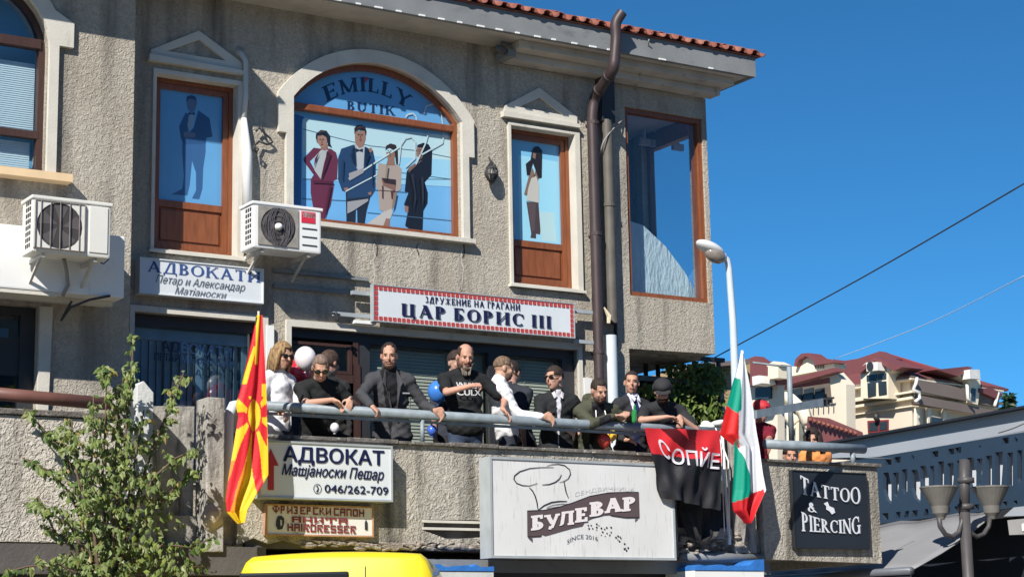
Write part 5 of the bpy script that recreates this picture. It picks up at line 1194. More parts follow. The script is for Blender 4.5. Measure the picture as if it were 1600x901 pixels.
# 4 man in charcoal suit
def pocket(T, L_, M, nb, St, Ft, up, sh, arms_):
    mb = MB(); c = nb-up*.20+St*.085+Ft*.158; mb.obox(c, St*.07, Ft*.006, up*.012); mb.build('pocket_trim', mat('pale_trim', (.35, .35, .38), .7, 0), T)
    for s in (-1, 1):
        mb = MB(); mb.face([nb+Ft*.075+St*s*.055+up*.03, nb-up*.09+Ft*.15+St*s*.10, nb-up*.13+Ft*.155+St*s*.075, nb-up*.40+Ft*.15+St*s*.025, nb-up*.30+Ft*.165+St*s*.035])
        o = mb.build('lapel', cloth_m((.055, .056, .063)), T); md = o.modifiers.new('t', 'SOLIDIFY'); md.thickness = .008
    mb = MB(); c = nb-up*.42+Ft*.162; mb.cone(c, c+Ft*.006, .012, .012, 10); mb.build('button', mat('horn', (.2, .2, .2), .3), T, True)
person('short haired man in a charcoal suit over a black shirt, arms spread on the rail', (608, 556), -1.18, 613, -1.02, -.05, .18, 0, .05, (.44, .24, .17),
       [(-1, (580, 633, -1.43), (-.9, .1, -.4), (.5, -.35, -.55), (.2, .2, -1), .75), (1, (678, 640, -1.44), (.6, .3, -.6), (.75, -.25, -.45), (0, 0, -1), .8)], 'receding', (.0, (.20, .115, .085)), 'suit', (.055, .056, .063), (.03, .03, .035), 1.0, 1.0, hairc=(.035, .02, .014), inner=((.009, .009, .012), .10), extra=pocket, group=G_)
# hidden man behind 5
person('dark haired person mostly hidden behind the big bearded man', (713, 567), -.78, 704, -.7, .5, .1, 0, .2, (.40, .24, .18), (), 'short', None, 'tee', (.03, .035, .05), hairc=(.05, .025, .02), group=G_)
# 5 big bearded man
def tee_print(T, L_, M, nb, St, Ft, up, sh, arms_):
    pm = mat('tee_print', (.72, .72, .72), .7, .1, 40)
    for r_, (txt, zt_, hh) in enumerate((('VNHXCY', .11, .055), ('CULX', .18, .055))):
        vf = font_mesh(txt, .03); mb = MB()
        for fc in vf[1]:
            pts = []
            for j in fc:
                x = (vf[0][j][0]-.5)*.25; z = vf[0][j][1]*hh
                pts.append(nb-up*(zt_+.055-z)+St*x+Ft*(.195-x*x*2.0+.01*r_))
            mb.face(pts)
        mb.build('shirt_lettering', pm, T)
person('big man with thick grey beard and black t-shirt with white lettering, one hand raised', (727, 557), -1.20, 726, -1.02, .25, .38, 0, .1, (.47, .25, .18),
       [(-1, (737, 602, -1.50), (-1, .1, -.7), (.9, -.2, .1), (-.1, .6, -1), 1.15), (1, (785, 638, -1.45), (.8, .3, -.1), (.55, -.3, -.75), (-.3, 0, -1), .35)], 'bald', (.9, (.10, .05, .03)), 'tee', (.016, .017, .019), (.05, .07, .12), 1.03, 1.16, .055, False, hairc=(.075, .04, .028), extra=tee_print, group=G_)
# 6 man in white shirt seen half from behind
person('man in a crisp white shirt turning away, one arm reaching along the rail', (787, 576), -1.12, 792, -1.0, 1.75, .1, 0, 1.45, (.43, .25, .175),
       [(-1, (848, 650, -1.45), (.2, .1, -1), (.9, -.3, -.2), (0, 0, -1), .6), (1, (800, 670, -1.0), (0, .6, -.6), (.6, 0, -.6), (0, 0, -1), .3)], 'shaved', (.0, (.16, .09, .065)), 'shirt', (.78, .78, .80), (.03, .035, .045), .98, 1.05, hairc=(.26, .165, .105), group=G_)
person('person in dark clothes half hidden behind the man in the white shirt', (801, 583), -.70, 813, -.62, 2.6, .1, 0, 2.5, (.38, .22, .16), (), 'short', None, 'tee', (.03, .033, .045), hairc=(.03, .02, .015), k=.95, group=G_)
# 7 sunglasses jacket
def zipped(T, L_, M, nb, St, Ft, up, sh, arms_):
    mb = MB()
    for s in (-1, 1): mb.face([nb+Ft*.075+St*s*.035+up*.035, nb+Ft*.10+St*s*.015-up*.02, nb+Ft*.115+St*s*.045-up*.04, nb+Ft*.06+St*s*.065+up*.01])
    o = mb.build('collar', cloth_m((.52, .50, .52)), T); o.modifiers.new('t', 'SOLIDIFY').thickness = .006
    mb = MB(); c = nb-up*.17-St*.14+Ft*.152; mb.obox(c, St*.09, Ft*.004, up*.008); mb.build('chest_zip', DARKM, T)
person('man with dark sunglasses in a black jacket over a pale lilac shirt, looking left', (866, 591), -1.12, 868, -1.0, -.75, .02, 0, -.05, (.42, .24, .175),
       [(-1, (880, 668, -1.32), (-.9, .2, -.4), (.7, -.1, -.2), (0, 0, -1), .5), (1, (905, 672, -1.2), (.9, .2, -.3), (-.3, -.4, -.3), (0, 0, -1), .5)], 'short', None, 'jacket', (.018, .02, .022), (.03, .03, .035), .97, .95, glasses=True, hairc=(.05, .028, .02), inner=((.48, .47, .52), .024), extra=zipped, group=G_)
# 8 hoodie
def cords(T, L_, M, nb, St, Ft, up, sh, arms_):
    for s in (-1, 1):
        mb = MB(); mb.tube([nb+Ft*.10+St*s*.05-up*.02, nb+Ft*.155+St*s*.06-up*.10, nb+Ft*.165+St*s*.065-up*.2], .006, 6); mb.build('hood_cord', WHITE, T, True)
    w = arms_[1][1]; mb = MB(); c = w+V((.05, -.06, .0)); mb.cone(c+V((-.01, 0, -.07)), c+V((0, 0, .02)), .028, .028, 10); mb.cone(c+V((0, 0, .03)), c+V((.005, 0, .085)), .013, .012, 10)
    tag(mb.build('green_bottle', mat('bottle_green', (.03, .22, .06), .15, 0)), 'green bottle held over the rail by the man in the olive hooded top', 'bottle')
person('bearded man in an olive hooded top bending over the rail', (936, 610), -1.36, 925, -.98, .45, .45, .15, .15, (.42, .235, .17),
       [(-1, (958, 650, -1.46), (-1, 0, -.5), (.9, -.1, .1), (.1, -.2, -1), .7), (1, (980, 647, -1.44), (.9, .3, -.5), (-.5, -.6, .1), (-.2, 0, -1), .7)], 'shaved', (.02, (.13, .075, .055)), 'hoodie', (.065, .068, .045), (.06, .06, .05), .97, 1.1, hairc=(.045, .028, .02), inner=((.016, .016, .02), .07), extra=cords, group=G_)
# 9 young man in suit
def collar_tie(T, L_, M, nb, St, Ft, up, sh, arms_):
    mb = MB()
    for s in (-1, 1): mb.face([nb+Ft*.075+St*s*.04+up*.035, nb+Ft*.10+St*s*.01-up*.01, nb+Ft*.115+St*s*.04-up*.04, nb+Ft*.06+St*s*.062+up*.015])
    o = mb.build('collar', cloth_m((.62, .64, .72)), T); o.modifiers.new('t', 'SOLIDIFY').thickness = .006
person('young clean shaven man in a black suit with white shirt and navy tie', (987, 598), -1.02, 985, -.92, -.1, .02, -.05, .35, (.42, .23, .16),
       [(-1, (975, 687, -1.2), (-.8, .3, -.5), (.5, -.5, 0), (0, 0, -1), .6)], 'shaved', None, 'suit', (.03, .031, .037), (.03, .03, .035), 1.0, .95, hairc=(.035, .02, .014), inner=((.62, .64, .74), .07, (.012, .016, .07)), extra=collar_tie, group=G_)
# 10 cap man
def cap(T, L_, M, nb, St, Ft, up, sh, arms_):
    cm = mat('black_cap_cloth', (.022, .022, .025), .85, .1)
    mb = MB(); mb.ell(L_(0, -.012, .075), .095, .112, .072, M, 20, 12); mb.cone(L_(-.06, -.02, .05), L_(.06, -.02, .05), .05, .05, 10)
    remesh(mb, 'cap', cm, T, .009, 2)
    mb = MB(); n = 10; top_ = [L_(.078*cos(pi*i/n), .075+.085*sin(pi*i/n), .055-.022*sin(pi*i/n)-.012*abs(cos(pi*i/n))) for i in range(n+1)]; mb.face(top_)
    o = mb.build('cap_peak', cm, T); o.modifiers.new('t', 'SOLIDIFY').thickness = .008
person('man in a black cap and black polo shirt, forearms above the red banner', (1035, 612), -1.30, 1040, -.95, -.1, .55, 0, .05, (.44, .25, .18),
       [(-1, (1040, 651, -1.48), (-1, .1, -.4), (.9, -.05, 0), (.1, -.1, -1), .45), (1, (1062, 650, -1.42), (.9, .2, -.4), (-.3, -.45, -.6), (-.2, 0, -1), .45)], 'short', (.12, (.02, .013, .01)), 'polo', (.026, .027, .031), (.03, .03, .035), .98, 1.15, hairc=(.02, .013, .01), extra=cap, group=G_)
# 11 red cap
def redcap(T, L_, M, nb, St, Ft, up, sh, arms_):
    mb = MB(); mb.ell(L_(0, -.005, .06), .092, .115, .075, M, 16, 10); mb.build('cap', mat('red_cap_cloth', (.45, .02, .03), .7, .05), T, True)
person('person in a red cap and dark red top holding the white green red flag', (1189, 642), -.62, 1178, -.5, .5, .35, 0, 0, (.36, .2, .15),
       [(-1, (1150, 640, -1.25), (-.8, .3, -.2), (.3, -.5, .5), (0, 0, 1), .8), (1, (1195, 690, -.9), (.8, .3, -.5), (0, -.5, -.5), (0, 0, -1), .5)], 'short', None, 'tee', (.16, .012, .025), hairc=(.03, .02, .015), k=.9, extra=redcap, group=G_)
# right hand seated people
person('dark haired woman in an orange top behind the right end of the balcony', (1270, 686), -.75, 1285, -.6, -.35, .3, 0, .3, (.44, .24, .17), (), 'long', None, 'tee', (.72, .28, .09), hairc=(.03, .016, .014), k=.62, wide=.9)
person('person with tied dark hair seen behind the right end rail, face under the tube', (1235, 712), -.85, 1232, -.7, .0, .15, 0, 0, (.42, .22, .16), (), 'short', None, 'tee', (.10, .05, .06), hairc=(.04, .015, .015), k=.55, wide=.8)
# balloons
def balloon(label, u, v, Y, r, col, m2=None):
    c = W(u, v, Y); T = thing('balloon', c, label, 'balloon'); mb = MB()
    nu, nv = 20, 14
    for j in range(nv+1):
        ph = pi*j/nv; z = cos(ph); rr = r*sin(ph)*(1-.12*(z < 0)*(-z))
        for i in range(nu): a = 2*pi*i/nu; mb.v.append((c.x+rr*cos(a), c.y+rr*sin(a), c.z+r*1.12*z))
    for j in range(nv):
        for i in range(nu): a = j*nu+i; b = j*nu+(i+1) % nu; mb.f.append((a, a+nu, b+nu, b)); mb.m.append(0)
    mb.build('skin', mat('balloon_rubber', col, .25, 0, coat=.5), T, True)
    w = MB(); w.cone((c.x, c.y, c.z-r*1.12), (c.x, c.y, c.z-r*1.2), .008, .014, 8); w.build('knot', mat('balloon_rubber', col, .3, 0), T, True)
balloon('white balloon beside the blonde woman', 477, 560, -.95, .108, (.80, .76, .78))
balloon('red balloon behind the white balloon and the blonde woman', 462, 588, -.80, .15, (.55, .02, .04))
balloon('blue balloon squeezed behind the big bearded man, left of his elbow', 684, 612, -.95, .105, (.05, .2, .62))
balloon('small red and yellow balloon under the rail below the olive hooded man', 944, 688, -1.28, .07, (.62, .05, .03))
balloon('small yellow balloon under the rail beside the red one', 956, 680, -1.22, .055, (.75, .5, .06))
balloon('white balloon low behind the rail, below the shaven man', 523, 668, -1.15, .045, (.75, .75, .8))
balloon('blue balloon low behind the rail left of the bearded man', 675, 672, -1.15, .05, (.06, .15, .6))
# ---------------------------------------------------------------- flags
FLAGM = attr_mat('flag_fabric', .55, 0, .002, 50, .3, .18)
def cloth_sheet(name, rows, Y, fold, colf, parent, nu=70, nv=150):
    """rows: (v, left u, right u); fold(s, t) gives the depth offset; colf(u, v) the colour"""
    vs, fs, cs = [], [], []
    for j in range(nv+1):
        v = rows[0][0]+(rows[-1][0]-rows[0][0])*j/nv
        for a, b in zip(rows, rows[1:]):
            if a[0] <= v <= b[0]+1e-6: k = (v-a[0])/(b[0]-a[0]); l = a[1]+(b[1]-a[1])*k; r = a[2]+(b[2]-a[2])*k; dv = [(x[3] if len(x) > 3 else 0) for x in (a, b)]; tilt = dv[0]+(dv[1]-dv[0])*k; break
        for i in range(nu+1):
            s = i/nu; u = l+(r-l)*s; vv = v+tilt*s; f = fold(s, j/nv)
            p = W(u, vv, Y); p.y += f; vs.append(tuple(p)); cs.append(colf(u, vv, s, j/nv))
    for j in range(nv):
        for i in range(nu): a = j*(nu+1)+i; fs.append((a, a+1, a+nu+2, a+nu+1))
    me = bpy.data.meshes.new(name); me.from_pydata(vs, [], fs); me.materials.append(FLAGM); me.polygons.foreach_set('use_smooth', [True]*len(fs)); set_attr(me, cs); me.update()
    o = link(name, me, parent); return o
RED = (.66, .018, .03); YEL = (.86, .56, .02); ORG = (.72, .25, .015)
def mk(u, v, s, t):
    dx, dy = (u-397)/10.5, (v-648)/25.0; r = sqrt(dx*dx+dy*dy)
    if r < .98: return YEL if abs(dx) > .35 or r > .9 else ORG
    if r < 1.18: return RED
    a = atan2(dy, dx); w = abs(((a-pi/2-.25)/(pi/4)+.5) % 1-.5)
    wd = .10+.055*min(r, 5)
    if v < 620: return YEL if (abs(u-(404-(v-495)*.05)) < 3.2 and v < 570) or (u > 409-(620-v)*.0 and 600 < v < 622) or (abs(u-(393-(v-560)*.28)) < 2.4+(v-540)*.02 and 540 < v < 600) else RED
    if v > 800 or u > 416-(v > 740)*(v-740)*.45: return YEL
    return (YEL if u > 385 or v < 720 else (YEL if abs(w) < wd*.5 else ORG)) if w < wd else RED
F1 = thing('national_flag', W(400, 650, -1.62), 'red flag with yellow sun and rays hanging furled at the left rail end', 'flag')
cloth_sheet('flag_cloth', [(492, 401, 410), (540, 391, 412), (600, 379, 415), (632, 370, 416), (650, 374, 416), (700, 366, 417), (745, 358, 417, -3), (780, 353, 398, -6), (800, 355, 385, -4), (818, 371, 380, -2)], -1.90,
            lambda s, t: .035*sin(s*pi*3.0+t*2.2+.5)*(.2+.8*t)+.014*sin(s*19+t*5)*t, mk, F1)
w = MB(); w.tube([W(404, 486, -1.87), W(404, 500, -1.84), W(400, 600, -1.72), W(396, 680, -1.45)], .011, 8); w.build('flag_staff', mat('pale_staff', (.5, .45, .35), .5), F1, True)
w = MB(); w.tube([W(404, 494, -1.88), W(400, 497, -1.9), W(399, 520, -1.88)], .005, 6); w.build('tie_cord', DARKM, F1, True)
# white green red flag
WHT = (.78, .80, .84); GRN = (.0, .30, .20); RD2 = (.68, .02, .02)
def inpoly(u, v, P):
    c = False; n = len(P)
    for i in range(n):
        (x1, y1), (x2, y2) = P[i], P[(i+1) % n]
        if (y1 > v) != (y2 > v) and u < (x2-x1)*(v-y1)/(y2-y1)+x1: c = not c
    return c
PG1 = [(1148, 588), (1156, 592), (1157, 640), (1150, 645), (1138, 632)]; PR1 = [(1130, 620), (1138, 631), (1152, 641), (1152, 688), (1158, 600+100), (1120, 680)]
PG2 = [(1150, 684), (1178, 768), (1186, 769), (1150, 792), (1140, 792)]; PR2 = [(1140, 788), (1166, 776), (1192, 764), (1192, 830), (1140, 830)]
def bgf(u, v, s, t):
    if inpoly(u, v, PR2): return (RD2[0]*.8, .015, .02)
    if inpoly(u, v, PG2): return GRN
    if inpoly(u, v, PG1): return GRN
    if inpoly(u, v, PR1): return RD2
    return WHT
F2 = thing('tricolour_flag', W(1160, 680, -1.66), 'white, green and red flag hanging furled left of the tattoo sign', 'flag')
cloth_sheet('flag_cloth', [(547, 1158.5, 1161), (570, 1154, 1166), (600, 1146, 1172), (640, 1136, 1178), (678, 1127, 1183), (697, 1150, 1186), (740, 1149, 1190), (765, 1148, 1194), (782, 1147, 1188, -4), (797, 1150, 1180, -2), (810, 1163, 1174), (817, 1168, 1170)], -1.78,
            lambda s, t: .05*sin(s*pi*2.6+.6+t*1.5)*(.25+.75*t)+.012*sin(s*24+t*7)*t, bgf, F2)
w = MB(); w.tube([W(1160, 548, -1.74), W(1166, 640, -1.66), W(1170, 700, -1.5)], .012, 8); w.build('flag_staff', WHITE, F2, True)
# red and black banner
F3 = thing('fan_banner', W(1070, 720, -1.68), 'red and black banner with white lettering draped over the rail beside the billboard', 'banner')
BR = (.74, .035, .045); BK = (.022, .022, .027)
def bnf(u, v, s, t):
    if inpoly(u, v, [(1033, 668), (1054, 668), (1078, 688), (1066, 664), (1090, 664), (1087, 704), (1074, 704), (1050, 688)]): return (.10, .008, .012)  # dark red patch near the top edge of the banner
    lim = 708+(u-1020)*.13
    return BR if v < lim else BK
def bfold(s, t): return .04*sin(s*7+t*2.5)*t+.03*sin(s*19-t*6)*t*t+.022*sin(s*9+t*11)*sin(s*pi)+.012*sin(s*33+t*9)*t
brows = [(668, 1007, 1124, 4), (690, 1012, 1126, 4), (712, 1020, 1128, 5), (740, 1028, 1130, 5), (765, 1032, 1129, 14), (777, 1036, 1126, 20)]
cloth_sheet('banner_cloth', brows, -1.80, bfold, bnf, F3, 80, 90)
lm = mat('banner_white', (.74, .70, .76), .6, 0)
vf = font_mesh('СОПЙЕ', .02); mb = MB()
for fi, fc in enumerate(vf[1]):
    pts = []
    for j in fc:
        s, t = vf[0][j]; u = 1031+95*s; v = 721+14*s*0+11*s-t*22; 
        if s < .205: v += -9+8*(s-.1)/.1; u += 1-t*4
        ss = (u-1022)/106; tt = (v-668)/116; p = W(u, v, -1.816-(fi//font_mesh.n)*.0005); p.y += bfold(ss, tt); pts.append(p)
    mb.face(pts)
mb.build('lettering', lm, F3)
w = MB(); w.tube([W(1118, 668, -1.46), W(1126, 690, -1.52), W(1132, 830, -1.5)], .007, 6); w.tube([W(1126, 690, -1.5), W(1138, 720, -1.5), W(1140, 850, -1.5)], .010, 6); w.build('hanging_cord', WHITE, F3, True)
# dark sheet hanging lower
F4 = thing('dark_sheet', W(1090, 800, -1.6), 'black plastic sheet drooping below the red and black banner', 'sheet')
cloth_sheet('sheet', [(770, 1062, 1128), (800, 1064, 1126), (820, 1070, 1122), (838, 1080, 1116), (845, 1088, 1104)], -1.56, lambda s, t: .04*sin(s*9+t*3)+.02*sin(s*23), lambda u, v, s, t: (.03, .03, .032), F4, 40, 30)
w = MB(); w.tube([W(1128, 672, -1.45), W(1133, 760, -1.5), W(1140, 850, -1.47)], .018, 8); tag(w.build('white_strip', WHITE, None, True), 'narrow white cord strip hanging beside the concrete post and the banner', 'cord')
q0 = W(1120, 668, -1.2); w = MB()
for i in range(14): w.ell(W(1100+i*2.4, 664+random.uniform(-4, 3), -1.2+random.uniform(-.05, .1)), .05, .06, .035, None, 8, 6)
tag(w.build('white_cloth_bundle', WHITE, None, True), 'crumpled white cloth lying on the rail behind the red and black banner', 'cloth')
# ---------------------------------------------------------------- geometry on arbitrary vertical planes
def pl_prism(mb, loops, o, n, th, m=0, side=True):
    """outlines given as photo points, projected on the plane (o, n) and extruded away from the viewer"""
    if not isinstance(loops[0][0], (tuple, list)): loops = [loops]
    n = V(n).normalized(); t = n.cross(V((0, 0, 1))).normalized(); up = t.cross(n)
    if up.z < 0: up = -up
    P = [[WP(a, b, o, n) for a, b in l] for l in loops]; n_out = n if (CPOS-o).dot(n) < 0 else -n
    flat = [p for l in P for p in l]; tri = tessellate_polygon([[V(((p-o).dot(t), (p-o).dot(up), 0)) for p in l] for l in P])
    for q in (0, th):
        k = len(mb.v); mb.v += [tuple(p+n_out*q) for p in flat]
        for f in tri: mb.f.append(tuple(k+i for i in f)); mb.m.append(m)
        if not th: break
    if side and th:
        for l in P:
            k = len(mb.v); c = len(l); mb.v += [tuple(p) for p in l]+[tuple(p+n_out*th) for p in l]
            for i in range(c): j = (i+1) % c; mb.f.append((k+i, k+j, k+c+j, k+c+i)); mb.m.append(m)
    return mb
def dirv(deg): return V((sin(radians(deg)), cos(radians(deg)), 0))
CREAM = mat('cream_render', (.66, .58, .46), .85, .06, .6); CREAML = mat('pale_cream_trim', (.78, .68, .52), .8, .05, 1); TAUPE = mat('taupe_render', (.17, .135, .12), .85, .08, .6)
REDR = mat('red_metal_roof', (.175, .055, .055), .6, .05, 1.5, .01, 6, stretch=(3, 3, 1)); FARG = mat('far_window_glass', (.03, .045, .06), .15, .1, 1); FARF = mat('far_white_frame', (.7, .68, .64), .6)
REDT = mat('red_roof_trim', (.20, .03, .035), .6, .1)
# ---------------------------------------------------------------- cream house with red roof
tC = 96.0
C0 = WT(1428, 700, tC); C0.z = 0; dl, dr = dirv(-4), dirv(80); nL = V((dl.y, -dl.x, 0)); nR = V((dr.y, -dr.x, 0))
H = thing('cream_house', C0, 'big cream house with hipped dark red metal roof and dormers, corner towards the viewer', 'house')
def HL(u, v): return WP(u, v, C0, nL)
def HR(u, v): return WP(u, v, C0, nR)
zE = HL(1428, 592).z; wl = (HL(1322, 640)-C0).dot(dl); wr_ = (HR(1560, 640)-C0).dot(dr)
w = MB(); w.obox(C0, dl*wl, dr*wr_, V((0, 0, zE))); w.build('wall', CREAM, H)
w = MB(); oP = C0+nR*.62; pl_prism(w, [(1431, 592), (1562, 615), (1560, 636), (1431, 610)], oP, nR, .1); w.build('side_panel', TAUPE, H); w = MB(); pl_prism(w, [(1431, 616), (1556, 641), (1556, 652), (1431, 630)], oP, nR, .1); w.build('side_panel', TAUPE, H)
for v0, v1, pr_ in ((588, 594, .45), (612, 615, .5), (620, 624, .35), (633, 635, .2)):
    z1, z0 = HL(1428, v0).z, HL(1428, v1).z; w = MB(); w.obox(C0-dl*pr_-dr*pr_+V((0, 0, z0)), dl*(wl+pr_), dr*(wr_+pr_), V((0, 0, z1-z0))); w.build('cornice', CREAML, H)
ov = .45; zr_ = HL(1428, 588).z; e0 = C0-dl*ov-dr*ov; e1 = C0+dl*(wl+ov)-dr*ov; e2 = e1+dr*(wr_+2*ov); e3 = e0+dr*(wr_+2*ov)
ap = WT(1374, 548, tC+7)
w = MB()
for p in (e0, e1, e2, e3): p.z = zr_
for a, b in ((e0, e1), (e1, e2), (e2, e3), (e3, e0)): w.face([a, b, ap])
w.face([e0-V((0, 0, .12)), e1-V((0, 0, .12)), e2-V((0, 0, .12)), e3-V((0, 0, .12))])
for a, b in ((e0, e1), (e1, e2), (e2, e3), (e3, e0)): w.face([a, b, b-V((0, 0, .12)), a-V((0, 0, .12))])
w.build('roof', REDR, H)
w = MB(); pl_prism(w, [(1300, 566), (1340, 560), (1374, 548.5), (1400, 560), (1392, 600), (1350, 604), (1322, 606), (1306, 584)], C0+dr*.9, nL, .5); w.build('roof', REDR, H)
for k_ in range(9):
    a_, b_ = e0.lerp(e3, (k_+1)/10), ap.lerp(ap, 0); w = MB(); w.tube([a_, a_.lerp(b_, .97)], .03, 4); w.build('roof_seam', REDT, H)
def dormer(pf, o, n, pts, win, depth_dir):
    oo = o-n*( -.0); mb = MB(); pl_prism(mb, pts, oo, n, 3.0); d = mb.build('dormer', CREAM, H); return d
oD = C0-nL*.0+dr*-.35
d_ = MB(); pl_prism(d_, [(1345, 622), (1345, 585), (1341, 578), (1352, 567), (1366, 561), (1390, 570), (1396, 577), (1388, 583), (1388, 622)], C0-dr*1.0, nL, .9); D_ = d_.build('dormer', CREAML, H)
d_ = MB(); pl_prism(d_, [(1337, 580), (1366, 557), (1410, 573), (1396, 579), (1366, 563), (1344, 583)], C0-dr*1.3, nL, 1.6); d_.build('dormer_roof', REDR, D_)
for q in ([(1354, 586), (1369, 584), (1369, 594), (1354, 595)], [(1371, 584), (1384, 582), (1384, 591), (1371, 593)], [(1355, 598), (1368, 597), (1368, 617), (1356, 620)], [(1372, 596), (1384, 595), (1385, 615), (1373, 617)]):
    d_ = MB(); pl_prism(d_, q, C0-dr*1.06, nL, .05); d_.build('pane', FARG, D_)
d_ = MB(); pl_prism(d_, [(1353, 566), (1371, 565), (1372, 578), (1354, 580)], C0-dr*1.6, nL, .5); tag(d_.build('air_conditioner_casing', FARF, D_), None)
d_ = MB(); c = WP(1359, 572, C0-dr*1.64, nL); d_.tube([c, c+V((.02, 0, 0))], .24, 12); d_.build('fan_grille', DARKM, D_)
d_ = MB(); pl_prism(d_, [(1355, 657), (1388, 655), (1388, 674), (1356, 676)], C0-dr*.05, nL, .2); W_ = d_.build('window', REDT, H)
for q in ([(1358, 660), (1371, 659), (1371, 672), (1358, 673)], [(1374, 659), (1386, 658), (1386, 670), (1374, 672)]):
    d_ = MB(); pl_prism(d_, q, C0-dr*.08, nL, .03); d_.build('pane', FARG, W_)
d_ = MB(); d_.ell(WP(1369, 651, C0-dr*.3, nL), .16, .16, .2); d_.build('wall_lamp', DARKM, H, True)
# right dormer on the shaded side, pipes
d_ = MB(); pl_prism(d_, [(1497, 586), (1512, 577), (1530, 577), (1532, 600), (1528, 632), (1514, 628), (1513, 598)], C0+nR*.75, nR, 1); D2_ = d_.build('dormer', CREAML, H)
d_ = MB(); pl_prism(d_, [(1463, 577), (1512, 572), (1520, 574), (1498, 588)], C0+nR*.95, nR, 1.2); d_.build('dormer_roof', REDR, D2_)
d_ = MB(); pl_prism(d_, [(1515, 577), (1531, 578), (1532, 592), (1516, 591)], C0+nR*1.3, nR, .5); d_.build('air_conditioner_casing', FARF, D2_)
d_ = MB(); pl_prism(d_, [(1519, 606), (1525, 607), (1524, 626), (1518, 625)], C0+nR*.8, nR, .05); d_.build('pane', FARG, D2_)
for P in ([(1433, 590), (1431, 600), (1426, 608), (1436, 612), (1437, 622), (1430, 627)], [(1511, 600), (1512, 622), (1518, 628)], [(1560, 613), (1556, 628), (1554, 634)]):
    d_ = MB(); d_.tube([WP(a, b, C0+nR*.85, nR) for a, b in P], .09, 6); d_.build('rain_pipe', FARF, H, True)
d_ = MB(); pl_prism(d_, [(1532, 606), (1550, 606), (1567, 615), (1562, 624), (1532, 612)], C0+nR*.9, nR, 1.5); d_.build('side_roof', REDR, H)
for u in (1432, 1450, 1474): d_ = MB(); pl_prism(d_, [(u, 637), (u+5, 638), (u+5, 664), (u, 664)], C0+nR*.3, nR, .15); d_.build('pilaster', CREAML, H)
d_ = MB(); pl_prism(d_, [(1453, 652), (1472, 653), (1472, 660), (1453, 664)], C0+nR*.3, nR, .05); d_.build('pane', FARG, H)
# ---------------------------------------------------------------- left wing with balcony and curved gable
o2 = WT(1325, 640, 90); o2.z = 0
H2 = thing('gabled_house', o2, 'cream house with arched gable and recessed balcony, left of the big cream house', 'house')
w = MB(); pl_prism(w, [[(1186, 1070), (1186, 598), (1200, 600), (1304, 580), (1322, 600), (1328, 1070)], [(1206, 604), (1296, 584), (1300, 628), (1290, 634), (1206, 640)]], o2, nL, .6); w.build('wall', CREAM, H2)
w = MB(); pl_prism(w, [(1186, 1070), (1186, 598), (1200, 600), (1304, 580), (1322, 600), (1328, 1070)], o2+dr*3.4, nL, .3); w.build('recess_wall', mat('shadow_cream', (.13, .11, .095), .9, .1), H2)  # shade of the recess put into the wall colour
for u in (1238, 1256, 1273):
    w = MB(); pl_prism(w, [(u, 608), (u+14, 605), (u+14, 626), (u, 629)], o2+dr*3.0, nL, .1); w.build('window', FARG, H2)
w = MB(); pl_prism(w, [(1183, 604), (1302, 574), (1308, 580), (1190, 612)], o2-dr*.5, nL, .5); w.build('eave', REDR, H2)
w = MB(); pl_prism(w, [(1218, 585), (1232, 573), (1240, 572), (1244, 560), (1254, 553), (1264, 554), (1272, 566), (1302, 563), (1304, 574), (1222, 590)], o2+dr*.6, nL, .8); G_2 = w.build('curved_gable', CREAML, H2)
w = MB(); pl_prism(w, [(1240, 572), (1243, 560), (1252, 552), (1262, 551), (1272, 558), (1300, 561), (1302, 566), (1274, 570), (1268, 560), (1258, 556), (1248, 562), (1244, 572)], o2+dr*.3, nL, .9); w.build('gable_cap', REDR, H2)
w = MB(); pl_prism(w, [(1165, 596), (1222, 583), (1305, 566), (1300, 596), (1190, 612), (1165, 606)], o2+dr*1.6, nL, .3); w.build('roof', REDR, H2)
for i in range(4): w = MB(); pl_prism(w, [(1273+i*4, 570), (1274.6+i*4, 570), (1274.6+i*4, 575), (1273+i*4, 575)], o2+dr*.55, nL, .05); w.build('slot', TAUPE, H2)
for i in range(9):
    a, b = WP(1236+i*8, 630-i*.9, o2-dr*.3, nL), WP(1236+i*8, 642-i*.9, o2-dr*.3, nL); w = MB(); w.tube([a, b], .035, 5); w.build('baluster', DARKM, H2)
w = MB(); a, b = WP(1234, 629, o2-dr*.3, nL), WP(1303, 621, o2-dr*.3, nL); w.tube([a, b], .05, 5); w.build('balcony_rail', DARKM, H2)
for A_ in ([(1198, 626), (1214, 618), (1236, 623), (1256, 642), (1262, 662)], [(1196, 648), (1216, 643), (1234, 650), (1244, 662)]):
    for k, off in enumerate((0, 7)):
        P = [WP(a, b+off, o2-dr*2.5, nL) for a, b in A_]; w = MB(); w.tube(P, .30 if k == 0 else .15, 6); w.build('curved_canopy_rib', CREAML, H2, True)
w = MB(); pl_prism(w, [(1198, 630), (1214, 624), (1236, 630), (1250, 644), (1258, 690), (1198, 690)], o2-dr*2.3, nL, .1); w.build('veranda_glass', mat('veranda_glazing', (.16, .17, .15), .3, .3, 1.5), H2)
for u in (1200, 1216, 1232, 1246): w = MB(); a, b = WP(u, 640, o2-dr*2.45, nL), WP(u, 690, o2-dr*2.45, nL); w.tube([a, b], .09, 5); w.build('veranda_post', CREAML, H2)
w = MB(); pl_prism(w, [(1258, 690), (1262, 650), (1285, 652), (1338, 674), (1340, 684), (1290, 694)], o2-dr*3.2, nL, .4); w.build('lower_roof', REDR, H2)
for i in range(11): c = WP(1264+i*7, 653+i*2.1, o2-dr*3.3, nL); w = MB(); w.tube([c, c+V((-.25, -.4, -.14))], .075, 6); w.build('eave_tile', TERRA, H2, True)
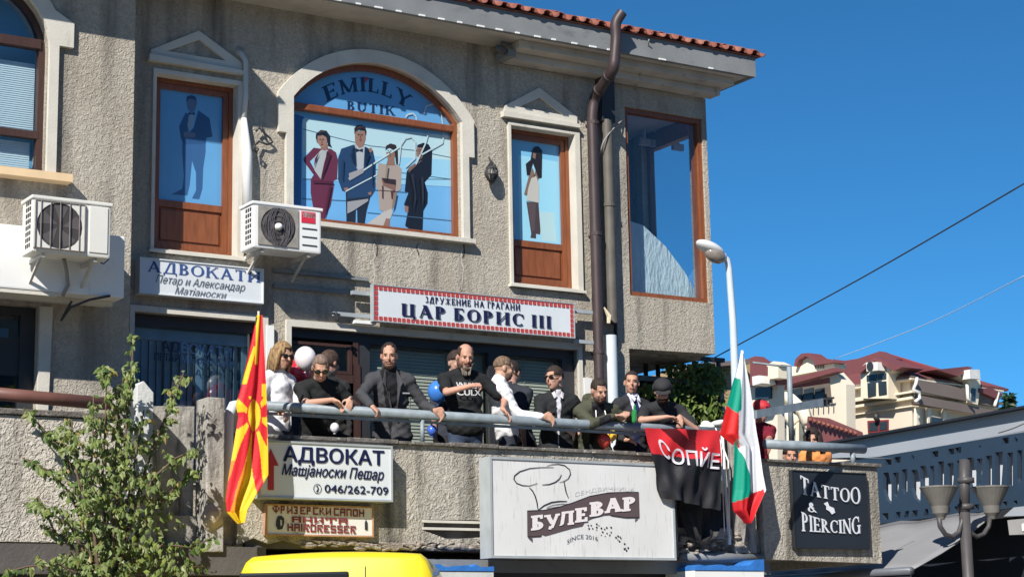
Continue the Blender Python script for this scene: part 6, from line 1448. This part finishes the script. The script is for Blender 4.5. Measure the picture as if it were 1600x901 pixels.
w = MB(); pl_prism(w, [(1262, 664), (1286, 662), (1318, 676), (1290, 694), (1262, 694)], o2-dr*2.9, nL, .2); w.build('lower_wall', mat('ochre_stone', (.5, .38, .24), .9, .3, 1.2), H2)
# chimney house and tan house further left
o3 = WT(1200, 600, 80); o3.z = 0
H3 = thing('red_roofed_house', o3, 'low house with red roof and chimney seen behind the tricolour flag', 'house')
w = MB(); pl_prism(w, [(1166, 1075), (1166, 595), (1215, 590), (1215, 1075)], o3, nL, .4); w.build('wall', CREAM, H3)
w = MB(); pl_prism(w, [(1160, 602), (1163, 562), (1180, 556), (1206, 574), (1222, 584), (1216, 600)], o3-dr*.6, nL, .5); w.build('roof', REDR, H3)
w = MB(); pl_prism(w, [(1200, 592), (1200, 573), (1197, 570), (1209, 564), (1220, 569), (1216, 573), (1216, 590)], o3-dr*1.2, nL, .6); w.build('chimney', CREAML, H3)
w = MB(); pl_prism(w, [(1175, 588), (1186, 586), (1190, 598), (1176, 602)], o3-dr*1.5, nL, .8); w.build('roof_air_conditioner', FARF, H3)
w = MB(); pl_prism(w, [(1180, 606), (1204, 604), (1204, 622), (1180, 626)], o3-dr*.1, nL, .1); w.build('window', FARG, H3)
o4 = WT(1130, 640, 34); o4.z = 0
H4 = thing('tan_house', o4, 'tan rendered house wall seen between the ivy and the tricolour flag', 'house')
w = MB(); pl_prism(w, [(1085, 1160), (1085, 572), (1172, 566), (1172, 1160)], o4, (0, -1, 0), 5); w.build('wall', mat('tan_render', (.42, .29, .15), .9, .1, 1), H4)
w = MB(); pl_prism(w, [(1080, 575), (1080, 568), (1172, 561), (1172, 568)], o4-V((0, .3, 0)), (0, -1, 0), .8); w.build('eave', TAUPE, H4)
w = MB(); pl_prism(w, [(1112, 600), (1116, 600), (1116, 700), (1112, 700)], o4-V((0, .1, 0)), (0, -1, 0), .1); w.build('downpipe', TAUPE, H4)
# ---------------------------------------------------------------- grey metal clad market building
Q = WT(1600, 800, 22); Q.z = 0; dG = dirv(8); nG = V((dG.y, -dG.x, 0)); 
K = thing('market_building', Q, 'modern building with pale metal roof edge and blue grey cut-out metal screen', 'building')
PALE = mat('pale_metal', (.44, .47, .52), .45, .05, 1.5, metal=.2); SCREEN = mat('blue_grey_screen', (.026, .048, .082), .5, .06, 2); NIGHT = mat('deep_navy', (.012, .018, .03), .8, .05)
w = MB(); pl_prism(w, [(1262, 697), (1640, 628), (2000, 562), (2000, 608), (1640, 668), (1372, 713), (1262, 716)], Q-nG*-.0+V((0, 0, 0)), nG, 1.2); w.build('roof_edge', PALE, K)
w = MB(); pl_prism(w, [(1262, 695), (2000, 559.5), (2000, 563.5), (1262, 698.5)], Q-V((.12, 0, 0)), nG, 1.4); w.build('roof_capping', NIGHT, K)
random.seed(21); holes = []
def Lr(u, a, b): return a+(b-a)*(u-1372)/228     # interpolate a value from the left to the right end of the screen
x = 1380
while x < 1596:
    wd = random.uniform(7, 12); y0 = Lr(x, 738, 702)+random.uniform(-4, 4); y1 = Lr(x, 790, 764)+random.uniform(-14, 6); k = random.choice((0, 1, 2)); sl = random.uniform(0, 7)
    if k == 0: holes.append([(x, y0), (x+wd, y0-1), (x+wd, y1-sl), (x+wd*.5, y1), (x, y1-sl*1.6)])
    elif k == 1: holes.append([(x, y0), (x+wd, y0-1), (x+wd+5, y0+18), (x+wd+5, y1), (x+5, y1-8), (x, y1-24)])
    else: holes.append([(x, y0), (x+wd, y0-1), (x+wd, y0+22), (x+wd-3, y1), (x, y1-6)])
    x += wd+random.uniform(4.5, 7)
tops = [[(u, v), (u+10, v-1.6), (u+10, v+8), (u, v+9)] for u, v in ((1383, 717), (1397, 714), (1456, 705), (1481, 701), (1492, 699), (1566, 684))]+[[(1424, 708), (1428, 713), (1428, 718), (1424, 717)], [(1529, 698), (1532, 694), (1532, 701)], [(1585, 681), (1590, 686), (1589, 692), (1585, 690)]]
lows = []
x = 1378
while x < 1594:
    wd = random.uniform(5, 10); y0 = Lr(x, 802, 780); lows.append([(x, y0), (x+wd, y0-.8), (x+wd-random.uniform(-2, 2), y0+9), (x+random.uniform(-3, 3), y0+10)]); x += wd+random.uniform(4, 12)
w = MB(); pl_prism(w, [[(1300, 722), (1372, 714), (1640, 665), (2000, 600), (2000, 748), (1640, 786), (1372, 818), (1300, 826)]]+holes+tops+lows, Q-nG*0, nG, .05); w.build('cut_out_screen', SCREEN, K)
w = MB(); pl_prism(w, [(1240, 740), (2000, 598), (2000, 764), (1240, 840)], Q+nG*0-(nG if (CPOS-Q).dot(nG) > 0 else -nG)*.13, nG, .1); w.build('backing_wall', mat('pale_backing', (.60, .63, .68), .7, .08), K)
w = MB(); pl_prism(w, [(1200, 840), (2000, 735), (2000, 1180), (1200, 1080)], Q-(nG if (CPOS-Q).dot(nG) > 0 else -nG)*.5, nG, .1); w.build('dark_shopfront', NIGHT, K)  # dark sheet standing in for the shade of the open interior
nO = nG if (CPOS-Q).dot(nG) > 0 else -nG
w = MB(); pl_prism(w, [(1476+20, 780+12), (1640, 770), (1640, 812), (1572, 818), (1575, 800)], Q-nO*.45, nG, .02) if False else None
zB = WP(1600, 642, Q, nG).z-.12
w = MB(); w.obox(Q-nO*.8-dG*9, dG*60, -nO*9, V((0, 0, zB))); w.build('body', SCREEN, K)
# awning sheet sloping out over the pavement
AW = thing('grey_awning', WT(1450, 860, 22), 'plain grey fabric awning sloping down from the market building beside the tattoo sign', 'awning')
t1 = WP(1562, 796, Q, nG); t2 = WP(1372, 818, Q, nG); t3 = WP(1180, 846, Q, nG)
oB = Q+nO*1.9; b1 = WP(1424, 891, oB, nG); b3 = WP(1190, 905, oB, nG)
w = MB(); n = 14
for j in range(n):
    for i in range(6):
        def S(a, b): 
            p = t1.lerp(t3, a/n).lerp(b1.lerp(b3, a/n), b/6); p.z -= .05*sin(pi*b/6)+.02*sin(a*2.1); return p
        w.face([S(j, i), S(j+1, i), S(j+1, i+1), S(j, i+1)])
o = w.build('fabric', mat('grey_awning_cloth', (.25, .25, .26), .8, .08, 2), AW, True); o.modifiers.new('t', 'SOLIDIFY').thickness = .012
w = MB(); w.tube([b1, b3], .045, 8); w.build('front_bar', mat('awning_bar', (.12, .13, .15), .4), AW, True)
w = MB(); a_ = b1; w.obox(a_, (b3-b1), V((0, 0, -.10)), nO*.01); w.build('valance', NIGHT, AW)
# small pale sign box at the right edge
T = thing('wall_lightbox', WT(1590, 810, 20.5), 'pale grey lightbox at the right edge below the cut-out screen', 'sign box')
oS = Q+nO*1.0; w = MB(); pl_prism(w, [(1574, 812), (1640, 806), (1640, 832), (1577, 835)], oS, nG, .25); w.build('case', mat('lightbox_grey', (.33, .32, .31), .6), T)
w = MB(); pl_prism(w, [(1568, 806), (1584, 792), (1640, 786), (1640, 804)], oS, nG, .3); w.build('hood', PALE, T)
w = MB(); pl_prism(w, [(1596, 818), (1603, 815), (1603, 829), (1597, 829)], oS+nO*.01, nG, .005); w.build('mark', WHITE, T)
wire('thin dark wire crossing the top right of the cut-out screen', [WT(1560, 676, 20), WT(1585, 668, 20), WT(1620, 652, 20)], .006)
# ---------------------------------------------------------------- twin bowl street lamp
LPM = mat('lamp_post_paint', (.065, .06, .062), .5, .15, 6); BOWL = mat('bowl_metal', (.17, .16, .145), .5, .15, 6)
pb = WT(1513, 900, 21.5); T = thing('street_lamp', (pb.x, pb.y, 0), 'dark lamp post with two upturned bowl lamps in front of the cut-out metal screen', 'street lamp', 'street lamps')
yv = pb.y; pt_ = W(1507, 718, yv)
w = MB(); w.tube([(pb.x, yv, 0), (pb.x, yv, W(1511, 800, yv).z)], .066, 10); w.tube([(pb.x, yv, W(1511, 802, yv).z), (pt_.x, yv, pt_.z)], .062, 10); w.build('post', LPM, T, True)
for v in (750, 791): c = W(1509, v, yv); w = MB(); w.tube([c-V((0, 0, .03)), c+V((0, 0, .03))], .095, 12); w.build('post_collar', LPM, T, True)
for u, v in ((1467, 761), (1547, 761)):
    c = W(u, v, yv); s = 1 if u > 1509 else -1; k = .0073
    prof = [(0, -.34), (.04, -.34), (.055, -.31), (.088, -.27), (.10, -.19), (.102, -.185), (.205, .0), (.215, .015), (.215, .03), (.19, .03), (.18, .02), (0, -.02)]
    w = MB(); n = 24; base = 0
    for r_, z in prof:
        for i in range(n): w.v.append((c.x+r_*cos(2*pi*i/n), yv+r_*sin(2*pi*i/n), c.z+z-.02))
    for j in range(len(prof)-1):
        for i in range(n): a = j*n+i; b = j*n+(i+1) % n; w.f.append((a, b, b+n, a+n)); w.m.append(0)
    w.build('lamp_bowl', BOWL, T)
    P = [(u, 803), (u+s*2, 820), (u-s*0+(-s)*6, 832), (u-s*18, 838), (u-s*28, 832), (u-s*33, 815), (u-s*35, 795)]
    P = [W(u, 806, yv), W(u-s*2, 822, yv), W(u-s*10, 834, yv), W(u-s*21, 838, yv), W(u-s*31, 831, yv), W(u-s*36, 815, yv), W(u-s*38, 794, yv)]
    w = MB(); w.tube(P, .028, 8); w.build('arm', LPM, T, True)
# ---------------------------------------------------------------- pale single street lamp
PW = mat('pale_lamp_paint', (.52, .60, .68), .45, .06, 5)
yl = -1.24; pb = W(1152, 640, yl); T = thing('street_lamp', (pb.x, yl, 2.88), 'tall pale street lamp with a cobra head, above the white green and red flag', 'street lamp', 'street lamps')
w = MB(); w.tube([(W(1156, 700, yl).x, yl, 2.88), W(1150, 620, yl), W(1145, 500, yl), W(1139, 420, yl), W(1136, 405, yl), W(1128, 398, yl), W(1122, 396, yl)], [.06, .046, .040, .036, .033, .030, .028], 12); w.build('pole', PW, T, True)
c = W(1111, 391, yl); Mx = Matrix.Rotation(-.22, 3, 'Y').to_3x3() @ Matrix.Rotation(0, 3, 'X').to_3x3()
w = MB(); w.ell(c+V((-.01, 0, .02)), .19, .11, .065, Matrix.Rotation(.34, 3, 'Y'), 20, 12); w.build('lamp_head', mat('lamp_shell', (.66, .66, .66), .4, .05), T, True)
w = MB(); w.ell(c+V((.04, -.02, -.055)), .135, .09, .085, Matrix.Rotation(.34, 3, 'Y'), 18, 10); w.build('lamp_glass', mat('lamp_glass', (.25, .22, .19), .15, .2, 20), T, True)
w = MB(); p_ = W(1124, 397, yl); w.cone(p_+V((-.03, 0, .01)), p_+V((.05, 0, -.02)), .05, .045, 10); w.build('lamp_joint', PW, T, True)
# small conifer far right
def leafmass(name, pts, size, m, parent=None, kind='stuff', seed=1, droop=.6, asp=.62):
    rnd = random.Random(seed); vs, fs, cs = [], [], []
    for p, tone in pts:
        L = size*rnd.uniform(.6, 1.25); a = rnd.uniform(0, 2*pi); el = max(-1.5, rnd.gauss(-.35, .55)-droop*.6)
        d = V((cos(a)*cos(el), sin(a)*cos(el), sin(el))); s = d.cross((V((rnd.uniform(-1, 1), rnd.uniform(-1, 1), rnd.uniform(.2, 1))) if droop < .9 else V((rnd.gauss(-.3, .5), -1, rnd.gauss(.2, .4))))).normalized(); nrm = d.cross(s)
        k = len(vs); wv = L*asp*.5
        vs += [tuple(p), tuple(p+d*L*.38+s*wv+nrm*L*.08), tuple(p+d*L-nrm*L*.1), tuple(p+d*L*.38-s*wv+nrm*L*.08), tuple(p+d*L*.45-nrm*L*.05)]
        fs += [(k, k+1, k+4), (k+1, k+2, k+4), (k+2, k+3, k+4), (k+3, k, k+4)]
        cs += [tone]*5
    me = bpy.data.meshes.new(name); me.from_pydata(vs, [], fs); me.materials.append(m); set_attr(me, cs); me.update()
    o = link(name, me, parent)
    if kind: o['kind'] = kind
    return o
LEAF = attr_mat('leaf', .5, 0, 0, 60, .45, .22)
T = thing('conifer', WT(1577, 640, 80), 'small dark conifer top behind the right edge of the cream house', 'tree')
w = MB(); p = WT(1577, 650, 80); w.tube([V((p.x, p.y, 0)), WT(1577, 616, 80)], [.2, .03], 6); w.build('trunk', TAUPE, T)
pts = []
for i in range(500):
    t = random.random(); v = 616+t*32; u = 1577+random.gauss(0, 1)*(.6+t*3.2); pts.append((WT(u, v, 80+random.uniform(-.8, .8)), (.012, .035+random.random()*.02, .012)))
leafmass('crown', pts, .35, LEAF, T)
# ---------------------------------------------------------------- ivy on the gate
T = thing('ivy', W(1070, 690, .5), 'bushy ivy growing over the barred fence under the corner room', 'ivy')
random.seed(31); pts = []
blobs = [(1105, 590, 26, 20, 150), (1075, 605, 22, 22, 90), (1085, 640, 26, 18, 120), (1060, 625, 20, 16, 60), (1105, 670, 26, 22, 230), (1075, 680, 26, 14, 160), (1118, 610, 13, 26, 130), (1015, 607, 14, 8, 60), (1040, 600, 14, 10, 30), (1112, 640, 16, 16, 110), (1060, 575, 22, 8, 40), (1095, 572, 20, 7, 60)]
for u, v, ru, rv, n in blobs:
    for i in range(int(n*1.9)):
        a = random.uniform(0, 2*pi); r = sqrt(random.random()); g_ = random.random()
        tone = (.09+.09*g_, .14+.12*g_, .035+.02*g_) if random.random() > .2 else (.22, .24, .08)
        pts.append((W(u+ru*r*cos(a)*1.1, v+rv*r*sin(a)*1.1, random.uniform(.35, .75)), tone))
leafmass('foliage', pts, .085, LEAF, T, seed=5)
w = MB()
for i in range(14):
    u = 1010+i*9; w.tube([W(u, 700, .65), W(u+random.uniform(-9, 9), 650, .6), W(u+random.uniform(-14, 14), 590, .65)], [.014, .01, .005], 5)
tag(w.build('stem', mat('ivy_stem', (.08, .055, .035), .9), T, True), kind='stuff')
w = MB(); a, b = W(984, 640, 1.0), W(1112, 640, 1.0); w.box(a.x, b.x, 1.0, 1.05, 2.88, W(1050, 590, 1.0).z); tag(w.build('dark_fence_panel', mat('dark_panel', (.02, .022, .022), .9, .2)), 'dark solid fence panel behind the ivy', 'fence')  # plain dark backdrop added behind the leaves
# ---------------------------------------------------------------- climbing shrub in front of the left parapet
T = thing('climbing_shrub', W(150, 960, -1.9), 'tall leafy shrub with drooping heart shaped leaves in front of the left parapet', 'shrub')
random.seed(41); BARK = mat('shrub_bark', (.13, .085, .06), .9, .2, 20)
stems = [([(160, 960), (175, 850), (190, 740), (200, 640), (205, 580), (209, 524)], 1.0), ([(150, 960), (165, 850), (160, 740), (165, 660), (166, 600), (163, 572)], .9), ([(150, 960), (150, 860), (130, 760), (95, 700), (60, 662), (40, 640)], .7), ([(170, 960), (195, 840), (225, 740), (250, 670), (272, 620), (287, 582)], .7),
         ([(160, 960), (200, 850), (245, 790), (280, 755), (305, 735)], .7), ([(150, 960), (140, 880), (110, 820), (70, 795), (35, 785)], .6), ([(150, 960), (130, 900), (90, 880), (40, 885), (10, 893)], .7), ([(165, 960), (150, 860), (140, 760), (145, 690), (146, 618)], .9),
         ([(170, 960), (210, 880), (255, 850), (300, 855), (335, 838)], .6), ([(150, 960), (140, 850), (110, 770), (75, 735), (35, 715)], .6), ([(170, 960), (200, 830), (240, 745), (275, 715), (310, 700)], .55), ([(160, 960), (180, 860), (205, 760), (215, 690), (225, 640)], .9),
         ([(150, 960), (150, 840), (120, 740), (115, 690), (112, 655)], .7), ([(165, 960), (165, 830), (180, 720), (185, 640), (186, 600)], 1.0), ([(170, 960), (220, 880), (270, 885), (320, 885)], .5), ([(150, 960), (120, 860), (85, 830), (60, 775)], .5), ([(160, 960), (175, 900), (215, 870), (240, 900)], .7), ([(160, 960), (140, 900), (110, 860), (90, 890)], .7)]
pts = []; wst = MB()
def spl(P, t):
    n = len(P)-1; i = min(int(t*n), n-1); k = t*n-i; a, b = P[i], P[i+1]; return a[0]+(b[0]-a[0])*k, a[1]+(b[1]-a[1])*k
for P, dens in stems:
    yb = random.uniform(-2.15, -1.62); off = [random.uniform(-.05, .05) for _ in P]
    wst.tube([W(u, v, yb+off[i]) for i, (u, v) in enumerate(P)], [.016*(1-.8*i/len(P)) for i in range(len(P))], 5)
    L = sum(sqrt((a[0]-b[0])**2+(a[1]-b[1])**2) for a, b in zip(P, P[1:]))
    for tw in range(int(L*dens/14)):
        t = random.uniform(.12, 1); u, v = spl(P, t); ang = random.uniform(-pi, pi); ln_ = random.uniform(10, 44)*(1.2-.9*t)+3
        y2 = yb+random.uniform(-.16, .16); n = int(4+ln_*.38)
        wst.tube([W(u, v, yb), W(u+cos(ang)*ln_, v+sin(ang)*ln_*.6-4, y2)], [.005, .002], 4, cap=False)
        for i in range(n):
            k = (i+1)/n; g_ = random.random(); r_ = random.random()
            tone = (.12+.10*g_, .17+.11*g_, .05+.02*g_) if r_ > .32 else ((.25, .29, .12) if r_ > .07 else (.28, .22, .07))
            pts.append((W(u+cos(ang)*ln_*k+random.uniform(-3, 3), v+sin(ang)*ln_*.6*k-4*k+random.uniform(-3, 3), y2+random.uniform(-.05, .05)), tone))
    for i in range(int(L*dens/6)):
        t = random.uniform(.3, 1); u, v = spl(P, t); g_ = random.random(); pts.append((W(u+random.uniform(-6, 6), v+random.uniform(-5, 5), yb+random.uniform(-.06, .06)), (.06+.05*g_, .115+.07*g_, .03) if random.random() > .15 else (.17, .21, .07)))
for u, v, ru, rv, n in ((180, 800, 90, 70, 260), (200, 880, 100, 34, 260), (150, 740, 60, 50, 80), (225, 830, 60, 50, 90)):
    for i in range(n):
        a = random.uniform(0, 2*pi); r = sqrt(random.random()); g_ = random.random()
        pts.append((W(u+ru*r*cos(a), v+rv*r*sin(a), random.uniform(-2.1, -1.65)), (.12+.10*g_, .17+.11*g_, .055) if random.random() > .25 else (.24, .27, .11)))
leafmass('foliage', pts, .066, LEAF, T, seed=9, droop=1.1, asp=.58)
tag(wst.build('stems', BARK, T, True), kind='stuff')
print('leaves', len(pts))
# ---------------------------------------------------------------- yellow van
YELP = mat('yellow_car_paint', (.72, .58, .016), .38, .05, 3, coat=.5, stain=((.5, .42, .12), 3, .58, .9, (1, 1, 1)))
fd = V((fw.x, fw.y, 0)).normalized(); rt = V((fd.y, -fd.x, 0))
tV = 15.4; a, b = WT(371, 892, tV), WT(677, 892, tV); zt_ = WT(520, 861, tV).z
cen = (a+b)/2; hw = (b-a).length/2; T = thing('yellow_van', (cen.x, cen.y, 0), 'bright yellow van, only its rounded roof and rear top showing at the bottom', 'van')
w = MB(); prof = []
for i in range(33):
    s = -1+2*i/32; z = zt_-.035*s*s-(max(0, abs(s)-.86)/.14)**2.2*.13; prof.append((s*hw*.985, z))
prof = [(-hw, .35)]+[(-hw, zt_-.32)]+prof+[(hw, zt_-.32), (hw, .35)]
Ls = [(0, .0, .0), (.05, .0, .045), (.2, .0, .06), (2.5, 0, .07), (4.2, 0, .04), (4.35, .02, -.05)]
rows = []
for d, ins, up_ in Ls:
    rows.append(len(w.v)); w.v += [tuple(cen*1+V((0, 0, -cen.z))+fd*d+rt*(x_*(1-ins))+V((0, 0, z_+(up_-.05 if z_ > zt_-.25 else 0)))) for x_, z_ in prof]
n = len(prof)
for r1, r2 in zip(rows, rows[1:]):
    for i in range(n-1): w.f.append((r1+i, r1+i+1, r2+i+1, r2+i)); w.m.append(0)
w.f.append(tuple(range(rows[0], rows[0]+n))); w.m.append(0); w.f.append(tuple(range(rows[-1], rows[-1]+n))[::-1]); w.m.append(0)
w.build('body', YELP, T, True, bevel=0)
bs_ = cen-V((0, 0, cen.z))
def vbox(x0, x1, z0, z1, d0, d1): mb = MB(); mb.obox(bs_+fd*d0+rt*x0+V((0, 0, z0)), rt*(x1-x0), fd*(d1-d0), V((0, 0, z1-z0))); return mb
zw = WT(450, 893, tV-.02).z; vbox(-hw*.98, hw*.14, zw-.72, zw, -.02, .03).build('rear_window', mat('van_glass', (.02, .022, .025), .1, 0), T, bevel=.02)
vbox(hw*.30, hw*.31, .5, zt_-.12, -.006, .03).build('door_seam', DARKM, T)
vbox(-hw*.95, hw*.95, .32, .52, -.09, .05).build('bumper', DARKM, T, bevel=.02)
for s in (-1, 1):
    vbox(s*hw*.93-.05, s*hw*.93+.05, .95, 1.35, -.012, .05).build('tail_light', mat('tail_red', (.4, .01, .01), .2, 0), T)
    for d in (.9, 3.5):
        c = bs_+fd*d+rt*(s*(hw-.12))+V((0, 0, .33)); mb = MB(); mb.tube([c-rt*.1, c+rt*.1], .33, 20); wh = mb.build('wheel', BLACK, T, True); mb = MB(); mb.tube([c-rt*.11, c+rt*.11], .19, 14); mb.build('rim', PALE, wh, True)
